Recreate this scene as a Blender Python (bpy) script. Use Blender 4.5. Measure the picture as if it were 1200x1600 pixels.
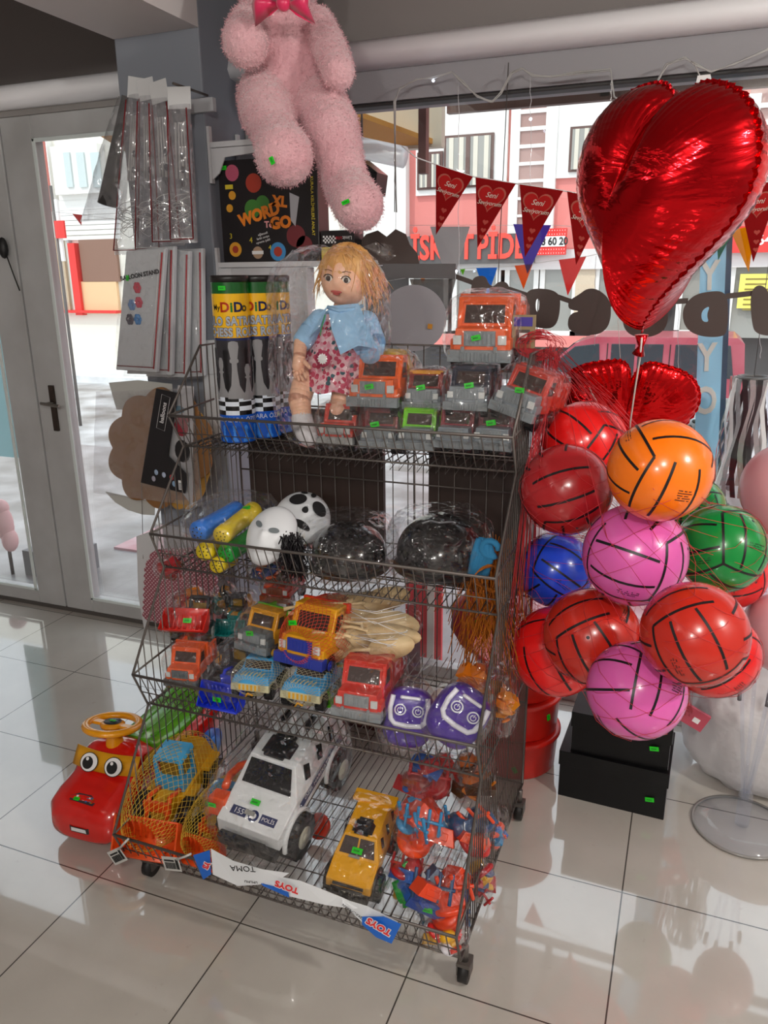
import bpy, bmesh, math, random
from mathutils import Vector, Matrix, Euler, noise
sc = bpy.context.scene
for o in list(bpy.data.objects): bpy.data.objects.remove(o)
COL = sc.collection
PI = math.pi
R = math.radians
# ---------------- camera ----------------
F, PITCH, ROLL, YAW, EYE = 1215.0, 17.0, 0.6, 21.5, 1.6
_p, _y, _r = R(PITCH), R(YAW), R(ROLL)
FW = Vector((-math.sin(_y)*math.cos(_p), math.cos(_y)*math.cos(_p), -math.sin(_p)))
_r0 = Vector((math.cos(_y), math.sin(_y), 0)); _u0 = _r0.cross(FW)
RT = _r0*math.cos(_r) - _u0*math.sin(_r)
UP = _r0*math.sin(_r) + _u0*math.cos(_r)
EYEP = Vector((0, 0, EYE))
cam = bpy.data.objects.new('camera', bpy.data.cameras.new('camera'))
COL.objects.link(cam)
cam.data.sensor_fit = 'VERTICAL'; cam.data.sensor_height = 24.0
cam.data.lens = F/1600*24.0
cam.data.clip_start = 0.05; cam.data.clip_end = 300
m3 = Matrix((RT, UP, -FW)).transposed()
cam.matrix_world = Matrix.Translation(EYEP) @ m3.to_4x4()
sc.camera = cam
# ---------------- world, sun, exposure ----------------
w = bpy.data.worlds.new('sky'); sc.world = w; w.use_nodes = True
bg = w.node_tree.nodes['Background']; bg.inputs[0].default_value = (0.86, 0.93, 1.0, 1); bg.inputs[1].default_value = 2.0
sun = bpy.data.objects.new('sun', bpy.data.lights.new('sun', 'SUN')); COL.objects.link(sun)
sun.data.energy = 1.6; sun.data.angle = R(2); sun.data.color = (1, .96, .9)
sun.rotation_euler = (R(38), 0, R(-25))      # shines away over the shop roof onto the street front
sc.view_settings.view_transform = 'Standard'; sc.view_settings.look = 'None'
sc.view_settings.exposure = 0.0; sc.view_settings.gamma = 1.0
sc.view_settings.use_curve_mapping = False
sc.cycles.transparent_max_bounces = 48; sc.cycles.max_bounces = 10
LAMPS = ((.35, -.75, 80, .05), (-1.9, -.9, 60, .07), (-.4, -2.6, 95, .14), (1.9, .8, 105, .07))  # last lamp, at the right, is added to brighten right-facing sides
for x, y, pw_, r_ in LAMPS:                 # ceiling bulbs of the shop, behind the camera, and the added one beside it
    d = bpy.data.lights.new('bulb_light', 'POINT'); d.energy = pw_; d.shadow_soft_size = r_; d.color = (1, .965, .9)
    o = bpy.data.objects.new('bulb_light', d); COL.objects.link(o); o.location = (x, y, 2.42)
# ---------------- helpers ----------------
def at(px, py, Y):                      # point on the vertical plane y=Y seen at a photo position
    d = FW + RT*((px-600)/F) + UP*((800-py)/F)
    return EYEP + d*(Y/d.y)
def atx(px, py, X):
    d = FW + RT*((px-600)/F) + UP*((800-py)/F)
    return EYEP + d*(X/d.x)
def atz(px, py, Z=0):
    d = FW + RT*((px-600)/F) + UP*((800-py)/F)
    return EYEP + d*((Z-EYE)/d.z)
def mpp(P): return (Vector(P)-EYEP).dot(FW)/F       # metres per photo pixel at a point
def lin(c):
    c = c/255.0
    return c/12.92 if c <= .04045 else ((c+.055)/1.055)**2.4
def rgb(h):
    h = h.lstrip('#')
    return (lin(int(h[0:2], 16)), lin(int(h[2:4], 16)), lin(int(h[4:6], 16)), 1)
MATS = {}
def mat(name, col='#808080', rough=.5, metal=0., **k):
    if name in MATS: return MATS[name]
    m = bpy.data.materials.new(name); m.use_nodes = True; MATS[name] = m
    b = m.node_tree.nodes['Principled BSDF']
    b.inputs['Base Color'].default_value = rgb(col) if isinstance(col, str) else col
    b.inputs['Roughness'].default_value = rough; b.inputs['Metallic'].default_value = metal
    for kk, v in k.items():
        if kk == 'bump': 
            nt = m.node_tree; n = nt.nodes.new('ShaderNodeTexNoise'); n.inputs['Scale'].default_value = v[0]; n.inputs['Detail'].default_value = 4
            tc = nt.nodes.new('ShaderNodeTexCoord'); nt.links.new(tc.outputs['Object'], n.inputs['Vector'])
            bp = nt.nodes.new('ShaderNodeBump'); bp.inputs['Strength'].default_value = v[1]; bp.inputs['Distance'].default_value = v[2]
            nt.links.new(n.outputs['Fac'], bp.inputs['Height']); nt.links.new(bp.outputs['Normal'], b.inputs['Normal'])
        elif kk == 'vary':              # slight colour variation
            nt = m.node_tree; n = nt.nodes.new('ShaderNodeTexNoise'); n.inputs['Scale'].default_value = v[0]; n.inputs['Detail'].default_value = 5
            tc = nt.nodes.new('ShaderNodeTexCoord'); nt.links.new(tc.outputs['Object'], n.inputs['Vector'])
            r = nt.nodes.new('ShaderNodeValToRGB'); r.color_ramp.elements[0].position = .35; r.color_ramp.elements[1].position = .7
            r.color_ramp.elements[0].color = b.inputs['Base Color'].default_value; r.color_ramp.elements[1].color = rgb(v[1])
            nt.links.new(n.outputs['Fac'], r.inputs['Fac']); nt.links.new(r.outputs['Color'], b.inputs['Base Color'])
        elif kk == 'emit':
            b.inputs['Emission Color'].default_value = rgb(v[0]); b.inputs['Emission Strength'].default_value = v[1]
        elif kk == 'sub':
            b.inputs['Subsurface Weight'].default_value = v; b.inputs['Subsurface Radius'].default_value = (.02, .01, .006)
        elif kk == 'trans': b.inputs['Transmission Weight'].default_value = v
        elif kk == 'spec': b.inputs['Specular IOR Level'].default_value = v
        elif kk == 'coat': b.inputs['Coat Weight'].default_value = v
        elif kk == 'sheen': b.inputs['Sheen Weight'].default_value = v
        elif kk == 'alpha': b.inputs['Alpha'].default_value = v
    return m
def clear_mat(name, tint=(.95, .96, .97, 1), gloss=.12, rough=.12, bump=None, milky=0., edge=.6):
    """clear film or pane: mostly straight through, some gloss, more at grazing angles, some milkiness"""
    if name in MATS: return MATS[name]
    m = bpy.data.materials.new(name); m.use_nodes = True; MATS[name] = m
    nt = m.node_tree; nt.nodes.clear(); N = nt.nodes.new; L = nt.links.new
    out = N('ShaderNodeOutputMaterial'); tr = N('ShaderNodeBsdfTransparent'); tr.inputs[0].default_value = tint
    gl = N('ShaderNodeBsdfGlossy'); gl.inputs['Roughness'].default_value = rough; gl.inputs[0].default_value = (1, 1, 1, 1)
    lw = N('ShaderNodeLayerWeight'); lw.inputs['Blend'].default_value = .25
    mr = N('ShaderNodeMapRange'); mr.inputs['To Min'].default_value = gloss; mr.inputs['To Max'].default_value = edge
    L(lw.outputs['Facing'], mr.inputs['Value'])
    mx = N('ShaderNodeMixShader'); L(mr.outputs[0], mx.inputs[0]); L(tr.outputs[0], mx.inputs[1]); L(gl.outputs[0], mx.inputs[2])
    last = mx
    if milky:
        df = N('ShaderNodeBsdfTranslucent'); df.inputs[0].default_value = (.9, .9, .92, 1)
        d2 = N('ShaderNodeBsdfDiffuse'); d2.inputs[0].default_value = (.85, .86, .88, 1)
        a = N('ShaderNodeAddShader'); mm = N('ShaderNodeMixShader'); mm.inputs[0].default_value = .5
        L(df.outputs[0], mm.inputs[1]); L(d2.outputs[0], mm.inputs[2])
        m2 = N('ShaderNodeMixShader'); m2.inputs[0].default_value = milky
        L(mx.outputs[0], m2.inputs[1]); L(mm.outputs[0], m2.inputs[2]); last = m2
    if bump:
        tc = N('ShaderNodeTexCoord')
        nz = N('ShaderNodeTexNoise'); nz.inputs['Scale'].default_value = bump[0]*.5; nz.inputs['Detail'].default_value = 2; L(tc.outputs['Object'], nz.inputs['Vector'])
        vm = N('ShaderNodeVectorMath'); vm.operation = 'MULTIPLY_ADD'; L(nz.outputs['Color'], vm.inputs[0]); vm.inputs[1].default_value = (.09, .09, .09); L(tc.outputs['Object'], vm.inputs[2])
        v = N('ShaderNodeTexVoronoi'); v.feature = 'SMOOTH_F1'; v.inputs['Scale'].default_value = bump[0]; L(vm.outputs[0], v.inputs['Vector'])
        bp = N('ShaderNodeBump'); bp.inputs['Strength'].default_value = bump[1]; bp.inputs['Distance'].default_value = bump[2]
        L(v.outputs[0], bp.inputs['Height']); L(bp.outputs[0], gl.inputs['Normal']); L(bp.outputs[0], lw.inputs['Normal'])
    L(last.outputs[0], out.inputs[0])
    return m
def BAG(): return clear_mat('clear_crinkled_film', (.988, .988, .988, 1), .05, .08, (30, 1., .02), .012, .40)
class MB:
    """collects shapes with material slots into one mesh"""
    def __init__(s): s.v = []; s.f = []; s.m = []; s.mats = []; s.sm = []
    def slot(s, m):
        if m not in s.mats: s.mats.append(m)
        return s.mats.index(m)
    def add(s, vs, fs, m, M=None, smooth=False):
        b = len(s.v); k = s.slot(m)
        s.v += [(M @ Vector(v) if M else Vector(v)) for v in vs]
        for f in fs: s.f.append([b+i for i in f]); s.m.append(k); s.sm.append(smooth)
        return s
    def box(s, lo, hi, m, M=None, taper=None, ty=None):
        (x0, y0, z0), (x1, y1, z1) = lo, hi
        vs = [(x0, y0, z0), (x1, y0, z0), (x1, y1, z0), (x0, y1, z0), (x0, y0, z1), (x1, y0, z1), (x1, y1, z1), (x0, y1, z1)]
        if taper or ty:                         # shrink top in x (taper) and front/back (ty=(front,back))
            cx = (x0+x1)/2; t = taper or 0; a, c = ty or (0, 0)
            top = [(x0+t, y0+a), (x1-t, y0+a), (x1-t, y1-c), (x0+t, y1-c)]
            for i, (xx, yy) in enumerate(top): vs[4+i] = (xx, yy, z1)
        return s.add(vs, [(0, 3, 2, 1), (4, 5, 6, 7), (0, 1, 5, 4), (1, 2, 6, 5), (2, 3, 7, 6), (3, 0, 4, 7)], m, M)
    def prism(s, poly, d, m, M=None, smooth=False):   # poly in XZ, extruded along +Y by d
        n = len(poly)
        vs = [(x, 0, z) for x, z in poly]+[(x, d, z) for x, z in poly]
        fs = [list(range(n)), list(range(2*n-1, n-1, -1))]+[(i, i+n, (i+1) % n+n, (i+1) % n) for i in range(n)]
        return s.add(vs, fs, m, M, smooth)
    def lathe(s, prof, m, M=None, n=24, smooth=True, caps=True):   # prof (r,z) around Z
        vs = []; fs = []
        for r, z in prof:
            for k in range(n): a = 2*PI*k/n; vs.append((r*math.cos(a), r*math.sin(a), z))
        for i in range(len(prof)-1):
            for k in range(n):
                a = i*n+k; b = i*n+(k+1) % n
                fs.append((a, b, b+n, a+n))
        if caps:
            if prof[0][0] > 1e-5: fs.append(list(range(n-1, -1, -1)))
            if prof[-1][0] > 1e-5: fs.append([(len(prof)-1)*n+k for k in range(n)])
        return s.add(vs, fs, m, M, smooth)
    def cyl(s, p0, p1, r0, m, r1=None, n=16, M=None, smooth=True):
        p0, p1 = Vector(p0), Vector(p1); d = p1-p0; r1 = r0 if r1 is None else r1
        q = d.to_track_quat('Z', 'Y').to_matrix().to_4x4(); q = Matrix.Translation(p0) @ q
        return s.lathe([(r0, 0), (r1, d.length)], m, (M @ q) if M else q, n, smooth)
    def tube(s, pts, r, m, n=6, closed=False, M=None, r1=None):
        pts = [Vector(p) for p in pts]; N = len(pts); vs = []; fs = []
        prev = None
        for i, p in enumerate(pts):
            a = pts[i-1] if (i > 0 or closed) else p; b = pts[(i+1) % N] if (i < N-1 or closed) else p
            t = (b-a); t = t.normalized() if t.length > 1e-9 else Vector((0, 0, 1))
            if prev is None:
                u = t.orthogonal().normalized()
            else:
                u = prev-t*prev.dot(t); u = u.normalized() if u.length > 1e-6 else t.orthogonal().normalized()
            prev = u; w_ = t.cross(u)
            rr = r if r1 is None else r+(r1-r)*i/max(1, N-1)
            if isinstance(r, (list, tuple)): rr = r[i]
            for k in range(n):
                an = 2*PI*k/n; vs.append(p+(u*math.cos(an)+w_*math.sin(an))*rr)
        for i in range(N if closed else N-1):
            for k in range(n):
                a = i*n+k; b = i*n+(k+1) % n; j = (i+1) % N
                fs.append((a, b, j*n+(k+1) % n, j*n+k))
        if not closed: fs.append(list(range(n-1, -1, -1))); fs.append([(N-1)*n+k for k in range(n)])
        return s.add(vs, fs, m, M, True)
    def ball(s, c, r, m, n=20, M=None, fn=None):
        vs = []; fs = []; h = n//2; rr = r if isinstance(r, (tuple, list)) else (r, r, r)
        for i in range(h+1):
            th = PI*i/h
            for k in range(n):
                a = 2*PI*k/n; p = Vector((math.sin(th)*math.cos(a), math.sin(th)*math.sin(a), math.cos(th)))
                if fn: p = fn(p)
                vs.append((c[0]+p.x*rr[0], c[1]+p.y*rr[1], c[2]+p.z*rr[2]))
        for i in range(h):
            for k in range(n):
                a = i*n+k; b = i*n+(k+1) % n
                fs.append((a, a+n, b+n, b))
        return s.add(vs, fs, m, M, True)
    def build(s, name, parent=None, bevel=0, seg=2, sub=0, merge=False):
        me = bpy.data.meshes.new(name); me.from_pydata([tuple(v) for v in s.v], [], s.f)
        for m in s.mats: me.materials.append(m)
        me.polygons.foreach_set('material_index', s.m); me.polygons.foreach_set('use_smooth', s.sm)
        if merge:
            bm = bmesh.new(); bm.from_mesh(me); bmesh.ops.remove_doubles(bm, verts=bm.verts, dist=1e-5)
            bmesh.ops.recalc_face_normals(bm, faces=bm.faces); bm.to_mesh(me); bm.free()
        me.update()
        o = bpy.data.objects.new(name, me); COL.objects.link(o)
        if parent: o.parent = parent
        if bevel:
            b = o.modifiers.new('bevel', 'BEVEL'); b.width = bevel; b.segments = seg; b.limit_method = 'ANGLE'; b.angle_limit = R(40)
        if sub:
            b = o.modifiers.new('sub', 'SUBSURF'); b.levels = sub; b.render_levels = sub
        return o
def tag(o, label=None, cat=None, group=None, kind=None):
    if label: o['label'] = label
    if cat: o['category'] = cat
    if group: o['group'] = group
    if kind: o['kind'] = kind
    return o
def empty(name, loc, rot=(0, 0, 0), label=None, cat=None, group=None, scale=1):
    o = bpy.data.objects.new(name, None); COL.objects.link(o); o.location = loc; o.rotation_euler = rot
    o.scale = (scale,)*3; o.empty_display_size = .05
    return tag(o, label, cat, group)
def struct(mb, name, **k): o = mb.build(name, **k); o['kind'] = 'structure'; return o
_txt = {}
def text_mesh(s, size, ext=.0005, bold=0., align='CENTER', spacing=1., shear=0.):
    cu = bpy.data.curves.new('t', 'FONT'); cu.body = s; cu.size = size; cu.extrude = ext; cu.offset = bold
    cu.align_x = align; cu.align_y = 'CENTER'; cu.space_character = spacing; cu.shear = shear; cu.resolution_u = 3
    o = bpy.data.objects.new('t', cu); COL.objects.link(o)
    bpy.context.view_layer.update()
    me = bpy.data.meshes.new_from_object(o.evaluated_get(bpy.context.evaluated_depsgraph_get()))
    vs = [v.co.copy() for v in me.vertices]; fs = [list(p.vertices) for p in me.polygons]
    bpy.data.objects.remove(o); bpy.data.curves.remove(cu); bpy.data.meshes.remove(me)
    return vs, fs
def add_text(mb, s, size, m, M, ext=.0005, bold=0., align='CENTER', spacing=1., shear=0., xs=1., warp=None, fit=None):
    """text upright in local XZ facing -Y (M maps it)"""
    vs, fs = text_mesh(s, size, ext, bold, align, spacing, shear)
    if fit: xs = fit/(max(v.x for v in vs)-min(v.x for v in vs))
    vs = [Vector((v.x*xs, -v.z, v.y)) for v in vs]
    if warp: vs = [warp(v) for v in vs]
    mb.add(vs, fs, m, M)
def T(x, y, z): return Matrix.Translation((x, y, z))
def RX(a): return Matrix.Rotation(R(a), 4, 'X')
def RY(a): return Matrix.Rotation(R(a), 4, 'Y')
def RZ(a): return Matrix.Rotation(R(a), 4, 'Z')
GREEN = mat('green_price_sticker', '#14c814', .5)
INK = mat('black_ink', '#101010', .6)
def sticker(parent, p, M=None, s=.012):
    b = MB(); b.box((-s, -.0012, -s*.55), (s, 0, s*.55), GREEN)
    b.box((-s*.7, -.0016, -s*.2), (s*.5, -.0011, s*.15), mat('sticker_print', '#0c8a10', .5))
    o = b.build('price_sticker', parent)
    o.matrix_local = T(*p) @ (M or Matrix()); o['label'] = 'small green price sticker'
    return o
def add_bag(parent, lo, hi, seed=0, tail=None, pw=3.2, n=26, amp=.05, name='plastic_bag', label='crinkled clear plastic bag'):
    """film shell round the box lo..hi in the thing's own space; tail = gathered top point"""
    rnd = random.Random(seed); lo, hi = Vector(lo), Vector(hi); c = (lo+hi)/2; h = (hi-lo)/2
    off = Vector((rnd.random()*50, rnd.random()*50, rnd.random()*50)); av = (h.x+h.y+h.z)/3
    def fn(p):
        e = (abs(p.x)**pw+abs(p.y)**pw+abs(p.z)**pw)**(1/pw); q = p/e
        k = noise.noise(q*3.1+off)+.6*noise.noise(q*8+off)
        return q*(1+amp*k)
    b = MB(); b.ball((0, 0, 0), 1, BAG(), n=n, fn=fn)
    for i, v in enumerate(b.v):
        q = Vector((v.x*h.x, v.y*h.y, v.z*h.z))+c
        if tail is not None:
            t = Vector(tail); d = max(0, v.z)**2.5
            q = q.lerp(t, min(.93, d*.85))
        b.v[i] = q
    if tail is not None:                       # flared gathered end
        t = Vector(tail)
        vs = [t]; k = 14
        for i in range(k):
            a = 2*PI*i/k; rr = av*.38*(1+.5*rnd.random()); vs.append(t+Vector((math.cos(a)*rr, math.sin(a)*rr, av*.45*(.6+rnd.random()*.8))))
        b.add(vs, [(0, i+1, (i+1) % k+1) for i in range(k)], BAG(), smooth=True)
    o = b.build(name, parent); o['label'] = label
    return o
# ================= the room =================
WY = 2.76                     # storefront plane
def tile_floor():
    m = bpy.data.materials.new('polished_floor_tiles'); m.use_nodes = True; nt = m.node_tree; N = nt.nodes.new; L = nt.links.new
    b = nt.nodes['Principled BSDF']
    tc = N('ShaderNodeTexCoord'); sep = N('ShaderNodeSeparateXYZ'); L(tc.outputs['Object'], sep.inputs[0])
    def line(sock, o):
        a = N('ShaderNodeMath'); a.operation = 'SUBTRACT'; L(sock, a.inputs[0]); a.inputs[1].default_value = o
        d = N('ShaderNodeMath'); d.operation = 'DIVIDE'; L(a.outputs[0], d.inputs[0]); d.inputs[1].default_value = .455
        r = N('ShaderNodeMath'); r.operation = 'ROUND'; L(d.outputs[0], r.inputs[0])
        s_ = N('ShaderNodeMath'); s_.operation = 'SUBTRACT'; L(d.outputs[0], s_.inputs[0]); L(r.outputs[0], s_.inputs[1])
        ab = N('ShaderNodeMath'); ab.operation = 'ABSOLUTE'; L(s_.outputs[0], ab.inputs[0])
        lt = N('ShaderNodeMath'); lt.operation = 'LESS_THAN'; L(ab.outputs[0], lt.inputs[0]); lt.inputs[1].default_value = .0042
        fl = N('ShaderNodeMath'); fl.operation = 'FLOOR'; L(d.outputs[0], fl.inputs[0])
        return lt, r
    lx, rx = line(sep.outputs['X'], -.037); ly, ry = line(sep.outputs['Y'], 1.36)
    mxx = N('ShaderNodeMath'); mxx.operation = 'MAXIMUM'; L(lx.outputs[0], mxx.inputs[0]); L(ly.outputs[0], mxx.inputs[1])
    n1 = N('ShaderNodeTexNoise'); n1.inputs['Scale'].default_value = 2.4; n1.inputs['Detail'].default_value = 6; L(tc.outputs['Object'], n1.inputs['Vector'])
    rp = N('ShaderNodeValToRGB'); rp.color_ramp.elements[0].color = rgb('#b0aba2'); rp.color_ramp.elements[1].color = rgb('#c4beb6')
    rp.color_ramp.elements[0].position = .3; rp.color_ramp.elements[1].position = .7; L(n1.outputs['Fac'], rp.inputs[0])
    # dusty specks
    n2 = N('ShaderNodeTexNoise'); n2.inputs['Scale'].default_value = 26; n2.inputs['Detail'].default_value = 5; L(tc.outputs['Object'], n2.inputs['Vector'])
    r2 = N('ShaderNodeMapRange'); r2.inputs['From Min'].default_value = .68; r2.inputs['From Max'].default_value = .78; r2.inputs['To Max'].default_value = .35; L(n2.outputs['Fac'], r2.inputs[0])
    m0 = N('ShaderNodeMix'); m0.data_type = 'RGBA'; L(r2.outputs[0], m0.inputs[0]); L(rp.outputs[0], m0.inputs[6]); m0.inputs[7].default_value = rgb('#9c9284')
    m1 = N('ShaderNodeMix'); m1.data_type = 'RGBA'; L(mxx.outputs[0], m1.inputs[0]); L(m0.outputs[2], m1.inputs[6]); m1.inputs[7].default_value = rgb('#3b3530')
    L(m1.outputs[2], b.inputs['Base Color'])
    ro = N('ShaderNodeMapRange'); ro.inputs['To Min'].default_value = .12; ro.inputs['To Max'].default_value = .7; L(mxx.outputs[0], ro.inputs[0]); L(ro.outputs[0], b.inputs['Roughness'])
    b.inputs['Coat Weight'].default_value = 1.0; b.inputs['Coat IOR'].default_value = 1.9; b.inputs['Coat Roughness'].default_value = .03
    bp = N('ShaderNodeBump'); bp.inputs['Strength'].default_value = .04; bp.inputs['Distance'].default_value = .004
    n3 = N('ShaderNodeTexNoise'); n3.inputs['Scale'].default_value = 7; L(tc.outputs['Object'], n3.inputs['Vector']); L(n3.outputs['Fac'], bp.inputs['Height']); L(bp.outputs[0], b.inputs['Normal'])
    return m
XL, XR, YB, CZ = -4.2, 2.6, -3.5, 2.72
b = MB(); b.box((XL, YB, -.1), (XR, WY+.06, 0), tile_floor()); struct(b, 'floor')
wallm = mat('grey_painted_wall', '#a39d9e', .75, bump=(30, .08, .002))
wallg = mat('column_paint_window_tint', '#858a93', .7, bump=(20, .08, .002))  # column paint with the bluish cast of the window light put in
dark = mat('fascia_backlit_shade', '#77716f', .7)  # backlit shade of the wall above the glazing, put into its colour
white = mat('white_frame_paint', '#c2c3c3', .38, vary=(4, '#b0b0af'))
trimw = mat('white_cornice', '#f0eff2', .5)
b = MB(); b.box((XL, YB, CZ), (XR, WY+.2, CZ+.1), mat('ceiling_paint', '#8d8884', .8)); struct(b, 'ceiling')
b = MB(); b.box((XL-.1, YB, 0), (XL, WY, CZ), wallm); struct(b, 'wall_left')
b = MB(); b.box((XR, YB, 0), (XR+.1, WY, CZ), wallm); struct(b, 'wall_right')
b = MB(); b.box((XL, YB-.1, 0), (XR, YB, CZ), wallm); struct(b, 'wall_back')
# front wall: header over glazing, piece between column and shop window
HZ = 2.165
b = MB(); b.box((XL, WY, 2.33), (XR, WY+.22, CZ), dark); struct(b, 'wall_front')
b = MB(); b.box((-1.625, WY-.01, HZ), (XR, WY+.16, 2.33), mat('grey_header_panel', '#878589', .6, bump=(60, .25, .003))); struct(b, 'trim_1')
b = MB()     # rounded cornice in front of the header
prof = [(0, 2.335), (-.05, 2.345), (-.085, 2.325), (-.095, 2.295), (-.08, 2.27), (-.03, 2.262), (0, 2.262)]
for x0, x1, nm in ((-1.625, XR, 'trim_2'), (XL, -1.975, 'trim_3')):
    b = MB(); b.prism([(y, z) for y, z in prof], x1-x0, trimw, T(x0, WY, 0) @ Matrix(((0, 1, 0, 0), (1, 0, 0, 0), (0, 0, 1, 0), (0, 0, 0, 1))), True)
    struct(b, nm)
b = MB(); b.box((-1.97, 2.5, 0), (-1.625, WY+.2, CZ), wallg)
struct(b, 'wall_column', bevel=.006)
b = MB(); b.box((-1.97, YB, 2.385), (-1.625, 2.5, CZ), mat('beam_paint', '#d2cdcc', .75)); struct(b, 'ceiling_beam')
GL = clear_mat('window_glass', (.97, .985, .985, 1), .03, .015, None, .0, .3)
# shop window
b = MB()
b.box((-1.625, WY, 0), (-1.585, WY+.06, HZ), white); b.box((XR-.05, WY, 0), (XR, WY+.06, HZ), white)
b.box((-1.625, WY, 0), (XR, WY+.06, .05), white); b.box((-1.625, WY, HZ-.012), (XR, WY+.06, HZ), mat('dark_gasket', '#2c2a2a', .6))
wf = struct(b, 'window_1', bevel=.004)
b = MB(); b.box((-1.585, WY+.026, .05), (XR-.05, WY+.034, HZ-.012), GL); g = b.build('glass_pane', wf)
# door: two leaves
def leaf(x0, x1, name, sl=.12, sr=.12):
    e = empty(name, (x0, WY, 0)); e['kind'] = 'structure'; wd = x1-x0
    b = MB(); z0, z1 = .02, 2.24; g0, g1 = .085, 2.152
    b.box((0, 0, z0), (sl, .06, z1), white); b.box((wd-sr, 0, z0), (wd, .06, z1), white)
    b.box((sl, 0, z0), (wd-sr, .06, g0), white); b.box((sl, 0, g1), (wd-sr, .06, z1), white)
    # glazing bead
    for a, c in (((sl, -.008, g0), (sl+.018, .0, g1)), ((wd-sr-.018, -.008, g0), (wd-sr, 0, g1)), ((sl, -.008, g0), (wd-sr, 0, g0+.016)), ((sl, -.008, g1-.016), (wd-sr, 0, g1))):
        b.box(a, c, mat('pale_glazing_bead', '#dfe8e6', .35))
    b.build('door_frame', e, bevel=.004)
    b = MB(); b.box((sl, .026, g0), (wd-sr, .034, g1), GL); b.build('glass_pane', e)
    return e
d1 = leaf(-2.80, -1.97, 'door_1', .165, .09)
d2 = leaf(-3.85, -2.81, 'door_2', .12, .165)
b = MB(); hp = at(83, 640, WY-.012)-Vector((-2.80, WY, 0))
hm = mat('worn_brass', '#8d8a82', .35, .9)
b.box((hp.x-.014, -.012, hp.z-.1), (hp.x+.014, 0, hp.z+.11), mat('dark_bronze', '#4d443d', .4, .8)); 
b.cyl((hp.x, 0, hp.z+.03), (hp.x, -.05, hp.z+.03), .008, hm); b.tube([(hp.x-.035, -.045, hp.z+.032), (hp.x, -.05, hp.z+.03), (hp.x+.075, -.05, hp.z+.024)], .008, hm, 8)
b.build('door_handle', d1, bevel=.002)
b = MB(); hp = at(6, 395, WY-.03)-Vector((-3.85, WY, 0))      # lock with a dark key fob hanging
b.ball((hp.x, -.03, hp.z+.02), (.022, .02, .045), mat('black_rubber', '#181616', .5), 14); b.tube([(hp.x+.01, -.03, hp.z), (hp.x+.03, -.02, hp.z-.1), (hp.x+.045, -.015, hp.z-.16)], .003, INK, 5)
b.build('key_fob', d2)
b = MB(); b.box((XL, WY+.0, 0), (-1.97, WY+.1, .02), mat('threshold', '#6d6965', .4, .6)); struct(b, 'trim_4')
b = MB(); b.box((XL, WY-.005, 2.24), (-1.97, WY+.08, 2.335), mat('door_head', '#96928f', .6)); struct(b, 'trim_5')
b = MB(); b.box((XL, WY, 0), (-3.86, WY+.08, 2.24), white); struct(b, 'trim_6')
# ================= wire display rack =================
RX0, RX1, RYB = -1.29, -.36, 2.05
wire = mat('grey_wire', '#625c58', .42, .45)
TOP = (1.88, 1.414)
RIM = [(1.71, 1.245), (1.587, .95), (1.46, .60), (1.32, .205)]
BOT = [(1.765, 1.15), (1.63, .84), (1.507, .485), (1.36, .10)]
rack = empty('wire_display_rack', ((RX0+RX1)/2, 1.7, 0), label='tall four-tier wire basket rack on castors, filled with bagged toys', cat='display rack')
RO = Matrix.Translation(-Vector(((RX0+RX1)/2, 1.7, 0)))
prof = [TOP]
for r_, b_ in zip(RIM, BOT): prof += [r_, b_]
def crossings(y):
    zs = []
    for (y0, z0), (y1, z1) in zip(prof, prof[1:]):
        if (y0-y)*(y1-y) <= 0 and y0 != y1: zs.append(z0+(z1-z0)*(y-y0)/(y1-y0))
    return sorted(zs)
for nm, X in (('left_side_grid', RX0), ('right_side_grid', RX1)):
    b = MB()
    b.tube([(X, RYB, 1.414)]+[(X, y, z) for y, z in prof]+[(X, RYB, .10)], .0036, wire, 8, True, RO)
    y = 1.40
    while y < RYB-.01:
        if y > prof[0][0]-.0: zs = [.10, 1.414]
        else:
            c = crossings(y); zs = [.10]+[z for z in c if z > .11]
            if len(zs) % 2: zs = zs[:-1]
        for a, c_ in zip(zs[::2], zs[1::2]):
            if c_-a > .03: b.tube([(X, y, a), (X, y, c_)], .0017, wire, 5, False, RO)
        y += .0285 if X == RX0 else .021
    for (y, z) in RIM: b.tube([(X, y, z), (X, min(y+.22, RYB), z+.012)], .003, wire, 6, False, RO)
    for (y, z) in BOT: b.tube([(X, y, z), (X, RYB, z)], .003, wire, 6, False, RO)
    b.build(nm, rack)
b = MB()
x = RX0
while x <= RX1+.001:
    b.tube([(x, RYB, .10), (x, RYB, 1.414)], .0017, wire, 5, False, RO); x += .0465
for z in (.1, .38, .72, 1.02, 1.23, 1.414): b.tube([(RX0, RYB, z), (RX1, RYB, z)], .0028, wire, 6, False, RO)
b.build('back_grid', rack)
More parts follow.
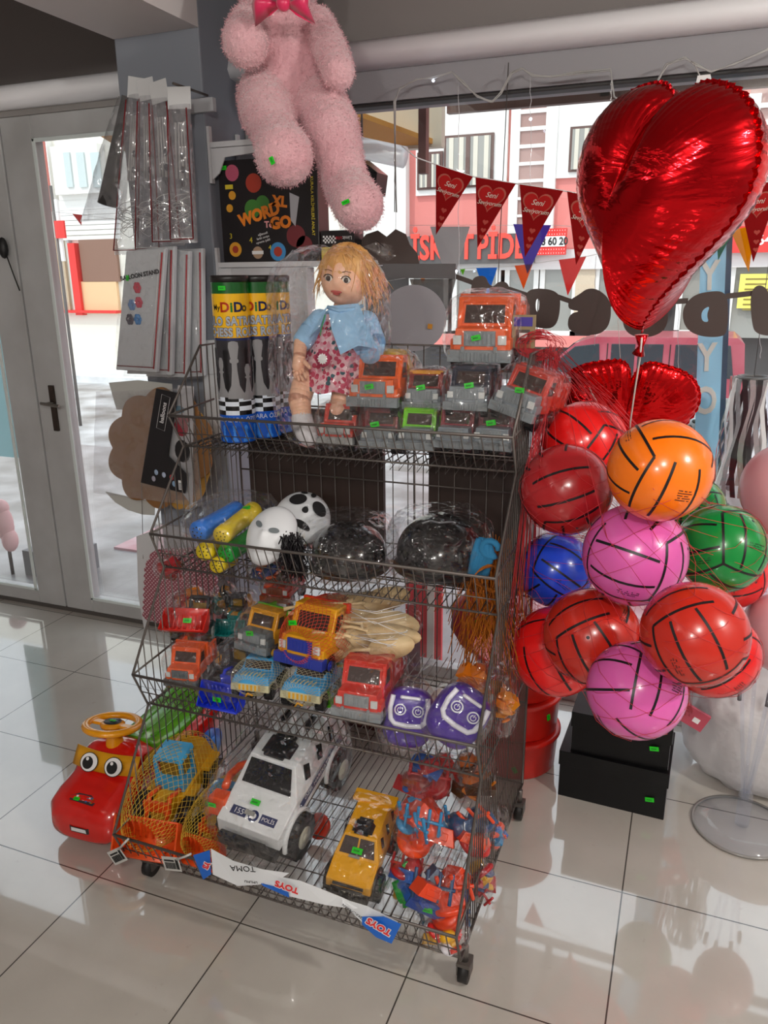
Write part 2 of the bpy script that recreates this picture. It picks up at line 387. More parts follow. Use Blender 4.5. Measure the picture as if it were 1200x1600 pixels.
for (ry, rz), (by, bz) in zip(RIM, BOT):
    b = MB()
    b.tube([(RX0, ry, rz), (RX1, ry, rz)], .0038, wire, 8, False, RO)
    b.tube([(RX0, by+.008, bz), (RX1, by+.008, bz)], .003, wire, 6, False, RO)
    b.tube([(RX0, ry+(by-ry)*.55, rz+(bz-rz)*.55), (RX1, ry+(by-ry)*.55, rz+(bz-rz)*.55)], .0015, wire, 6, False, RO)
    n = 38
    for i in range(n+1):
        x = RX0+(RX1-RX0)*i/n
        b.tube([(x, ry, rz), (x, by-.004, bz+.012), (x, by+.012, bz-.004), (x, RYB, bz)], .0015, wire, 5, False, RO)
    zz = []
    for i in range(2*n+1):
        x = RX0+(RX1-RX0)*i/(2*n); zz.append((x, by+.03+(.0 if i % 2 else .05), bz-(.026 if i % 2 else 0)))
    b.tube(zz, .0014, wire, 4, False, RO)
    for y in (by+.13, by+.26, by+.4):
        if y < RYB: b.tube([(RX0, y, bz-.002), (RX1, y, bz-.002)], .002, wire, 5, False, RO)
    b.build('wire_basket', rack)
rub = mat('black_rubber', '#181616', .5)
for X, Y in ((RX0+.02, 1.42), (RX1, 1.40), (RX0+.02, RYB-.04), (RX1, RYB-.04)):
    b = MB()
    b.cyl((X, Y, .062), (X, Y, .105), .009, wire, M=RO); b.box((X-.016, Y-.018, .055), (X+.016, Y+.02, .064), wire, RO)
    b.box((X-.016, Y-.014, .025), (X-.013, Y+.018, .06), wire, RO); b.box((X+.013, Y-.014, .025), (X+.016, Y+.018, .06), wire, RO)
    c = b.build('caster', rack)
    b = MB(); b.cyl((X-.011, Y+.004, .0305), (X+.011, Y+.004, .0305), .03, rub, n=20, M=RO); b.build('wheel', c)

for p0, p1, nm in (((395, 690), (602, 870), 'dark brown board hung on the back grid, behind masks'), ((672, 690), (822, 930), 'dark')):
    a = at(p0[0], 760, 2.07); c = at(p1[0], 760, 2.07); z1 = at(p1[0], p1[1], 2.07).z
    b = MB(); b.box((a.x, 2.056, z1), (c.x, 2.072, 1.22), mat('dark_brown_board', '#33241f', .55, bump=(8, .2, .003)), RO)
    b.build('back_board', rack)['label'] = 'dark brown board hung on the back grid'
# ================= balls in the net =================
def ball_mesh(name, col, tint='#141014'):
    m = mat('ball_'+name, col, .22, coat=.3, spec=.5, sub=.15); ink = mat('ball_seam', tint, .4)
    b = MB(); b.ball((0, 0, 0), 1, m, 48)
    def ribbon(pts, w=.027):
        vs = []; fs = []
        for i, p in enumerate(pts):
            q = pts[min(i+1, len(pts)-1)]; a = pts[max(i-1, 0)]; t = (q-a).normalized(); n = p.normalized(); s_ = t.cross(n).normalized()
            vs += [(n*1.004+s_*w).normalized()*1.005, (n*1.004-s_*w).normalized()*1.005]
        for i in range(len(pts)-1): fs.append((2*i, 2*i+1, 2*i+3, 2*i+2))
        b.add(vs, fs, ink, smooth=True)
    ax = [Vector((1, 0, 0)), Vector((0, 1, 0)), Vector((0, 0, 1))]
    def arc(A, B, C, u0, v0, u1, v1, n=10):
        ribbon([(A+B*(u0+(u1-u0)*i/n)+C*(v0+(v1-v0)*i/n)).normalized() for i in range(n+1)])
    for i in range(3):
        for s_ in (1, -1):
            A = ax[i]*s_; B = ax[(i+1) % 3]; C = ax[(i+2) % 3]; e = .86
            arc(A, B, C, -1, -1, 1, -1, 14); arc(A, B, C, -e, -.33, e*.9, -.33); arc(A, B, C, -e*.9, .33, e, .33)
    b.lathe([(0.0, 1.003), (.03, 1.003), (.035, 1.0)], mat('valve_rubber', '#30303a', .4), RX(63) @ RZ(20), 16)
    # maker's small print: rows of tiny dashes and a bar block
    rnd = random.Random(3)
    def patch(az, el, rows, cols, w, h, fill=.7):
        M = RZ(az) @ RX(el)
        for r_ in range(rows):
            for c in range(cols):
                if rnd.random() > fill: continue
                x = (c-cols/2)*w; z = (r_-rows/2)*h
                q = [(x, z), (x+w*.75, z), (x+w*.75, z+h*.45), (x, z+h*.45)]
                vs = [Vector((a, -1, d)).normalized()*1.004 for a, d in q]
                b.add(vs, [(0, 1, 2, 3)], ink, M)
    patch(0, 8, 3, 16, .028, .05); patch(60, -20, 4, 14, .025, .045); patch(175, 5, 5, 10, .03, .05); patch(-75, 30, 3, 14, .03, .05)
    me = b.build('toy_ball'); return me
BALLS = [
 ('orange', '#ff7d12', (-.039, 1.587, 1.224), .101, (200, 12, 28), 'glossy orange plastic ball with small printed text at the top of the net'),
 ('red', '#ec1c1c', (-.230, 1.957, 1.191), .105, (20, 30, 60), 'bright red plastic ball at the upper left, in front of the small heart balloon'),
 ('dark_red', '#ae2126', (-.241, 1.758, 1.122), .105, (70, -20, 10), 'dark red plastic ball beside the rack, above the blue ball'),
 ('pink', '#dd62b0', (-.074, 1.641, 1.024), .109, (10, 5, 80), 'pink plastic ball in the middle of the net cluster, below the orange ball'),
 ('green', '#0d8c3c', (.106, 1.912, .968), .105, (-30, 20, 40), 'green plastic ball on the right side of the net cluster'),
 ('blue', '#2348cc', (-.298, 2.053, .810+.0), .105, (40, 30, 120), 'blue plastic ball beside the rack, the only blue one in the net'),
 ('red_orange', '#c42a1c', (-.152, 1.668, .808), .109, (0, -30, 15), 'brownish red plastic ball with printed lettering, front of the cluster below the pink one'),
 ('red_orange', '#c42a1c', (.053, 1.441, .951), .098, (60, 10, 95), 'large-looking red ball at the lower right front of the cluster, below the green one'),
 ('pink', '#dd62b0', (-.041, 1.494, .786), .099, (150, 30, 35), 'pink plastic ball hanging lowest in the net, above the black boxes'),
 ('red', '#ec1c1c', (-.252, 1.819, .679), .114, (100, 60, 5), 'red ball at the lower left of the net, half behind the brownish red ball'),
 ('red', '#ec1c1c', (.115, 1.838, .731), .105, (210, 40, 50), 'red ball at the lower right of the net, mostly hidden behind the front red ball'),
 ('red', '#ec1c1c', (.156, 2.266, .786), .105, (0, 80, 10), 'red ball peeking out behind and below the green ball'),
 ('green', '#0d8c3c', (.042, 2.538, .883), .105, (0, 0, 30), 'green ball at the back, showing between the orange and green balls'),
]
_bm = {}; ball_objs = []
BALLS[5] = ('blue', '#2348cc', tuple(at(868, 890, 1.99)), 59*mpp(at(868, 890, 1.99)), (40, 30, 120), BALLS[5][5])
for nm, col, p, r_, rot, lab in BALLS:
    if nm not in _bm:
        o = ball_mesh(nm, col); _bm[nm] = o
    else:
        o = _bm[nm].copy(); COL.objects.link(o)
    o.location = p; o.scale = (r_,)*3; o.rotation_euler = tuple(R(a) for a in rot)
    tag(o, lab, 'ball', 'balls in the red net'); ball_objs.append((Vector(p), r_))
# ---- net bag ----
netm = mat('red_net_cord', '#c8323a', .6)
b = MB(); CX, CY = -.075, 1.85
def hull_r(a, z):
    d = Vector((math.cos(a), math.sin(a), 0)); best = .03
    for c, r_ in ball_objs:
        rr = r_+.0035; h = z-c.z
        if abs(h) >= rr: continue
        r2 = rr*rr-h*h; q = Vector((c.x-CX, c.y-CY, 0)); pr = q.dot(d); pe2 = q.length_squared-pr*pr
        if pe2 < r2: best = max(best, pr+math.sqrt(r2-pe2))
    return best
NA, NZ = 72, 40; Z0, Z1 = .60, 1.34
grid = [[hull_r(2*PI*i/NA, Z0+(Z1-Z0)*j/NZ) for i in range(NA)] for j in range(NZ+1)]
for _ in range(6):                         # net spans hollows: raise towards neighbours' mean, never inside the balls
    g2 = [row[:] for row in grid]
    for j in range(1, NZ):
        for i in range(NA):
            a = (grid[j][i-1]+grid[j][(i+1) % NA]+grid[j-1][i]+grid[j+1][i])/4
            g2[j][i] = max(grid[j][i], a)
    grid = g2
def npt(i, j):
    i %= NA; a = 2*PI*i/NA; r_ = grid[j][i]; return Vector((CX+r_*math.cos(a), CY+r_*math.sin(a), Z0+(Z1-Z0)*j/NZ))
for i0 in range(0, NA, 3):
    for s_ in (1, -1):
        b.tube([npt(i0+s_*(j//1), j) for j in range(0, NZ-7)], .00055, netm, 3)
KNOT = at(862, 548, 1.95); rnd = random.Random(4)
for i0 in range(0, NA, 2):                 # gathered strands up to the corner of the rack
    p = npt(i0+rnd.choice((0, 1)), rnd.randint(26, 33)); q = KNOT+Vector((rnd.uniform(-.015, .02), rnd.uniform(-.02, .02), rnd.uniform(-.03, .02)))
    mid = p.lerp(q, .5)+Vector((rnd.uniform(-.01, .01), rnd.uniform(-.01, .01), .015))
    b.tube([p, mid, q], .0007, netm, 3)
for k in range(46):                        # loose strands hanging down the rack's side
    y = rnd.uniform(1.66, 2.03); x = RX1+.008+rnd.uniform(0, .022)
    q = KNOT+Vector((rnd.uniform(-.02, .02), rnd.uniform(-.03, .03), rnd.uniform(-.03, .0)))
    z = rnd.uniform(.55, .9)
    b.tube([q, (x, (y+q.y)/2, 1.15), (x+rnd.uniform(-.004, .006), y, z)], .0006, netm, 3)
net = b.build('ball_net'); tag(net, 'thin red net bag around the balls, tied to the top corner of the rack', 'net')
b = MB()                                  # wound bundle of spare net on the rack corner
c = at(850, 535, 1.97); 
for k in range(80):
    a0 = rnd.uniform(0, PI); rx = rnd.uniform(.02, .062); rz = rnd.uniform(.012, .038); y = rnd.uniform(-.035, .035)
    pts = [(c.x-.01+rx*math.cos(a0+t*.35)*1.0, c.y+y+rnd.uniform(-.003, .003), c.z-.006+rz*math.sin(a0+t*.35)) for t in range(12)]
    b.tube(pts, .0006, netm, 3)
o = b.build('net_bundle'); tag(o, 'loose bundle of red net cord piled on the top right corner of the rack', 'net')
# ================= outside =================
def tagm(b, name, label, cat, group=None, **k): return tag(b.build(name, **k), label, cat, group)
# terrace and street
pave = mat('wet_pavement', '#716d6c', .35, vary=(3, '#a5a2a4'), bump=(6, .3, .01))
b = MB(); b.box((-14, WY+.06, -.25), (12, 6.2, -.05), pave); struct(b, 'ground_terrace')
slush = mat('slushy_street', '#77736f', .5, vary=(.9, '#d2d4d6'), bump=(3, .5, .04))
b = MB(); b.box((-60, 6.2, -1.6), (50, 19.6, -1.2), slush); struct(b, 'ground_street')
b = MB(); b.box((-60, 17.2, -1.2), (50, 19.9, -1.02), mat('snowy_pavement', '#c9c9c9', .7, vary=(1.5, '#f5f5f5'))); struct(b, 'ground_pavement')
carpet = mat('worn_pink_mat', '#b98488', .9, vary=(5, '#cfb3b6'), bump=(60, .3, .003))
b = MB(); b.box((-.75, 3.1, -.05), (1.8, 4.4, -.035), carpet); tagm(b, 'door_mat', 'worn pinkish carpet on the pavement outside the shop window', 'mat')
b = MB(); b.box((-3.3, 3.7, -.05), (-2.2, 5.4, -.035), carpet); tagm(b, 'door_mat', 'faded pink carpet strip outside the glass door', 'mat')
rnd = random.Random(8)
def heap(c, r, label):
    b = MB(); b.ball(c, r, mat('snow', '#f2f4f6', .8, bump=(14, .5, .02)), 28, fn=lambda p: p*(1+.3*noise.noise(p*3+Vector(c))+.12*noise.noise(p*9)))
    tagm(b, 'snow_heap', label, 'snow', 'snow heaps')
q = at(1165, 572, 16.2); heap((q.x, 16.2, -1.1), (1.2, .7, .35), 'melting heap of white snow on the far pavement, right of the blue sign')
q = at(850, 560, 16.9); heap((q.x, 16.9, -1.1), (1.8, .6, .3), 'bank of white snow behind the red van')
# ---- facade across the street (plane y=20) ----
FY = 20.0
salmon = mat('salmon_render', '#d9847c', .85); offw = mat('off_white_render', '#e9e6e0', .8); brown = mat('dark_brown_frames', '#5c4038', .5)
bld = empty('shop_building', (-2, FY, -1.2), label='salmon pink two-storey building with shops across the street', cat='building')
def fr(px0, py0, px1, py1, d0=0, d1=.15, y=FY):      # box on the facade from photo corners
    a = at(px0, py0, y); c = at(px1, py1, y); return (min(a.x, c.x)+2, d0-.0, min(a.z, c.z)+1.2), (max(a.x, c.x)+2, d1, max(a.z, c.z)+1.2)
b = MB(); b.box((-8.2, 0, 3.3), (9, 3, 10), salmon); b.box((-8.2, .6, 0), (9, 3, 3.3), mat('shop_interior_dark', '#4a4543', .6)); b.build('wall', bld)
def fbox(name, rect, m, dep=.12, label=None):
    lo, hi = fr(*rect); b = MB(); b.box((lo[0], -dep, lo[2]), (hi[0], .02, hi[2]), m); o = b.build(name, bld)
    if label: o['label'] = label
    return o
fbox('white_panel', (555, 40, 640, 372), offw, .3); fbox('white_panel', (652, 165, 792, 300), offw, .1); fbox('white_panel', (872, 165, 1010, 272), offw, .1)
fbox('white_panel', (803, 130, 808, 378), offw, .16); fbox('white_panel', (858, 130, 864, 378), offw, .16); fbox('white_panel', (1160, 150, 1172, 300), offw, .16)
for x0, x1, y0, y1 in ((809, 857, 150, 380), (1173, 1240, 140, 330)):
    o = fbox('striped_panel', (x0, y0, x1, y1), mat('taupe_cladding', '#a08078', .7), .1)
    b = MB(); y = y0+24
    while y < y1: lo, hi = fr(x0, y, x1, y+2.4); b.box((lo[0], -.14, lo[2]), (hi[0], 0, hi[2]), offw); y += 27
    b.build('stripe', o)
gls = mat('far_window_glass', '#8f8d85', .12, spec=.8); curt = mat('cream_curtain', '#cfc8b8', .8)
for x0, y0, x1, y1 in ((697, 214, 772, 292), (893, 200, 960, 266), (655, 240, 694, 296)):
    o = fbox('window', (x0, y0, x1, y1), brown, .16); lo, hi = fr(x0+4, y0+4, x1-4, y1-3)
    b = MB(); b.box((lo[0], -.2, lo[2]), (hi[0], -.15, hi[2]), gls)
    xm = (lo[0]+hi[0])/2; k = (hi[0]-lo[0])
    for u in (.07, .3, .62, .86): b.box((lo[0]+k*u, -.215, lo[2]), (lo[0]+k*(u+.1), -.2, hi[2]), curt)
    b.box((xm-.05, -.23, lo[2]), (xm+.05, -.2, hi[2]), brown); b.build('pane', o)
# ground floor shops
fbox('shop_pillar', (903, 395, 927, 492), mat('beige_stone', '#cbb9a0', .8, bump=(20, .6, .02)), .1)
for x0, x1 in ((640, 700), (708, 780), (790, 838), (845, 898), (930, 1010), (1062, 1138)):
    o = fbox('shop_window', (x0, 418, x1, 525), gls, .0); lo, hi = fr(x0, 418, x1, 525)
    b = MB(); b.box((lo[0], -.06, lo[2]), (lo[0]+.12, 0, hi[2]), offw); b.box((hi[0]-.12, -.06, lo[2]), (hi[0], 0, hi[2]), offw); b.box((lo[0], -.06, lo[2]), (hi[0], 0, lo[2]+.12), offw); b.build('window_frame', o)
redt = mat('red_sign_face', '#dc2a22', .5)
for rect, s, sz in (((716, 440, 738, 470), 'KEBAP', .3), ((790, 470, 850, 482), 'PİDE SALONU', .3)):
    p = at((rect[0]+rect[2])/2, (rect[1]+rect[3])/2, FY); 
fbox('wall_band', (640, 395, 1300, 416), mat('white_band', '#d5d0cc', .6), .2)
fbox('wall_band', (640, 520, 1000, 545), salmon, .1)
b = MB(); lo, hi = fr(560, 372, 836, 411, y=FY-.3); sg = MB(); sg.box((lo[0]-2, FY-.45, lo[2]-1.2), (hi[0]-2, FY-.3, hi[2]-1.2), mat('dark_grey_sign', '#54514f', .5))
sign = sg.build('shop_sign'); tag(sign, 'wide dark grey shop sign with big red capital letters across the street', 'sign')
b = MB(); q = at(690, 390, FY-.46); add_text(b, 'İSKUT', .8, mat('red_letters', '#ff4a3a', .5), T(q.x, FY-.47, q.z+.02), .03, .02, fit=1.62)
q = at(783, 388, FY-.46); add_text(b, 'PİDE', .8, MATS['red_letters'], T(q.x, FY-.47, q.z+.02), .03, .02, fit=1.18)
o = b.build('lettering', sign)
b = MB(); a = at(838, 358, FY-.35); c = at(884, 398, FY-.35); b.box((a.x, FY-.45, c.z), (c.x, FY-.3, a.z), redt)
s2 = b.build('shop_sign'); tag(s2, 'small red dotted sign with a white strip and phone number 368 60 20', 'sign')
b = MB(); dx = (c.x-a.x)/12; dz = (a.z-c.z)/7
for i in range(12):
    for j in range(7): b.box((a.x+dx*(i+.4), FY-.456, c.z+dz*(j+.35)), (a.x+dx*(i+.6), FY-.45, c.z+dz*(j+.6)), offw)
zz = (a.z+c.z)/2; b.box((a.x+.02, FY-.47, zz-.11), (c.x-.02, FY-.45, zz+.12), offw); b.build('sign_face', s2)
b = MB(); add_text(b, '368 60 20', .24, INK, T((a.x+c.x)/2, FY-.475, zz), .004, .006, xs=.85); b.build('lettering', s2)
b = MB(); a = at(1120, 355, FY-.3); c = at(1330, 392, FY-.3); b.box((a.x, FY-.4, c.z), (c.x, FY-.3, a.z), redt); s3 = b.build('shop_sign'); tag(s3, 'red shop sign with white letters at the far right, behind the yellow pennant', 'sign')
b = MB(); add_text(b, '0 364 268 BA', .3, offw, T(at(1215, 384, FY).x, FY-.41, c.z+.25), .004, .006); b.build('lettering', s3)
b = MB(); a = at(1157, 428, FY-.1); c = at(1215, 482, FY-.1); b.box((a.x, FY-.12, c.z), (c.x, FY-.08, a.z), mat('yellow_paper', '#e6dc6a', .8)); 
for k in range(7): 
    z = a.z-.13-.11*k; b.box((a.x+.12, FY-.125, z), (c.x-.1-rnd.random()*.2, FY-.12, z+.035), mat('poster_ink', '#8a7a3a', .8))
tagm(b, 'poster', 'yellow poster with lines of writing in the far right shop window', 'poster')
fbox('shop_window', (1140, 402, 1290, 530), gls, .0)
# the building seen through the door
b2 = empty('corner_building', (-19, FY-1, -1.2), label='pale building with white shutters and shop fronts, seen through the glass door', cat='building')
a0 = at(0, 0, FY-1); O2 = Matrix.Translation((19, -FY+1, 1.2))
def gb(name, r, m, dep, par=b2, y=FY-1):
    a = at(r[0], r[1], y); c = at(r[2], r[3], y); b = MB(); b.box((a.x, y-dep, c.z), (c.x, y, a.z), m, O2); return b.build(name, par)
gb('wall', (-900, -400, 260, 520), mat('cream_siding', '#e3ddd0', .8), -2.0 if False else .0+.01)
b = MB(); a = at(-900, -300, FY-1); c = at(300, 560, FY-1); b.box((a.x, FY-1, -1.1), (-8.6, FY+3, 11), MATS['cream_siding'], O2); b.build('wall', b2)
bpy.data.objects.remove(bpy.data.objects['wall.001'] if False else [o for o in b2.children if o.name.startswith('wall')][0])
gb('wall_panel', (30, 100, 84, 330), salmon, .1); gb('wall_panel', (76, 200, 92, 320), offw, .2)
o = gb('window', (90, 232, 170, 302), offw, .3)
b = MB(); 
for x0, x1 in ((96, 112), (116, 134), (138, 158)):
    a = at(x0, 238, FY-1.4); c = at(x1, 292, FY-1.4); b.box((a.x, FY-1.35, c.z), (c.x, FY-1.3, a.z), mat('pale_pane', '#c3cdca', .1), O2)
b.build('pane', o)
for k in range(9): 
    gb('siding_board', (94, 306+k*8, 190, 309+k*8), offw, .06)
gb('shop_front', (92, 372, 100, 484), mat('tan_posters', '#c9a97c', .7), .1); gb('shop_front', (100, 372, 111, 484), mat('tan_posters2', '#b9a184', .7, bump=(5, .5, .1)), .1)
gb('shop_pillar', (112, 375, 123, 486), mat('grey_pillar', '#a5a3a3', .7), .15)
gb('shop_front', (123, 380, 126, 492), redt, .2); gb('shop_front', (126, 440, 190, 490), mat('pale_orange_front', '#e3b98c', .6), .1); gb('shop_front', (126, 375, 190, 440), mat('brown_front', '#84614f', .6), .1)
gb('kerb', (88, 484, 190, 489), redt, .25)
b = MB()
o = gb('street_banner', (82, 312, 103, 408), offw, .05, None, 12); o.parent = None; o.location = (-19, FY-1, -1.2)
tag(o, 'white and red vertical street banner seen through the top of the glass door', 'banner')
b = MB(); a = at(84, 345, 11.9); c = at(102, 372, 11.9); b.box((a.x, 11.9, c.z), (c.x, 11.94, a.z), redt, O2); b.build('banner_print', o)
b = MB(); b.cyl((a.x-.02, 11.95, -1.2), (a.x-.02, 11.95, a.z+.6), .03, wire, M=O2); b.build('pole', o)
# ---- red van ----
VY = 14.4; VX = -2.5                               # front wheel
van = empty('red_van', (VX, VY, -1.2), label='red van with a silver lower half parked across the slushy street', cat='van')
vr = mat('van_red', '#9a3444', .35, .0, coat=.3, vary=(2, '#ab505c')); vs = mat('van_silver', '#8d8b88', .4, .3); vg = mat('van_glass', '#2b3136', .25, spec=.4)
sc_ = .96
def VP(pts): return [(x*sc_, z*sc_) for x, z in pts]
body = [(-.7, .33), (-.75, .6), (-.68, .86), (-.15, 1.05), (.55, 1.66), (.9, 1.78), (3.3, 1.8), (3.42, 1.7), (3.5, .9), (3.5, .35), (3.0, .33)]
arch = []
def archp(cx, r): return [(cx+r*math.cos(a), .3+r*math.sin(a)) for a in [PI*k/10 for k in range(11)]]
poly = body+[(x, z) for x, z in archp(2.62, .38)]+[(x, z) for x, z in archp(0, .38)]
b = MB(); b.prism(VP(poly), 1.65, vr); b.build('body', van, bevel=.03)
b = MB()
for seg in ([(-.72, .35), (-.4, .35), (-.4, .62), (-.74, .62)], [(.42, .33), (2.2, .33), (2.2, .74), (.42, .7)], [(3.02, .35), (3.52, .35), (3.52, .76), (3.02, .76)]): b.prism(VP(seg), 1.69, vs, T(0, -.02, 0))
b.build('lower_trim', van, bevel=.02)
for w_ in ([(.0, 1.12), (.55, 1.6), (.98, 1.66), (1.02, 1.1)], [(1.2, 1.1), (1.2, 1.66), (2.1, 1.67), (2.1, 1.1)], [(2.3, 1.1), (2.3, 1.67), (3.2, 1.67), (3.3, 1.1)]):
    b = MB(); b.prism(VP(w_), .03, vg, T(0, -.02, 0)); o = b.build('side_window', van, bevel=.01)
b = MB(); b.box((1.62*sc_, -.035, 1.06), (1.67*sc_, -.01, 1.6), vr); b.box((1.08, -.012, .4), (1.095, 0, 1.6), INK); b.box((2.12, -.012, .72), (2.135, 0, 1.6), INK); b.box((1.12, -.05, .98), (1.3, -.01, 1.01), INK); b.build('door_seams', van)
b = MB(); b.prism(VP([(-.12, 1.07), (-.04, 1.07), (.56, 1.63), (.5, 1.63)]), 1.3, vg, T(0, .15, 0.02)); b.build('windscreen', van)
b = MB(); b.ball((-.0, -.1, 1.12), (.1, .07, .12), vr, 12); b.build('wing_mirror', van)
b = MB(); b.ball((-.6*sc_, .05, .75), (.2, .1, .12), mat('lamp_lens', '#e8e8ea', .1), 14); b.build('headlight', van)
for cx in (0, 2.62*sc_):
    for yy in (0, 1.4):
        b = MB(); b.cyl((cx, yy-.02, .31), (cx, yy+.2, .31), .31, rub, n=28); o = b.build('wheel', van)
        b = MB(); b.cyl((cx, yy-.03, .31), (cx, yy, .31), .19, mat('alloy', '#a8a9aa', .3, .8), n=24)
        for k in range(6): a = k*PI/3; b.cyl((cx+.12*math.cos(a), yy-.04, .31+.12*math.sin(a)), (cx+.12*math.cos(a), yy-.028, .31+.12*math.sin(a)), .035, rub, n=10)
        b.build('hub_cap', o)
# ---- shop awning box and canopy frame outside ----
b = MB()
cr = mat('cream_signboard', '#d9d3bd', .6); mu = mat('mustard_soffit', '#d99a3a', .6)
P = [at(696, 152, 3.5), at(690, 232, 3.5), at(560, 172, 3.5), at(560, 130, 3.5)]
b.box((-2.6, 3.45, P[1].z), (P[0].x, 3.5, P[0].z+.3), cr); b.build
vsx = [(-2.6, 3.05, P[1].z+.12), (P[0].x-.35, 3.05, P[1].z+.12), (P[0].x, 3.5, P[1].z), (-2.6, 3.5, P[1].z)]
b.add([Vector(v) for v in vsx]+[Vector(v)+Vector((0, 0, .02)) for v in vsx], [(0, 1, 2, 3), (7, 6, 5, 4), (0, 4, 5, 1), (1, 5, 6, 2), (2, 6, 7, 3), (3, 7, 4, 0)], mu)
tagm(b, 'sign_box', 'cream sign box with a mustard underside hanging outside above the window', 'sign box')
b = MB(); 
b.box((at(656, 200, 3.3).x, 3.28, at(660, 272, 3.3).z), (at(668, 200, 3.3).x, 3.32, 2.75), brown)
z0 = at(850, 160, 3.9).z
b.box((at(700, 170, 3.9).x, 3.88, z0-.015), (3, 3.92, z0+.02), brown); b.box((at(946, 140, 3.9).x-.02, 3.88, z0), (at(946, 140, 3.9).x+.02, 3.92, 2.8), brown)
b.box((at(946, 140, 3.9).x-.02, 2.95, z0+.1), (at(946, 140, 3.9).x+.02, 3.9, z0+.14), brown)
cf = tagm(b, 'canopy_frame', 'brown steel canopy frame outside above the shop window', 'canopy frame')
b = MB(); b.box((at(700, 170, 3.9).x, 3.5, z0+.14), (3, 3.95, z0+.16), mat('canopy_sheet', '#cfcac4', .7)); o = b.build('canopy_sheet', cf)
# air-conditioner-like pale roll and clear canopy piece at the left
b = MB(); a = at(548, 232, 3.1); c = at(632, 246, 3.1)
b.cyl((a.x, 3.1, a.z+.01), (c.x, 3.1, c.z), .04, clear_mat('frosted_film', (.95, .95, .95, 1), .2, .3, (20, .6, .01), .5, .6), n=18)
b.cyl((a.x+.05, 3.1, a.z), (a.x+.05, 3.1, a.z+.3), .004, wire)
tagm(b, 'rolled_film', 'rolled clear plastic sheet hanging outside behind the bear foot', 'plastic roll')
# ---- blue upright sign board ----
a = at(1122, 372, 3.35); c = at(1108, 750, 3.35); b = MB()
th = math.atan2(a.x-c.x, a.z-c.z); L_ = (a-c).length
sb = empty('blue_signboard', (c.x, 3.35, c.z-.35), (0, 0, 0), 'tall blue upright sign board with white letters outside the window', 'sign board')
bl = mat('sky_blue_board', '#a6deff', .5); sb.rotation_euler = (0, th, 0)
b.box((-.035, 0, 0), (.055, .05, L_+.75), bl); b.box((.055, 0, 0), (.075, .06, L_+.75), mat('dark_blue_edge', '#39506e', .5)); b.build('board', sb)
b = MB()
for i, (s, py) in enumerate((('Y', 432), ('Y', 560), ('O', 628))):
    z = (at(1122, py, 3.35)-(c-Vector((0, 0, .35)))).length; add_text(b, s, .15, offw, T(.0, -.004, z), .002, .004, xs=.7)
b.build('lettering', sb)
b = MB(); a = at(1100, 395, 3.6); b.box((a.x, 3.6, at(1100, 470, 3.6).z), (a.x+.05, 3.62, a.z), mat('dark_strip', '#5a5750', .6)); add_text(b, 'A', .1, mat('yellow_ink', '#f0c81e', .5), T(a.x+.025, 3.598, at(1100, 420, 3.6).z), .002, .003, xs=.7)
b.cyl((a.x+.025, 3.61, a.z), (a.x+.025, 3.61, 2.6), .003, wire)
tagm(b, 'small_sign', 'narrow dark sign with a yellow letter, left of the tall blue board', 'sign')
# ---- foil wind spinner bundle ----
q = at(1178, 590, 3.05); ws = empty('ribbon_bundle', (q.x, q.y, q.z), label='bundle of hanging red, black and silver ribbons on a hoop outside', cat='ribbons')
b = MB(); b.tube([(.05*math.cos(t*.4), .05*math.sin(t*.4), 0) for t in range(16)], .008, mat('grey_hoop', '#6f6d6c', .4, .5), 6, True)
b.tube([(0, 0, 0), (0, 0, .9)], .0015, wire, 4); b.build('hoop', ws)
for k in range(26):
    a = 2*PI*k/26; x, y = .07*math.cos(a), .07*math.sin(a); m = [mat('foil_black', '#2b282c', .3, .5), mat('foil_silver', '#b9b7b9', .25, .8), mat('foil_red', '#d42a22', .35, .3), mat('ribbon_white', '#e4dfdd', .6)][[0, 1, 0, 1, 3, 1][k % 6] if k not in (14, 13, 12) else [2, 3, 0][k-12]]
    b = MB(); pts = []; w_ = .009; vs = []; fs = []
    for j in range(9):
        z = -.42*j/8; f = 1+.35*j/8; ox = .01*math.sin(j+k)
        vs += [(x*f+ox-w_*math.sin(a), y*f+w_*math.cos(a), z), (x*f+ox+w_*math.sin(a), y*f-w_*math.cos(a), z)]
    for j in range(8): fs.append((2*j, 2*j+1, 2*j+3, 2*j+2))
    b.add(vs, fs, m, smooth=True); b.build('ribbon', ws)
b = MB(); q = at(1158, 775, 3.2); b.lathe([(0, .01), (.05, .012), (.085, .0), (.1, .012), (.1, -.01), (0, -.01)], mat('white_plastic', '#e6e6e8', .35), T(q.x, 3.2, q.z) @ RX(55) @ T(0, 0, 0), 28)
for k in range(5): a = 2*PI*k/5; b.cyl((q.x+.06*math.cos(a), 3.175+.035*math.sin(a), q.z+.05*math.sin(a)), (q.x+.06*math.cos(a), 3.165+.035*math.sin(a), q.z+.055*math.sin(a)), .011, mat('grey_spot', '#8f8f92', .5), n=10)
b.cyl((q.x, 3.22, q.z-.08), (q.x, 3.4, -.05), .008, wire)
tagm(b, 'plastic_wheel_toy', 'round white plastic wheel with grey holes outside, below the ribbon bundle', 'toy')
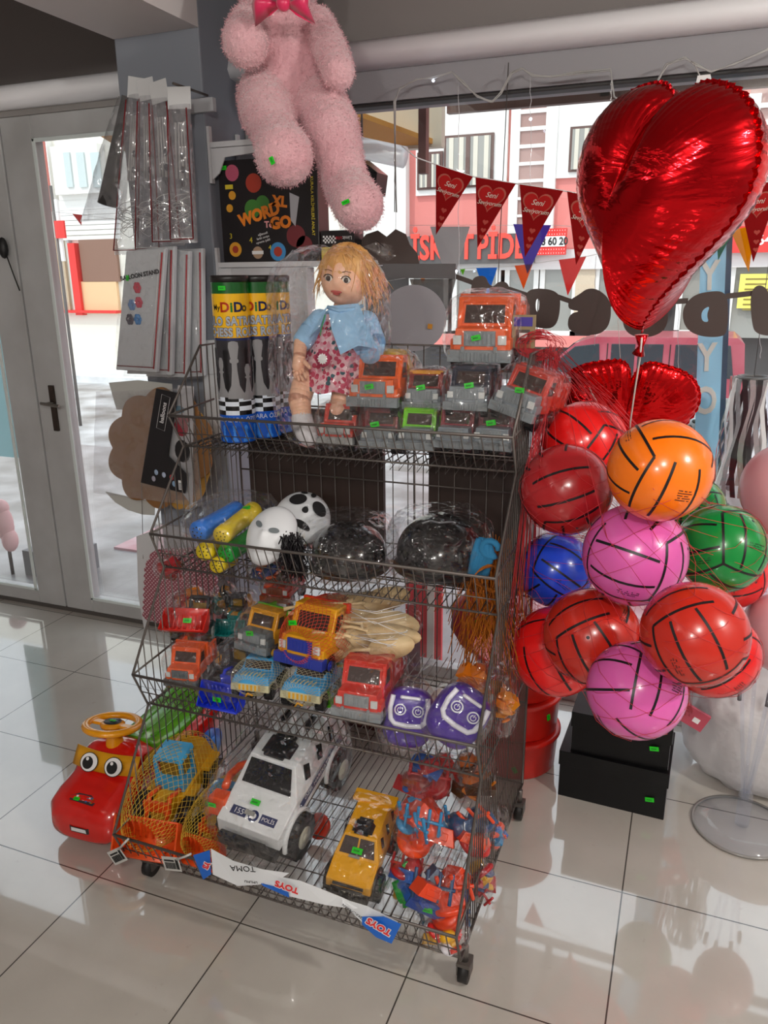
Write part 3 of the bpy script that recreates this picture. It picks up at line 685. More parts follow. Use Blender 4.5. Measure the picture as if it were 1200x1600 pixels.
# ---- outside pennants ----
def sheet(name, c, tr=.75):
    if name in MATS: return MATS[name]
    m = bpy.data.materials.new(name); m.use_nodes = True; nt = m.node_tree; nt.nodes.clear(); MATS[name] = m
    o = nt.nodes.new('ShaderNodeOutputMaterial'); a = nt.nodes.new('ShaderNodeBsdfDiffuse'); t = nt.nodes.new('ShaderNodeBsdfTranslucent'); x = nt.nodes.new('ShaderNodeMixShader')
    a.inputs[0].default_value = rgb(c); t.inputs[0].default_value = rgb(c); x.inputs[0].default_value = tr
    nt.links.new(a.outputs[0], x.inputs[1]); nt.links.new(t.outputs[0], x.inputs[2]); nt.links.new(x.outputs[0], o.inputs[0]); return m
def pennant(pts, Y, m, label, group='coloured pennants outside', dark=None):
    P = [at(x, y, Y) for x, y in pts]; b = MB(); n = Vector((0, .0015, 0))
    vs = [p for p in P]+[p+n for p in P]; k = len(P)
    b.add(vs, [tuple(range(k)), tuple(range(2*k-1, k-1, -1))]+[(i, i+k, (i+1) % k+k, (i+1) % k) for i in range(k)], m)
    return tagm(b, 'pennant', label, 'pennant', group), P
for pts, c, nm in (([(672, 354), (734, 354), (712, 425), (694, 425)], '#c4c2c1', 'grey'), ([(802, 350), (861, 352), (824, 428)], '#7a68c4', 'purple'), ([(804, 415), (832, 413), (818, 452)], '#f08a3c', 'orange'),
    ([(744, 419), (777, 418), (761, 466)], '#3d9be0', 'blue'), ([(873, 406), (916, 401), (887, 462)], '#ee6e6c', 'pink'), ([(1118, 350), (1157, 340), (1122, 407)], '#2f9478', 'green'), ([(1141, 360), (1180, 352), (1170, 425)], '#f5b81e', 'yellow'),
    ([(719, 421), (727, 420), (723, 430)], '#8ed04a', 'lime'), ([(657, 434), (664, 434), (661, 444)], '#e6a62a', 'small amber')):
    pennant(pts, 3.3, sheet('pennant_'+nm.replace(' ', '_'), c), nm+' triangular pennant hanging on the string outside the window')
pennant([(113, 334), (128, 336), (127, 352)], 3.4, redt, 'small red pennant seen through the glass door')
b = MB(); b.tube([at(84, 331, 3.402), at(113, 334, 3.402), at(200, 345, 3.402)], .0012, offw, 4); tagm(b, 'pennant_string', 'thin string with the small red pennant outside the glass door', 'string')
b = MB(); b.tube([at(640, 352, 3.31), at(760, 352, 3.31), at(870, 352, 3.31), at(1000, 362, 3.31), at(1120, 350, 3.31), at(1240, 330, 3.31)], .0012, offw, 4)
b.tube([at(600, 440, 3.31), at(720, 420, 3.31), at(800, 416, 3.31), at(920, 400, 3.31), at(1010, 380, 3.31)], .0015, offw, 4)
tagm(b, 'pennant_string', 'thin white strings carrying the coloured pennants outside', 'string')
# left of the door outside
b = MB(); c = atz(40, 925, -.05); b.cyl((c.x-.0, c.y+.3, -.05), (c.x-.14, c.y+.3, 1.3), .012, wire); b.cyl((c.x+.03, c.y+.3, -.05), (c.x-.1, c.y+.3, 1.3), .01, wire)
b.box((c.x-.2, c.y+.2, -.05), (c.x+.12, c.y+.45, .1), mat('grey_block', '#77787a', .6)); tagm(b, 'sign_weight', 'grey weighted foot with thin metal poles outside the left door', 'sign foot')
b = MB(); q = at(5, 620, 3.3); b.box((q.x-.15, 3.3, q.z-.35), (q.x+.05, 3.31, q.z+.5), mat('teal_banner', '#9fd0d6', .6)); tagm(b, 'banner', 'pale teal banner outside the left door leaf', 'banner')
b = MB(); q = at(8, 820, 3.15); b.ball((q.x, 3.15, q.z), (.045, .05, .11), mat('pale_pink_plush', '#e8c0c0', .8), 18); b.ball((q.x+.02, 3.15, q.z-.09), (.04, .05, .07), MATS['pale_pink_plush'], 16); b.ball((q.x-.02, 3.15, q.z+.1), (.05, .05, .05), MATS['pale_pink_plush'], 16)
b.cyl((q.x, 3.15, q.z-.1), (q.x, 3.15, -.05), .01, wire)
tagm(b, 'pink_toy', 'pale pink toy seen through the left door leaf', 'toy')
# road markings / far left wall to close the view
b = MB(); b.box((-60, 21, -1.2), (-24, 24, 9), offw); tagm(b, 'far_building', 'pale building further along the street to the left', 'building')
b = MB(); b.box((9, 20, -1.2), (50, 24, 9), salmon); tagm(b, 'far_building', 'pink building further along the street to the right', 'building')

b = MB(); P = [at(x, y, 3.2) for x, y in ((566, 246), (598, 272), (594, 305), (572, 312), (556, 290))]; cx = P[0]
b.prism([(p.x, p.z) for p in P], .12, mat('black_gloss', '#121212', .2), T(0, 3.14, 0)); b.cyl((P[0].x, 3.2, P[0].z-.01), (P[0].x, 3.2, P[0].z+.15), .005, wire)
tagm(b, 'black_angular_item', 'black angular item hanging outside behind the bear foot', 'lamp')  # plain black item; its use as a lamp is made up
# ================= wall shelves, bear =================
shm = mat('white_shelf', '#c9cacd', .4)
def shelf(z, x1, y0, label, brk):
    e = empty('wall_shelf', (-1.62, (y0+2.7)/2, z), label=label, cat='shelf'); 
    O = Matrix.Translation(-Vector((-1.62, (y0+2.7)/2, z)))
    b = MB(); b.box((-1.62, y0, z-.018), (x1, 2.7, z), shm, O); b.build('shelf_board', e, bevel=.002)
    for y in brk:
        b = MB(); b.box((-1.622, y-.006, z-.13), (-1.612, y+.012, z+.05), shm, O)
        b.prism([(-1.615, z-.02), (-1.36, z-.02), (-1.40, z-.04), (-1.56, z-.05), (-1.585, z-.1), (-1.615, z-.12)], .006, shm, O @ T(0, y, 0)); b.build('bracket', e)
    return e
zu = at(400, 216, 2.5).z; zl = 1.646
shelf(zu, -1.15, 2.502, 'upper white wall shelf the pink bear sits on', (2.505, 2.69))
shelf(zl, -1.03, 2.502, 'lower white wall shelf under the black board game box', (2.505, 2.69))
b = MB(); b.box((-1.56, 2.5, 1.25), (-1.26, 2.56, zl-.02), mat('pale_grey_carton', '#b9b9bc', .6)); tag(b.build('carton', bevel=.003), 'pale grey carton behind the chess tubes, under the lower shelf', 'carton')
fur = mat('pink_plush_fur', '#dda6ae', .95, bump=(90, .8, .01), vary=(9, '#e6b8be'), sheen=.6)
bear = empty('teddy_bear', (-1.3, 2.45, zu), label='large pink plush teddy bear with a red bow, sitting on the upper shelf', cat='teddy bear')
BO = Vector((-1.3, 2.45, zu))
def remeshed(mb, name, parent, vox, smooth=6, disp=0, dsc=.03, mats=None):
    o = mb.build(name, parent)
    r = o.modifiers.new('r', 'REMESH'); r.mode = 'VOXEL'; r.voxel_size = vox; r.use_smooth_shade = True
    s_ = o.modifiers.new('s', 'SMOOTH'); s_.iterations = smooth; s_.factor = .6
    if disp:
        t = bpy.data.textures.new('n', 'CLOUDS'); t.noise_scale = dsc; t.noise_depth = 3
        d = o.modifiers.new('d', 'DISPLACE'); d.texture = t; d.strength = disp; d.mid_level = .5; d.texture_coords = 'LOCAL'
    return o
def limb(b, keys, m, O, n=18, steps=5):
    """keys: (px,py,Y,rpx) smoothly joined round volumes"""
    P = [(at(x, y, Y)-O, rp*mpp(at(x, y, Y))) for x, y, Y, rp in keys]
    for (p, r), (q, s_) in zip(P, P[1:]):
        for k in range(steps+1): t = k/steps; b.ball(p.lerp(q, t), r+(s_-r)*t, m, n)
b = MB()
limb(b, [(446, 50, 2.46, 60), (455, 100, 2.44, 72), (462, 145, 2.44, 68)], fur, BO)
limb(b, [(432, -60, 2.42, 72), (432, -30, 2.40, 66)], fur, BO)                        # head
limb(b, [(432, -30, 2.3, 32), (432, -25, 2.26, 24)], fur, BO)
for x in (378, 492): limb(b, [(x, -110, 2.45, 26), (x, -105, 2.45, 26)], fur, BO)
limb(b, [(410, 24, 2.40, 30), (390, 44, 2.28, 34), (384, 66, 2.20, 37)], fur, BO)     # arms
limb(b, [(496, 40, 2.40, 28), (516, 78, 2.34, 28), (528, 112, 2.28, 27)], fur, BO)
limb(b, [(412, 152, 2.34, 42), (418, 178, 2.24, 43), (432, 212, 2.17, 35), (444, 243, 2.11, 46)], fur, BO)
limb(b, [(502, 168, 2.38, 44), (520, 205, 2.30, 43), (532, 252, 2.27, 37), (542, 292, 2.25, 37), (560, 320, 2.17, 40)], fur, BO)
bb = remeshed(b, 'body', bear, .008, 2, .009, .016)
bb.name = 'body'
def furry(o, n, L_, m, seed=2):
    """short plush pile as fine tufts on the body"""
    bpy.context.view_layer.update()
    ev = o.evaluated_get(bpy.context.evaluated_depsgraph_get()); me = ev.to_mesh(); rnd = random.Random(seed)
    V = [(v.co.copy(), v.normal.copy()) for v in me.vertices]; ev.to_mesh_clear()
    tb = MB()
    for k in range(n):
        p, nn = V[rnd.randrange(len(V))]
        j = Vector((rnd.uniform(-1, 1), rnd.uniform(-1, 1), rnd.uniform(-1, 1)))
        p = p+j*.006; d = (nn+j*.55+Vector((0, 0, -.35))).normalized(); s_ = d.orthogonal().normalized(); s_.rotate(Matrix.Rotation(rnd.random()*6.28, 3, d))
        w_ = .0011; l = L_*(.6+.8*rnd.random()); p = p-nn*.002
        tb.add([p-s_*w_, p+s_*w_, p+d*l], [(0, 1, 2)], m)
    f = tb.build('plush_pile', o.parent); return f
pile = furry(bb, 60000, .0055, fur); pile['kind'] = 'stuff'
for dx in (-26, 26):
    b = MB(); b.ball(at(432+dx, -62, 2.26)-BO, .014, INK, 14); b.build('eye', bear)
b = MB(); b.ball(at(432, -32, 2.205)-BO, (.024, .014, .017), mat('brown_nose', '#5a3434', .4), 14); b.build('nose', bear)
b = MB(); b.tube([at(x, y, 2.20)-BO for x, y in ((432, -24), (432, -14), (422, -8))], .002, INK, 5); b.tube([at(x, y, 2.20)-BO for x, y in ((432, -14), (442, -8))], .002, INK, 5); b.build('mouth', bear)
satin = mat('red_pink_satin', '#e02a5e', .3, sheen=.3)
b = MB()
for s_ in (-1, 1):
    kx = 443; P0 = at(kx, 6, 2.14)-BO
    tip = [at(kx+s_*12, -4, 2.15)-BO, at(kx+s_*40, -20, 2.11)-BO, at(kx+s_*50, 6, 2.12)-BO, at(kx+s_*44, 42, 2.13)-BO, at(kx+s_*14, 18, 2.15)-BO]
    if s_ > 0: tip[2] = at(kx+38, 8, 2.14)-BO; tip[3] = at(kx+50, 38, 2.16)-BO
    c = sum(tip, Vector())/5
    vs = [P0]+tip+[c+Vector((0, -.03, 0)), c+Vector((0, .03, 0))]
    b.add(vs, [(0, 1, 6), (1, 2, 6), (2, 3, 6), (3, 4, 6), (4, 5, 6), (5, 0, 6), (1, 0, 7), (2, 1, 7), (3, 2, 7), (4, 3, 7), (5, 4, 7), (0, 5, 7)], satin, smooth=True)
    b.add([P0, at(kx+s_*20, 24, 2.14)-BO, at(kx+s_*50, 40, 2.15)-BO], [(0, 1, 2)], satin)
b.ball(at(443, 5, 2.13)-BO, .02, satin, 14)
b.build('ribbon_bow', bear)
sticker(bear, at(425, 251, 2.022)-BO, RX(-25) @ RY(62) @ RZ(10), .011)
sticker(bear, at(540, 316, 2.085)-BO, RX(-25) @ RY(-30) @ RZ(10), .011)
# ================= game boxes =================
def P0(x, y, Y): return at(x, y, Y)
gb_ = empty('board_game_box', (-1.409, 2.562, zl), label='black board game box with orange slanted lettering, on the lower wall shelf', cat='board game'); gb_.scale = (1.03,)*3
blk = mat('game_box_black', '#1d191b', .3)
b = MB(); b.box((-.185, -.04, 0), (.185, .04, .325), blk); b.build('box', gb_, bevel=.002)
org = mat('neon_orange_print', '#e8821e', .4); b = MB(); f = -.0412
G = lambda x, z, r=0: T(x, f, z) @ RY(r)
OR = -.09
add_text(b, 'WORD', .052, org, G(-.035, .150, -14), .0004, .0028, xs=.95); add_text(b, 'GO', .050, org, G(.045, .122, -4), .0004, .0028)
add_text(b, 'XL', .045, org, G(.045, .188, 8), .0004, .0022); add_text(b, 'To', .028, mat('pink_print', '#e9a0a0', .4), G(-.0, .118, 0), .0004, .001)
yel = mat('yellow_print', '#d8c432', .4); wht = mat('white_print', '#e4e4e4', .4)
add_text(b, '3', .024, yel, G(-.15, .085), .0003); add_text(b, '4', .026, yel, G(-.072, .07), .0003); add_text(b, '4', .022, yel, G(.0, .045), .0003)
for k, s in enumerate(('eğlenceli', 'farklı seviye', 'oynama şekli')): add_text(b, s, .0105, wht, G(-.025, .09-.012*k, -12), .0003)
def disc(b, x, z, r, m, y=f, n=20): b.add([(x+r*math.cos(2*PI*k/n), y, z+r*math.sin(2*PI*k/n)) for k in range(n)], [tuple(range(n))], m)
pk = mat('print_pink', '#b9536e', .5); gr = mat('print_green', '#3c7a2c', .5); bl_ = mat('print_blue', '#3b83b8', .5); rd = mat('print_red', '#a3331f', .5); yw = mat('print_amber', '#d99a26', .5)
disc(b, -.13, .285, .026, pk); disc(b, -.06, .17, .03, gr, f+.0006); disc(b, -.02, .185, .026, gr, f+.0007); disc(b, -.135, .215, .014, yw); disc(b, -.148, .175, .013, yw); disc(b, -.135, .042, .024, yw); disc(b, -.135, .042, .012, rd, f-.0003)
disc(b, .03, .032, .03, bl_); disc(b, .03, .032, .016, rd, f-.0003); disc(b, -.05, .25, .03, rd); disc(b, .1, .08, .035, mat('print_dark_red', '#6b2228', .5)); disc(b, .13, .05, .03, MATS['print_dark_red'])
disc(b, -.048, .03, .02, mat('print_tan', '#a98c72', .5)); 
b.box((-.07, f-.0005, .025), (-.026, f, .036), wht); b.box((-.16, f-.0005, .235), (-.13, f, .249), yel)
b.add([(.083, f-.0004, .215), (.118, f-.0004, .2), (.1, f-.0004, .11), (.083, f-.0004, .13)], [(0, 1, 2, 3)], mat('print_grey', '#aaaab0', .5))
add_text(b, 'KURALA KELİMELERİ ANLAT', .014, yel, T(.165, f, .17) @ RY(90), .0003)
b.build('cover_print', gb_); sticker(gb_, (-.162, f-.001, .302), None, .012)
tb = empty('small_car_box', (at(524, 372, 2.5).x, 2.56, zl), label='small black toy box with a checker strip, right of the board game box', cat='toy box')
b = MB(); zt = at(524, 357, 2.42).z-zl; b.box((-.062, -.04, 0), (.06, .04, zt), blk); b.box((-.062, -.0405, 0), (.06, -.04, zt*.45), yel); b.build('box', tb, bevel=.003)
b = MB(); 
for i in range(8):
    for j in range(4):
        if (i+j) % 2: b.box((-.055+i*.006, -.0412, zt*.58+j*.006), (-.049+i*.006, -.0405, zt*.58+j*.006+.006), wht)
add_text(b, 'Limit', .017, wht, T(.035, -.0415, zt*.75) @ RY(180), .0003); add_text(b, '1/16', .014, mat('print_bright_red', '#d81e34', .4), T(.005, -.0415, zt*.75) @ RY(180), .0003); b.build('cover_print', tb)
# ================= chess roll tubes =================
def chess_tube(px, Y, rot, label):
    z0 = 1.16; p = at(px, 560, Y); top = at(px, 431, Y).z; h = top-z0; r = .049
    e = empty('chess_roll_tube', (p.x, Y, z0), (0, 0, R(rot)), label, 'chess set tube', 'chess roll tubes on the top shelf')
    b = MB(); g = lambda f: h*(1-f)
    segs = [(.03, .10, mat('label_green', '#0a5a1e', .25)), (.10, .355, mat('label_yellow', '#f0b912', .25)), (.355, .37, mat('label_navy', '#1c2a5e', .25)), (.37, .82, mat('label_photo_grey', '#252428', .25, vary=(4, '#3d3c41'))), (.82, .995, mat('label_blue', '#1257c4', .25))]
    for a, c, m in segs: b.lathe([(r, g(c)), (r, g(a))], m, n=40, caps=False)
    b.build('tube', e)
    b = MB(); b.lathe([(0, g(.035)), (r+.0015, g(.035)), (r+.002, h-.002), (r-.002, h+.002), (0, h+.002)], mat('tube_cap_black', '#1b1716', .35), n=40); b.build('lid', e)
    b = MB(); b.lathe([(0, -.0), (r+.001, 0), (r+.001, h*.008), (0, h*.008)], MATS['tube_cap_black'], n=40); b.build('base_cap', e)
    def wr(off): 
        def f(v): a = (v.x+off)/r; rr = r+.0006; return Vector((rr*math.sin(a), -rr*math.cos(a), v.z))
        return f
    b = MB(); wt = mat('label_white', '#dfe8f4', .3); nv = mat('label_outline', '#1c2f7a', .3)
    for s, z, sz in (('RULO SATRANÇ', .26, .03), ('CHESS ROLLS', .325, .03)):
        add_text(b, s, sz, nv, T(0, 0, g(z)), .0002, .0022, warp=wr(0), xs=.82, spacing=1.08)
        vs, fs = text_mesh(s, sz, .0004, .0012, spacing=1.08); W = wr(0); b.add([W(Vector((v.x*.82, 0, v.y)))*1.012+Vector((0, 0, -W(Vector((v.x, 0, v.y))).z*.012)) for v in vs], fs, wt, T(0, 0, g(z)))
    add_text(b, 'My', .02, INK, T(0, 0, g(.18)), .0002, .0003, warp=wr(-.047))
    for k, (ch, c) in enumerate((('D', 'label_red_ink'), ('i', 'label_green_ink'), ('D', 'label_navy_ink'), ('o', 'label_ochre_ink'))):
        add_text(b, ch, .034 if ch != 'o' else .03, mat(c, {'label_red_ink': '#d8401e', 'label_green_ink': '#2f9a3a', 'label_navy_ink': '#242a6e', 'label_ochre_ink': '#6b5a18'}[c], .3), T(0, 0, g(.18)), .0002, .0012, warp=wr(-.022+.018*k))
    b.build('label_lettering', e)
    b = MB(); gy = mat('chessman_grey', '#8d8d90', .3); bk = mat('chessman_black', '#101013', .3)
    def man(x, h0, hh, m, w_, kind=0):
        prof_ = [(1, 0), (1, .1), (.62, .2), (.5, .24), (.32, .5), (.3, .62), (.52, .64), (.52, .68), (.4, .7), (.62, .9), (.55, .98), (.15, 1.0)] if not kind else [(1, 0), (1, .14), (.6, .24), (.3, .55), (.3, .6), (.55, .64), (.3, .68), (.5, .78), (.5, .9), (.25, 1.0)]
        for (a, z), (c, y) in zip(prof_, prof_[1:]):
            W = wr(0); NS = 6; lift = 1.004 if m is bk else (1.012 if hh > .14 else 1.018)
            for i_ in range(NS):
                f0, f1 = -1+2*i_/NS, -1+2*(i_+1)/NS; q = [(x+f0*a*w_, h0+z*hh), (x+f1*a*w_, h0+z*hh), (x+f1*c*w_, h0+y*hh), (x+f0*c*w_, h0+y*hh)]
                pv = [W(Vector((u, 0, v))) for u, v in q]; b.add([Vector((p_.x*lift, p_.y*lift, p_.z)) for p_ in pv], [(0, 1, 2, 3)], m)
    zb = g(.71)
    for cx in (-.105, 0, .105):
        man(cx-.028, zb, .125, bk, .012); man(cx+.03, zb, .13, bk, .012); man(cx-.044, zb, .105, gy, .016, 1); man(cx-.006, zb-.004, .152, gy, .022); man(cx+.03, zb-.008, .095, gy, .018, 1)
    for i in range(16):
        for j in range(4):
            W = wr(0); x0 = -.154+i*.01925; z0_ = g(.82)+j*h*.0275
            m = wt if (i//2+j) % 2 else bk
            b.add([W(Vector((x0+dx, 0, z0_+dz))) for dx, dz in ((0, 0), (.01, 0), (.01925, 0), (.01925, h*.0275), (.01, h*.0275), (0, h*.0275))], [(0, 1, 2, 3, 4, 5)], m)
    for k in range(10): man(-.14+k*.031, g(.985), .045, mat('label_light_blue', '#3d8ae6', .3), .009, k % 2)
    add_text(b, 'TÜM ZEKALARA ÖZEL TAKIM', .017, wt, T(0, 0, g(.85)), .0002, .0004, warp=wr(0))
    b.build('label_picture', e)
    return e
t1 = chess_tube(366, 1.84, 38, 'yellow, green and blue chess roll tube nearest the front, with a green price sticker')
sticker(t1, (math.sin(-.5)*.0505, -math.cos(-.5)*.0505, .41), RZ(-28), .01)
chess_tube(407, 1.92, 30, 'chess roll tube standing between the front tube and the rear one')
chess_tube(430, 1.995, 50, 'rearmost chess roll tube, mostly hidden beside the bagged doll')
# ================= doll =================
DY = 1.93; DO = at(520, 660, 1.88); DO.z = 1.16
doll = empty('baby_doll', DO, label='blond baby doll in blue jacket and floral dress, bagged, on the top shelf', cat='doll')
skin = mat('doll_vinyl_skin', '#f4bfa0', .35, sub=.1); lips = mat('doll_lips', '#c0504a', .35)
HC = at(541, 432, DY)-DO; hr = 43*mpp(at(541, 432, DY))
HM = T(*HC) @ RZ(2) @ RY(6) @ RX(6)
def face(p):
    q = p.copy()
    if p.y < 0:
        q.y *= .92
        if p.z < 0: q.x *= 1+.08*(-p.z)
        q.y -= .11*math.exp(-((p.x)**2/.012+(p.z+.18)**2/.014))            # nose
        q.y -= .06*math.exp(-((abs(p.x)-.38)**2/.05+(p.z+.38)**2/.05))      # cheeks
        q.y += .05*math.exp(-((abs(p.x)-.33)**2/.02+(p.z-.02)**2/.015))     # sockets
        q.y -= .05*math.exp(-((p.x)**2/.03+(p.z+.82)**2/.03))
    return q
b = MB(); b.ball((0, 0, 0), (hr*.92, hr*.95, hr*1.05), skin, 48, HM, face)
b.ball((hr*.9, hr*.05, -hr*.1), (hr*.1, hr*.16, hr*.2), skin, 12, HM); b.ball((-hr*.9, hr*.05, -hr*.1), (hr*.1, hr*.16, hr*.2), skin, 12, HM)
limb(b, [(540, 465, DY+.02, 14), (535, 485, DY+.02, 16)], skin, DO)
limb(b, [(470, 535, 1.84, 11), (468, 556, 1.82, 10), (466, 572, 1.81, 10)], skin, DO)          # forearm and hand
for k, (dx, dy) in enumerate(((-7, 8), (-2, 12), (4, 12), (9, 8))): limb(b, [(466+dx*.6, 574+dy*.2, 1.808, 3.4), (466+dx, 574+dy, 1.80, 3), (466+dx+3, 574+dy+7, 1.803, 2.6)], skin, DO, 10)
limb(b, [(476, 566, 1.808, 4), (484, 574, 1.80, 3.2)], skin, DO, 10)
limb(b, [(478, 590, 1.86, 20), (468, 625, 1.82, 18), (472, 652, 1.80, 15)], skin, DO)
limb(b, [(540, 600, 1.90, 20), (530, 640, 1.86, 16)], skin, DO)
b.build('body', doll)
for sx in (-1, 1):
    b = MB(); ex, ez = sx*.34*hr, -.0*hr; ey = -hr*.80
    b.ball((ex, ey, ez), (hr*.15, hr*.08, hr*.115), mat('doll_eye_white', '#e8e2dc', .15), 16, HM); b.ball((ex, ey-.05*hr, ez), (hr*.095, hr*.06, hr*.095), mat('doll_iris', '#3a2a22', .1), 14, HM)
    o = b.build('eye', doll)
    b = MB(); b.tube([(ex+hr*.17*math.cos(a), ey-hr*.06, ez+hr*.12*math.sin(a)+.02*hr) for a in [PI*k/8 for k in range(9)]], hr*.018, INK, 5, M=HM)
    b.tube([(ex-sx*hr*.14, -hr*.86, ez+hr*.26), (ex, -hr*.9, ez+hr*.31), (ex+sx*hr*.16, -hr*.8, ez+hr*.27)], hr*.016, mat('doll_brow', '#8a5a3a', .6), 5, M=HM); b.build('eyelash', o)
b = MB(); b.ball((-hr*.05, -hr*.9, -hr*.43), (hr*.17, hr*.06, hr*.045), lips, 14, HM); b.ball((hr*.05, -hr*.9, -hr*.43), (hr*.17, hr*.06, hr*.045), lips, 14, HM); b.ball((0, -hr*.89, -hr*.5), (hr*.14, hr*.07, hr*.05), lips, 14, HM); b.build('lips', doll)
hairm = mat('doll_blond_hair', '#d99a50', .45, vary=(12, '#e8b878')); rnd = random.Random(11); b = MB()
b.ball((0, hr*.14, hr*.14), (hr*1.0, hr*.98, hr*1.03), hairm, 30, HM, fn=lambda p: p*(1+.05*noise.noise(p*6)))
for k in range(520):
    a = rnd.uniform(0, 2*PI); th = rnd.uniform(0, 1.9)
    d = Vector((math.sin(th)*math.cos(a), math.sin(th)*math.sin(a), math.cos(th)))
    if d.y < -.45 and d.z < .62 and abs(d.x) < .72: continue
    p = Vector((d.x*1.0, d.y*.98+.14, d.z*1.03+.14))*hr; side = 1 if d.x > 0 else -1; pts = [p]; v = Vector((side*.35+rnd.uniform(-.3, .3), rnd.uniform(-.25, .25), -.35))
    L_ = rnd.uniform(.25, .6)*hr*(1.5 if d.x > .3 else 1)
    for j in range(5):
        v = v+Vector((rnd.uniform(-.25, .25), rnd.uniform(-.2, .2), -.25)); q = pts[-1]+v.normalized()*L_/3
        c = Vector((0, hr*.14, hr*.1)); e_ = (q-c); 
        if e_.length < hr*1.02: q = c+e_.normalized()*hr*1.02
        pts.append(q)
    b.tube(pts, rnd.uniform(.0012, .0022), hairm, 4, M=HM, r1=.0004)
b.build('hair', doll)['label'] = 'wavy strawberry blond hair'
blue = mat('pale_blue_felt', '#9ccaf0', .85, bump=(120, .3, .001))
def dressmat():
    m = bpy.data.materials.new('floral_dress_cloth'); m.use_nodes = True; nt = m.node_tree; N = nt.nodes.new; L = nt.links.new; bs = nt.nodes['Principled BSDF']; bs.inputs['Roughness'].default_value = .8
    tc = N('ShaderNodeTexCoord'); v = N('ShaderNodeTexVoronoi'); v.inputs['Scale'].default_value = 95; L(tc.outputs['Object'], v.inputs['Vector'])
    r = N('ShaderNodeValToRGB'); r.color_ramp.interpolation = 'CONSTANT'; els = r.color_ramp.elements
    els[0].color = rgb('#b51f4a'); els[0].position = 0; els[1].position = .3; els[1].color = rgb('#d88a9c')
    for p, c in ((.45, '#2c5660'), (.56, '#e6c2c8'), (.8, '#c03a5c')): e = els.new(p); e.color = rgb(c)
    sp = N('ShaderNodeSeparateColor'); L(v.outputs['Color'], sp.inputs[0]); L(sp.outputs[0], r.inputs[0])
    lt = N('ShaderNodeMath'); lt.operation = 'LESS_THAN'; lt.inputs[1].default_value = .62; L(v.outputs['Distance'], lt.inputs[0])
    mx = N('ShaderNodeMix'); mx.data_type = 'RGBA'; mx.inputs[6].default_value = rgb('#d9a9b2'); L(lt.outputs[0], mx.inputs[0]); L(r.outputs[0], mx.inputs[7]); L(mx.outputs[2], bs.inputs['Base Color']); return m
dm = dressmat()
b = MB(); c0 = at(530, 490, DY+.0)-DO; c1 = at(518, 608, 1.89)-DO; k = mpp(at(520, 560, DY)); n = 36; vs = []; fs = []
for i in range(9):
    t = i/8; c = c0.lerp(c1, t); rx = (30+34*t**.8)*k; ry = (24+18*t)*k
    for j in range(n): a = 2*PI*j/n; w_ = 1+.06*t*math.sin(a*9+t*2); vs.append(c+Vector((rx*w_*math.cos(a), ry*w_*math.sin(a), .004*math.sin(a*9)*t)))
for i in range(8):
    for j in range(n): fs.append((i*n+j, i*n+(j+1) % n, (i+1)*n+(j+1) % n, (i+1)*n+j))
b.add(vs, fs, dm, smooth=True)
dr = b.build('dress', doll)
b = MB(); q = at(507, 560, 1.80)-DO; q.y -= .012; star = [((.015 if i % 2 == 0 else .011)*math.cos(PI*i/12), (.015 if i % 2 == 0 else .011)*math.sin(PI*i/12)) for i in range(24)]
b.cyl((q.x, q.y+.004, q.z), (q.x, q.y+.002, q.z), .021, mat('magenta_badge', '#b01f50', .5), n=24); b.prism([(q.x+x, q.z+z) for x, z in star], .001, wht, T(0, q.y, 0)); b.build('badge', dr)
b = MB()      # jacket: shell round the shoulders with collar and sleeve
c0 = at(533, 484, DY)-DO; c1 = at(542, 548, DY)-DO; vs = []; fs = []; A0, A1 = -1.15, 4.25; n = 40
for i in range(10):
    t = i/9; c = c0.lerp(c1, t); rx = (20+38*min(1, t*1.6)**.7)*k; ry = (20+14*min(1, t*2))*k
    for j in range(n+1):
        a = A0+(A1-A0)*j/n-.1; lift = .0
        vs.append(c+Vector((rx*math.cos(a), ry*math.sin(a), .012*math.cos(a*2)*t)))
for i in range(9):
    for j in range(n): fs.append((i*(n+1)+j, i*(n+1)+j+1, (i+1)*(n+1)+j+1, (i+1)*(n+1)+j))
b.add(vs, fs, blue, smooth=True)
limb(b, [(500, 500, DY-.03, 17), (484, 518, 1.88, 17), (474, 532, 1.85, 16)], blue, DO, 16)
limb(b, [(572, 505, DY, 20), (583, 535, DY-.02, 20), (580, 552, DY-.03, 19)], blue, DO, 16)
F_ = [at(x, y, Y)-DO for x, y, Y in ((512, 478, 1.865), (560, 474, 1.87), (590, 545, 1.85), (560, 540, 1.835), (532, 554, 1.825), (518, 515, 1.83))]
ctr = at(548, 515, 1.815)-DO
b.add(F_+[ctr], [(i, (i+1) % 6, 6) for i in range(6)], blue, smooth=True)
F_ = [at(x, y, Y)-DO for x, y, Y in ((512, 478, 1.855), (500, 490, 1.85), (484, 525, 1.83), (500, 510, 1.825))]
b.add(F_, [(0, 1, 2, 3)], blue)
b.tube([at(x, y, Y)-DO for x, y, Y in ((512, 480, 1.86), (530, 485, 1.85), (552, 483, 1.86), (566, 478, 1.89))], .005, blue, 8)
b.build('jacket', doll)['label'] = 'pale blue felt jacket'
b = MB(); sock = mat('white_sock', '#d8d6da', .9, bump=(80, .5, .002)); limb(b, [(472, 655, 1.80, 17), (476, 672, 1.785, 18), (482, 682, 1.775, 15)], sock, DO, 16); b.build('sock', doll)
b = MB(); b.tube([at(x, y, 1.80)-DO for x, y in ((508, 492), (503, 510), (500, 525))], .0014, mat('green_tag_string', '#2fae5a', .5), 5); b.build('tag_string', doll)
lo = at(455, 625, 1.90)-DO; hi = at(598, 385, 1.90)-DO
add_bag(doll, (lo.x-.005, -.14, .0), (hi.x, .14, hi.z), 5, tail=None, pw=4, n=40, amp=.07)
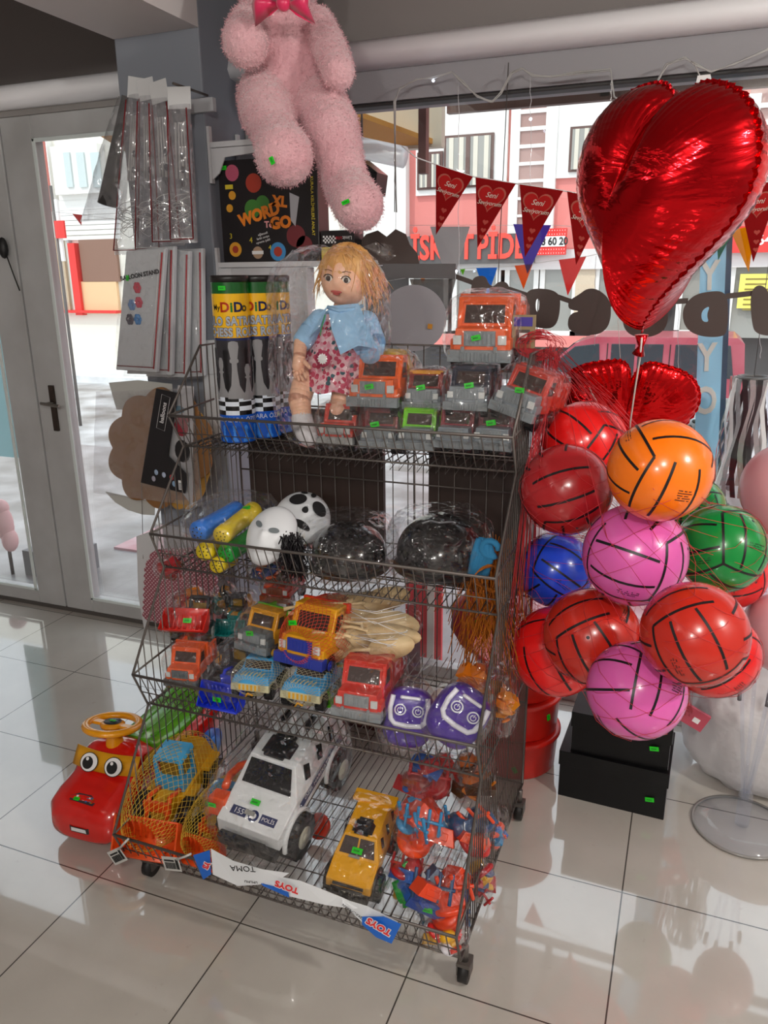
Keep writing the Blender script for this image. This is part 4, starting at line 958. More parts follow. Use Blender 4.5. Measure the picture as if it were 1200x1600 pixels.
b = MB(); q = at(588, 378, 1.93)-DO; 
for kk in range(3): b.add([q, q+Vector((.045, .01*kk, -.01-.012*kk)), q+Vector((.03, .0, -.035-.006*kk)), q+Vector((-.04, .01, -.01))], [(0, 1, 2, 3)], BAG(), smooth=True)
b.tube([q+Vector((0, 0, .004)), q+Vector((.025, -.01, -.012))], .0012, INK, 4)
b.build('bag_corner', doll)
# ================= foil heart balloons =================
def foil(name, c):
    m = mat(name, c, .13, .92)
    nt = m.node_tree; bs = nt.nodes['Principled BSDF']
    tc = nt.nodes.new('ShaderNodeTexCoord'); n = nt.nodes.new('ShaderNodeTexNoise'); n.inputs['Scale'].default_value = 9; n.inputs['Detail'].default_value = 4; n.inputs['Distortion'].default_value = .6
    mp = nt.nodes.new('ShaderNodeMapping'); mp.inputs['Scale'].default_value = (1, 1, 2.2); nt.links.new(tc.outputs['Object'], mp.inputs[0]); nt.links.new(mp.outputs[0], n.inputs['Vector'])
    b_ = nt.nodes.new('ShaderNodeBump'); b_.inputs['Strength'].default_value = .35; b_.inputs['Distance'].default_value = .02
    nt.links.new(n.outputs['Fac'], b_.inputs['Height']); nt.links.new(b_.outputs[0], bs.inputs['Normal']); return m
foilm = foil('red_foil', '#c80f18')
NOTCH = [0.0]
def heart_outline(t):                      # t 0..2pi, notch at t=0, tip at pi; size about 1 wide
    x = 16*math.sin(t)**3; z = 13*math.cos(t)-5*math.cos(2*t)-2*math.cos(3*t)-math.cos(4*t)
    x, z = x/32, (z+2)/32
    if math.cos(t) > 0: z += NOTCH[0]*math.exp(-(x/.16)**2)
    return x, z
def heart_mesh(W, H, TH, m, pleats=64, notch=1.0):
    b = MB(); n = 256; ns = 26; C = (0, .02)
    for side in (-1, 1):
        vs = []; fs = []
        for i in range(ns+1):
            s_ = i/ns; s2 = math.sin(s_*PI/2)
            for j in range(n):
                t = 2*PI*j/n; ox, oz = heart_outline(t); x = C[0]+(ox-C[0])*s2; z = C[1]+(oz-C[1])*s2
                th = max(0, 1-s2**2.4)**.62
                ed = s2**8; rad = 1-.006*ed*(1+math.cos(pleats*t))
                th *= 1-.0*ed
                cr = (s2**5)*(1-s2**14)*.035*math.cos(pleats*t+3*math.sin(5*t))
                lob = 1-.22*math.exp(-(x/.07)**2)*max(0, min(1, (z-.02)/.25))
                y = side*TH*(th*lob+cr)
                vs.append((x*W*rad, y, z*H*rad))
        for i in range(ns):
            for j in range(n):
                a = i*n+j; c = i*n+(j+1) % n; q = (a, c, c+n, a+n)
                fs.append(q if side < 0 else q[::-1])
        b.add(vs, fs, m, smooth=True)
    # flat welded seam rim
    vs = []; fs = []
    for j in range(n):
        t = 2*PI*j/n; ox, oz = heart_outline(t); k = .97; k2 = 1.022+.006*math.cos(pleats*t); wv = .004*math.sin(pleats*t*.5+j)
        vs += [((C[0]+(ox-C[0])*k)*W, 0, (C[1]+(oz-C[1])*k)*H), ((C[0]+(ox-C[0])*k2)*W, wv, (C[1]+(oz-C[1])*k2)*H)]
    for j in range(n): j2 = (j+1) % n; fs.append((2*j, 2*j2, 2*j2+1, 2*j+1))
    b.add(vs, fs, m, smooth=True)
    return b
NOTCH[0] = .09
hc = at(1034, 332, 1.46)
hb = empty('heart_balloon', hc, (R(4), R(9), R(-36)), 'large shiny red foil heart balloon hanging in front of the shop window', 'balloon')
heart_mesh(.315, .42, .135, foilm, 90).build('foil_heart', hb)
b = MB(); b.tube([(0, 0, -.205), (.003, 0, -.225), (.0, 0, -.24)], [.012, .005, .012], foilm, 10); b.build('filling_neck', hb)
b = MB(); rb = mat('white_curling_ribbon', '#d9d4d0', .5)
inv = (Matrix.Translation(hc) @ Euler((R(4), R(9), R(-36))).to_matrix().to_4x4()).inverted()
pts = [at(1003, 528, 1.46), at(1000, 560, 1.5), at(992, 610, 1.56), at(985, 660, 1.62), at(984, 690, 1.66)]
b.tube([inv @ p for p in pts], .0016, rb, 5); b.build('ribbon', hb)
b = MB(); b.tube([inv @ p for p in (at(1096, 132, 1.46), at(1093, 118, 1.7), at(1085, 100, 2.3), at(1080, 96, 2.66))], .0012, rb, 5)
b.add([inv @ p for p in (at(1090, 118, 1.46), at(1110, 116, 1.46), at(1114, 134, 1.46), at(1086, 136, 1.46))], [(0, 1, 2, 3)], mat('clear_tab', '#a9a5a5', .3)); b.build('hanging_thread', hb)
NOTCH[0] = .12
h2c = at(968, 664, 2.44)
h2 = empty('heart_balloon', h2c, (R(22), R(4), R(16)), 'smaller red foil heart balloon lying behind the top red ball', 'balloon')
heart_mesh(.42, .46, .05, foil('bright_red_foil', '#e0181c'), 70).build('foil_heart', h2)
inv = (Matrix.Translation(h2c) @ Euler((R(22), R(4), R(16))).to_matrix().to_4x4()).inverted()
b = MB(); b.tube([inv @ p for p in (at(912, 585, 2.4), at(925, 615, 2.3), at(940, 640, 2.2))], .002, rb, 5)
b.tube([inv @ p for p in (h2c+Vector((0, 0, .1)), at(960, 400, 2.6), at(955, 130, 2.7))], .001, rb, 4); b.build('ribbon', h2)
NOTCH[0] = 0
# pink round balloons on the acrylic stand
pinkb = mat('pale_pink_latex', '#dba0a6', .3, sub=.2)
st = empty('balloon_stand', atz(1158, 1292), label='clear acrylic balloon stand on a round base at the right edge', cat='balloon stand'); SO = st.location
acr = clear_mat('clear_acrylic', (.94, .955, .985, 1), .02, .04, None, .03, .2)
b = MB(); b.lathe([(0, 0), (.135, 0), (.14, .004), (.14, .007), (.06, .012), (0, .014)], acr, n=48); b.build('base_plate', st)
b = MB(); b.lathe([(.134, .0015), (.1415, .0015), (.1415, .0075), (.134, .0075)], mat('acrylic_edge', '#8f8d8a', .2), n=64, caps=False); b.build('base_rim', st)
b = MB(); b.cyl((0, 0, .012), (0, 0, .12), .02, acr, n=20); b.build('pole_socket', st)
cupm = mat('grey_joint', '#77777c', .3)
for dx, dy, top in ((-.055, 0, .5), (-.02, .03, .55), (.02, -.01, .5), (.045, .02, .48)):
    b = MB(); b.cyl((dx*.12, dy*.12, .1), (dx, dy, top), .0055, acr, n=12); b.cyl((dx*.95, dy*.95, top-.08), (dx, dy, top-.04), .006, cupm, n=12); b.cyl((dx, dy, top), (dx*1.3, dy*1.3, 1.15), .004, acr, n=10)
    b.build('pole', st)
for (px, py, Y, rp), lab in (((1222, 763, 2.2, 62), 'pale pink round balloon at the right edge, beside the green ball'), ((1212, 985, 2.25, 52), 'pale pink round balloon low at the right edge, above the acrylic stand')):
    p = at(px, py, Y); r_ = rp*mpp(p); b = MB(); b.ball((0, 0, 0), (r_, r_, r_*1.12), pinkb, 40, fn=lambda q: Vector((q.x, q.y, q.z if q.z > 0 else q.z*(1+.12*(-q.z)**3)))); b.lathe([(.01, -r_*1.3), (.004, -r_*1.24)], pinkb, n=10)
    o = b.build('round_balloon'); o.location = p; tag(o, lab, 'balloon', 'pale pink balloons')
# ================= toy vehicles =================
BLKP = mat('toy_black_plastic', '#17171a', .4); GRYP = mat('toy_grey_plastic', '#6f767c', .4); SMK = mat('toy_smoked_window', '#3a2c28', .35, spec=.4)
def toy_col(c): return mat('toy_plastic_'+c.strip('#'), c, .33, coat=.15)
def wheels(root, w, ys, r, wd=.16, hub='#d8a820', xo=.42):
    for y in ys:
        for s_ in (-1, 1):
            b = MB(); x0 = s_*xo*w; b.cyl((x0-wd*w*.5, y*w, r*w), (x0+wd*w*.5, y*w, r*w), r*w, BLKP, n=24)
            for k in range(14):
                a = 2*PI*k/14; b.box((x0-wd*w*.5, -.018*w, r*w*.97), (x0+wd*w*.5, .018*w, r*w*1.05), BLKP, T(0, y*w, r*w) @ RX(360*k/14) @ T(0, 0, -0*w))
            o = b.build('wheel', root)
            b = MB(); xe = x0+s_*wd*w*.5; b.cyl((xe, y*w, r*w), (xe+s_*.02*w, y*w, r*w), r*w*.5, toy_col(hub), n=16); b.cyl((xe, y*w, r*w), (xe+s_*.035*w, y*w, r*w), r*w*.2, toy_col(hub), n=10); b.build('hub', o)
def truck(p, w, rot, label, cab='#e2581a', bump='#7f868a', hood=None, bed='dump', bedc=None, L=1.9, hub='#3a3a3c', bag=True, tilt=0, roll=0, group='bagged toy trucks', stk=(0, .62), seed=1, name='toy_truck', roofc=None):
    """front faces local -Y, w = cab width in metres"""
    e = empty(name, p, (R(tilt), R(roll), R(rot)), label, 'toy truck', group)
    c = toy_col(cab); hd = toy_col(hood) if hood else c; bm_ = toy_col(bump); U = lambda *a: tuple(v*w for v in a)
    b = MB(); b.box(U(-.34, .08, .2), U(.34, L-.05, .36), BLKP); b.build('chassis', e)
    b = MB(); b.box(U(-.44, .02, .38), U(.44, .42, .74), hd, taper=.03*w, ty=(.04*w, 0)); b.box(U(-.5, .06, .36), U(.5, .36, .56), hd)
    if hood: b.build('hood', e, bevel=.018*w)
    b2 = MB() if hood else b
    b2.box(U(-.46, .40, .36), U(.46, .92, .74), c); b2.add([Vector(U(*q)) for q in ((-.42, .43, .72), (.42, .43, .72), (.42, .575, 1.12), (-.42, .575, 1.12))], [(0, 1, 2, 3)], c); 
    b2.box(U(-.46, .40, .72), U(-.38, .92, 1.16), c, taper=0, ty=(.16*w, .0)); b2.box(U(.38, .40, .72), U(.46, .92, 1.16), c, ty=(.16*w, 0)); b2.box(U(-.46, .56, 1.1), U(.46, .94, 1.2), toy_col(roofc) if roofc else c); b2.box(U(-.46, .84, .7), U(.46, .92, 1.16), c)
    cabo = b2.build('cab', e, bevel=.016*w)
    b = MB(); b.add([Vector(U(-.34, .428, .79)), Vector(U(.34, .428, .79)), Vector(U(.33, .545, 1.07)), Vector(U(-.33, .545, 1.07))], [(0, 1, 2, 3)], SMK)
    for s_ in (-1, 1): b.add([Vector(U(s_*.465, .5, .76)), Vector(U(s_*.465, .8, .76)), Vector(U(s_*.465, .8, 1.06)), Vector(U(s_*.465, .6, 1.06))], [(0, 1, 2, 3)], SMK)
    b.build('windows', cabo)
    b = MB(); b.box(U(-.26, -.0, .46), U(.26, .05, .7), bm_)
    for k in range(7): x = -.22+k*.073; b.box(U(x-.014, -.015, .49), U(x+.014, .01, .67), bm_)
    b.build('grille', e, bevel=.006*w)
    b = MB(); b.box(U(-.53, -.05, .2), U(.53, .14, .4), bm_)
    for k in range(11): x = -.3+k*.06; b.box(U(x-.014, -.065, .22), U(x+.014, -.03, .36), bm_)
    b.box(U(-.3, -.075, .36), U(-.24, -.02, .46), bm_); b.box(U(.24, -.075, .36), U(.3, -.02, .46), bm_); b.build('bumper', e, bevel=.012*w)
    for s_ in (-1, 1):
        b = MB(); b.box(U(s_*.37-.07, -.005, .48), U(s_*.37+.07, .05, .63), toy_col('#c9cccb')); b.build('headlight', e, bevel=.01*w)
    bc = toy_col(bedc or cab)
    if bed == 'dump':
        b = MB(); b.box(U(-.5, 1.0, .42), U(.5, L, .5), bc)
        for lo, hi in (((-.52, .98, .45), (-.44, L, 1.05)), ((.44, .98, .45), (.52, L, 1.05)), ((-.52, .94, .45), (.52, 1.02, 1.22)), ((-.52, L-.06, .45), (.52, L, .9))): b.box(U(*lo), U(*hi), bc)
        for s_ in (-1, 1):
            y = 1.1
            while y < L-.08: b.box(U(s_*.54-.03, y, .5), U(s_*.54+.03, y+.06, 1.0), bc); y += .22
        b.build('dump_bed', e, bevel=.012*w)
    elif bed == 'mixer':
        b = MB(); M = T(0, 1.4*w, .86*w) @ RX(-68); b.lathe([(0, -.55*w), (.22*w, -.55*w), (.42*w, -.15*w), (.44*w, .1*w), (.2*w, .55*w), (.22*w, .62*w), (0, .6*w)], bc, M, 28); b.build('mixer_drum', e)
        b = MB(); b.box(U(-.12, 1.0, .36), U(.12, 1.1, .85), BLKP); b.box(U(-.2, 1.7, .36), U(.2, 1.8, 1.0), BLKP); b.build('drum_frame', e)
    elif bed == 'tank':
        b = MB(); b.box(U(-.46, 1.0, .42), U(.46, L, 1.1), bc, taper=.05*w); b.build('cargo_box', e, bevel=.04*w)
    wheels(e, w, (.3, 1.25) if L < 1.75 else (.3, 1.2, 1.6), .2, hub=hub)
    if stk: sticker(e, (stk[0]*w, -.03*w, stk[1]*w), RY(-12) @ RX(0), .0115)
    if bag: add_bag(e, U(-.66, -.16, .0), U(.66, L+.1, 1.3), seed, tail=None, pw=4, n=22, amp=.08)
    return e
S1 = BOT[0][1]+.003
# ---- top shelf (front row standing on the wires, others piled on them) ----
def tp(px, py, Y): return at(px, py, Y)          # wheel-base point under the front bumper
truck(tp(581, 652, 1.81), .128, 4, 'orange toy mixer truck with a yellow drum, next to the doll', cab='#e8611c', bed='mixer', bedc='#e3b81c', L=1.7, seed=2, stk=(-.05, .6), tilt=-4)
truck(tp(522, 706, 1.785), .098, 3, 'red bagged toy truck at the doll foot, behind the basket rim', cab='#d8361f', bump='#a6a9a8', L=1.5, seed=3, stk=None, tilt=-3)
truck(tp(658, 652, 1.86), .096, 6, 'grey-nosed toy digger truck with a yellow roof, between the two orange trucks', cab='#8e2c26', hood='#717a80', roofc='#e09a20', L=1.6, hub='#e0b01c', seed=4, stk=(-.02, .78), tilt=-4)
truck(tp(748, 585, 1.90), .150, 4, 'biggest orange toy dump truck, highest on the pile of the top shelf', cab='#e25a1a', L=1.55, seed=5, stk=(-.05, .6), tilt=3)
truck(tp(726, 655, 1.82), .105, 2, 'grey-nosed toy truck with a dark navy cab, right below the biggest orange one', cab='#1d2234', hood='#7d868d', bedc='#1d2234', L=1.6, hub='#e0c01c', seed=6, stk=(.08, .78), tilt=-4)
truck(tp(792, 664, 1.80), .112, -14, 'tilted toy truck with grey nose and red cab, right end of the top shelf', cab='#c23a2a', hood='#7d868d', L=1.6, seed=7, stk=(.05, .78), tilt=-6, roll=14)
truck(tp(590, 712, 1.79), .094, 8, 'small grey-nosed toy truck right of the red one, sitting low behind the rim', cab='#8c3438', hood='#79828a', L=1.3, seed=8, stk=(-.06, .86))
truck(tp(648, 714, 1.79), .094, 4, 'grey-nosed toy truck with a lime green cab, low behind the rim', cab='#6fc21c', hood='#79828a', L=1.3, seed=9, stk=None)
truck(tp(706, 712, 1.79), .092, 0, 'grey-nosed toy truck with dark red cab, low behind the rim, right of the lime one', cab='#7c1f2c', hood='#79828a', L=1.3, seed=10, stk=None)
truck(tp(766, 716, 1.79), .096, -2, 'grey toy truck with a green price tag on its nose, nearest the right corner', cab='#6d3038', hood='#79828a', L=1.3, seed=11, stk=(0, .9))
b = MB(); q = at(818, 515, 1.96); b.box((q.x-.028, q.y, q.z-.045), (q.x+.028, q.y+.012, q.z+.035), mat('kraft_back_card', '#8d7d5a', .6), None); b.box((q.x-.024, q.y-.001, q.z+.008), (q.x+.022, q.y, q.z+.03), mat('violet_print', '#3b2a8c', .4)); b.box((q.x-.018, q.y-.001, q.z-.035), (q.x+.016, q.y, q.z), mat('card_dark_print', '#4a3f3a', .5)); b.box((q.x-.01, q.y-.0015, q.z-.02), (q.x+.01, q.y-.001, q.z-.008), wht)
b.cyl((q.x, q.y+.006, q.z-.045), (q.x-.01, q.y+.02, q.z-.12), .002, wire)
o = tag(b.build('header_card'), 'small card with violet print standing behind the biggest orange truck', 'card')
# ---- second shelf ----
def capsule(p, q, r, c, label, holes=True, group='toy tubes', nm='toy_microphone_tube'):
    p, q = Vector(p), Vector(q); e = empty(nm, p, (0, 0, 0), label, 'toy tube', group); d = q-p; L_ = d.length
    M = d.to_track_quat('Z', 'Y').to_matrix().to_4x4(); m = toy_col(c)
    b = MB(); b.lathe([(0, 0), (r*.9, 0), (r, .006), (r, .03), (r*.94, .036), (r*.94, L_-.03), (r, L_-.026), (r, L_-.004), (r*.9, L_), (0, L_)], m, M, 28); b.build('tube', e)
    if holes:
        b = MB(); hm_ = mat('speaker_holes', '#4a4212', .8)
        for k in range(9):
            a = k*PI/4; rr = r*.5 if k < 8 else 0
            b.cyl((rr*math.cos(a), rr*math.sin(a), -.0008), (rr*math.cos(a), rr*math.sin(a), 0), r*.08, hm_, n=8, M=M)
        b.build('end_holes', e)
    return e
Z2 = BOT[1][1]
def p2(px, py, Y): return at(px, py, Y)
t_ = capsule(p2(308, 832, 1.68), p2(372, 797, 1.86), .030, '#2a7be0', 'blue toy tube lying in clear plastic at the left of the second shelf')
add_bag(t_, (-.05, -.06, -.04), (.17, .22, .09), 21, pw=3)
t_ = capsule(p2(345, 838, 1.66), p2(398, 796, 1.84), .026, '#e2c51e', 'yellow toy tube with round holes in its end, lying next to the blue tube')
sticker(t_, tuple((p2(398, 796, 1.84)-p2(345, 838, 1.66))*.8+Vector((.004, -.014, .0235))), RX(-55) @ RY(-20), .011)
capsule(p2(318, 862, 1.64), p2(352, 852, 1.76), .025, '#dcc224', 'yellow toy tube lowest at the left behind the rim, left of the green one')
capsule(p2(352, 866, 1.65), p2(400, 836, 1.80), .027, '#1a9a3a', 'green toy tube between the yellow tubes and the white mask')
capsule(p2(338, 884, 1.635), p2(362, 872, 1.72), .022, '#dcc224', 'short yellow toy tube with holes, poking out under the green one')
maskw = mat('mask_white', '#dfe2e6', .35); hole = mat('mask_hole', '#141214', .8)
def mask(p, rot, s, label, pattern=0, dark=False, grp='masks'):
    e = empty('face_mask', p, tuple(R(a) for a in rot), label, 'mask', grp)
    b = MB(); vs = []; fs = []; n = 40; k = 14
    for i in range(k+1):
        th = PI*.5*i/k
        for j in range(n):
            a = 2*PI*j/n; x = math.sin(th)*math.cos(a); z = math.sin(th)*math.sin(a); y = -math.cos(th)
            y -= .14*math.exp(-(x*x/.02+(z+.1)**2/.05))
            vs.append((x*s*.8*(1-.18*max(0, -z)), y*s*.55, z*s))
    for i in range(k):
        for j in range(n): fs.append((i*n+j, i*n+(j+1) % n, (i+1)*n+(j+1) % n, (i+1)*n+j))
    b.add(vs, fs, maskw, smooth=True)
    o = b.build('mask_shell', e); sd = o.modifiers.new('t', 'SOLIDIFY'); sd.thickness = .002
    b = MB()
    def patch(cx, cz, rx, rz, m, ang=0):
        N_ = 22; vs = []
        for rr in (0, .5, 1):
            for j in range(N_):
                a = 2*PI*j/N_; u = rx*rr*math.cos(a); v = rz*rr*math.sin(a); x = cx+u*math.cos(ang)-v*math.sin(ang); z = cz+u*math.sin(ang)+v*math.cos(ang)
                t = min(.999, math.sqrt(x*x+z*z)); y = -math.sqrt(1-t*t)-.14*math.exp(-(x*x/.02+(z+.1)**2/.05))
                vs.append((x*s*.8*(1-.18*max(0, -z)), y*s*.55-.006, z*s))
        fs = [(r_*N_+j, r_*N_+(j+1) % N_, (r_+1)*N_+(j+1) % N_, (r_+1)*N_+j) for r_ in (0, 1) for j in range(N_)]
        b.add(vs, fs, m)
    if pattern == 0:
        patch(-.36, .12, .2, .09, mat('mask_eye_grey', '#6c7478', .6), -.25); patch(.36, .12, .2, .09, mat('mask_eye_grey', '#6c7478', .6), .25)
    else:
        patch(-.42, .18, .3, .26, hole, .5); patch(.42, .18, .3, .26, hole, -.5); patch(0, -.2, .12, .1, hole); patch(0, .62, .1, .16, hole); patch(-.35, .6, .12, .1, hole); patch(.1, -.62, .42, .1, hole)
    b.build('eye_holes', e); return e
m1 = mask(p2(424, 838, 1.68), (-38, 14, -6), .082, 'plain white mask with one narrow grey eye slit, front of the second shelf', 0)
m2 = mask(p2(472, 812, 1.84), (-64, 25, 15), .096, 'white mask with big black eye holes, behind the plain white mask', 1)
b = MB(); rnd = random.Random(31); c = p2(458, 862, 1.65)
for k in range(160):
    p = c+Vector((rnd.uniform(-.025, .025), rnd.uniform(-.02, .02), rnd.uniform(.0, .05))); pts = [p]
    for j in range(4): pts.append(pts[-1]+Vector((rnd.uniform(-.012, .012), rnd.uniform(-.008, .008), -.018)))
    b.tube(pts, .0016, mat('black_wig_hair', '#161317', .3), 4)
wg = b.build('black_wig'); tag(wg, 'black synthetic hair in plastic between the white mask and the helmets', 'wig')
def helmet(p, s, rot, label, stripe):
    e = empty('black_helmet', p, (0, 0, R(rot)), label, 'helmet', 'black helmets')
    bm_ = mat('helmet_gloss_black', '#0e0d10', .16, coat=.5)
    def fn(q):
        z = q.z if q.z > -.25 else -.25+(q.z+.25)*.1
        return Vector((q.x, q.y*1.12, z))
    b = MB(); b.ball((0, 0, 0), (s, s, s*.88), bm_, 40, fn=fn); b.build('shell', e)
    b = MB(); b.lathe([(s*.97, -s*.23), (s*1.07, -s*.26), (s*1.08, -s*.3), (s*.95, -s*.3)], mat('helmet_rim', '#1d1b1e', .5), Matrix.Diagonal((1, 1.12, 1, 1)), 40); b.build('rim', e)
    b = MB()
    for az in (-35, 20):
        for k in range(13):
            a = k*2.4; r_ = .028*math.sqrt(k); M = RZ(az) @ RX(-28)
            q = Vector((r_*math.cos(a)*6*s, 0, r_*math.sin(a)*6*s)); d = Vector((q.x/s, -1, q.z/s)).normalized(); d = (M @ d)
            P_ = Vector((d.x*s, d.y*s*1.12, d.z*s*.88)); b.ball(P_, .0028, mat('vent_hole', '#3c3b40', .4), 8)
    b.build('vent_holes', e)
    if stripe:
        b = MB()
        pts = [(-.75, .66), (-.45, .82), (-.05, .55), (.05, .55), (.6, .85), (.75, .8)]
        def sp(u, v): d = Vector((u*.6, -.35, v+.35)).normalized(); return Vector((d.x*s, d.y*s*1.12, d.z*s*.88))*1.006
        for (u0, v0), (u1, v1) in zip(pts, pts[1:]): 
            q = [sp(u0+(u1-u0)*k/6, v0+(v1-v0)*k/6) for k in range(7)]; b.tube(q, .0028, mat('silver_stripe', '#8e9094', .3, .3), 5)
        b.build('stripe', e)
    return e
H1 = helmet(p2(546, 866, 1.80), .102, 20, 'glossy black helmet in plastic next to the black wig, on the second shelf', False)
H2 = helmet(p2(688, 862, 1.79), .112, 14, 'glossy black helmet with a silver zigzag stripe, right half of the second shelf', True)
for h, sd in ((H1, 41), (H2, 42)): add_bag(h, (-.135, -.15, -.06), (.135, .14, .115), sd, pw=3, n=36, amp=.09)
b = MB(); q = p2(760, 862, 1.70); bw = mat('blue_knit_wool', '#2f7fae', .9, bump=(160, .6, .002))
for k in range(7): b.tube([q+Vector((-.018+.006*k*.6, .01*math.sin(k), .03)), q+Vector((-.026+.007*k, -.01, .0)), q+Vector((-.035+.006*k, -.012, -.06))], .008, bw, 8)
b.tube([q+Vector((.012+.02*math.cos(t*.5), -.012, .012+.02*math.sin(t*.5))) for t in range(12)], .008, bw, 8)
tag(b.build('knitted_scarf', ), 'blue knitted cloth bunched right of the striped helmet', 'scarf')
b = MB(); rnd = random.Random(12); om = mat('orange_raffia', '#b5650e', .5); od = mat('dark_raffia', '#3a2216', .6)
for k in range(260):
    x = at(rnd.uniform(735, 805), 900, 1.78).x; top = Vector((min(x, -.39), rnd.uniform(1.70, 1.9), rnd.uniform(.80, .97)))
    pts = [top]; zz = top.z; dirx = rnd.uniform(-.012, .012)
    for j in range(6): pts.append(pts[-1]+Vector((dirx+rnd.uniform(-.008, .008), rnd.uniform(-.008, .006)-.004*(j < 2), -rnd.uniform(.02, .045))))
    b.tube(pts, rnd.uniform(.0007, .0014), om, 3)
for k in range(18):
    a = rnd.uniform(0, 6.28); c = at(762, 905, 1.66); b.tube([c+Vector((.03*math.cos(a+t*.6), .02*math.sin(a*2+t), .03*math.sin(a+t*.6))) for t in range(9)], .0012, om, 3)
tag(b.build('raffia_skirt'), 'bunch of orange raffia strands spilling over the right end of the second shelf', 'raffia')
# bagged dark goods lying under helmets
def bagged(p, r, cols, label, seed, nm='bagged_toy', grp=None, tail=True, cat='bagged toy', stk=None, shapes=15):
    e = empty(nm, p, (0, 0, 0), label, cat, grp); rnd = random.Random(seed)
    for k in range(shapes):
        c = toy_col(cols[k % len(cols)]); b = MB(); q = Vector((rnd.uniform(-.5, .5)*r[0], rnd.uniform(-.6, .3)*r[1], rnd.uniform(-.7, .55)*r[2])); s_ = min(r)*rnd.uniform(.32, .62); M = T(*q) @ RZ(rnd.uniform(-60, 60)) @ RX(rnd.uniform(-40, 40)) @ RY(rnd.uniform(-40, 40))
        t = rnd.random()
        if t < .45:
            b.box((-s_*1.4, -s_*.7, -s_*.5), (s_*1.4, s_*.7, s_*.5), c, M, taper=s_*.3); b.box((-s_*.9, -s_*.75, -s_*.25), (s_*.9, -s_*.65, s_*.2), c, M)
            nm_ = 'toy_block'
        elif t < .7: b.lathe([(0, -s_*.3), (s_, -s_*.3), (s_*1.1, 0), (s_*.8, s_*.3), (s_*.4, s_*.25), (0, s_*.25)], c, M, 18); nm_ = 'toy_wheel'
        elif t < .85: b.ball((0, 0, 0), (s_*1.1, s_*.9, s_*.8), c, 18, M); nm_ = 'toy_ball_part'
        else:
            for j in range(4): b.tube([(-s_*1.4+j*s_*.9, 0, -s_), (-s_*1.4+j*s_*.9, 0, s_)], s_*.14, c, 8, M=M)
            b.tube([(-s_*1.6, 0, 0), (s_*1.6, 0, 0)], s_*.14, c, 8, M=M); nm_ = 'toy_grid'
        b.build(nm_, e, bevel=s_*.1)
    add_bag(e, (-r[0], -r[1], -r[2]), r, seed, tail=(0, -r[1]*.2, r[2]*1.3) if tail else None, pw=2.6, amp=.08)
    if stk: sticker(e, stk)
    return e
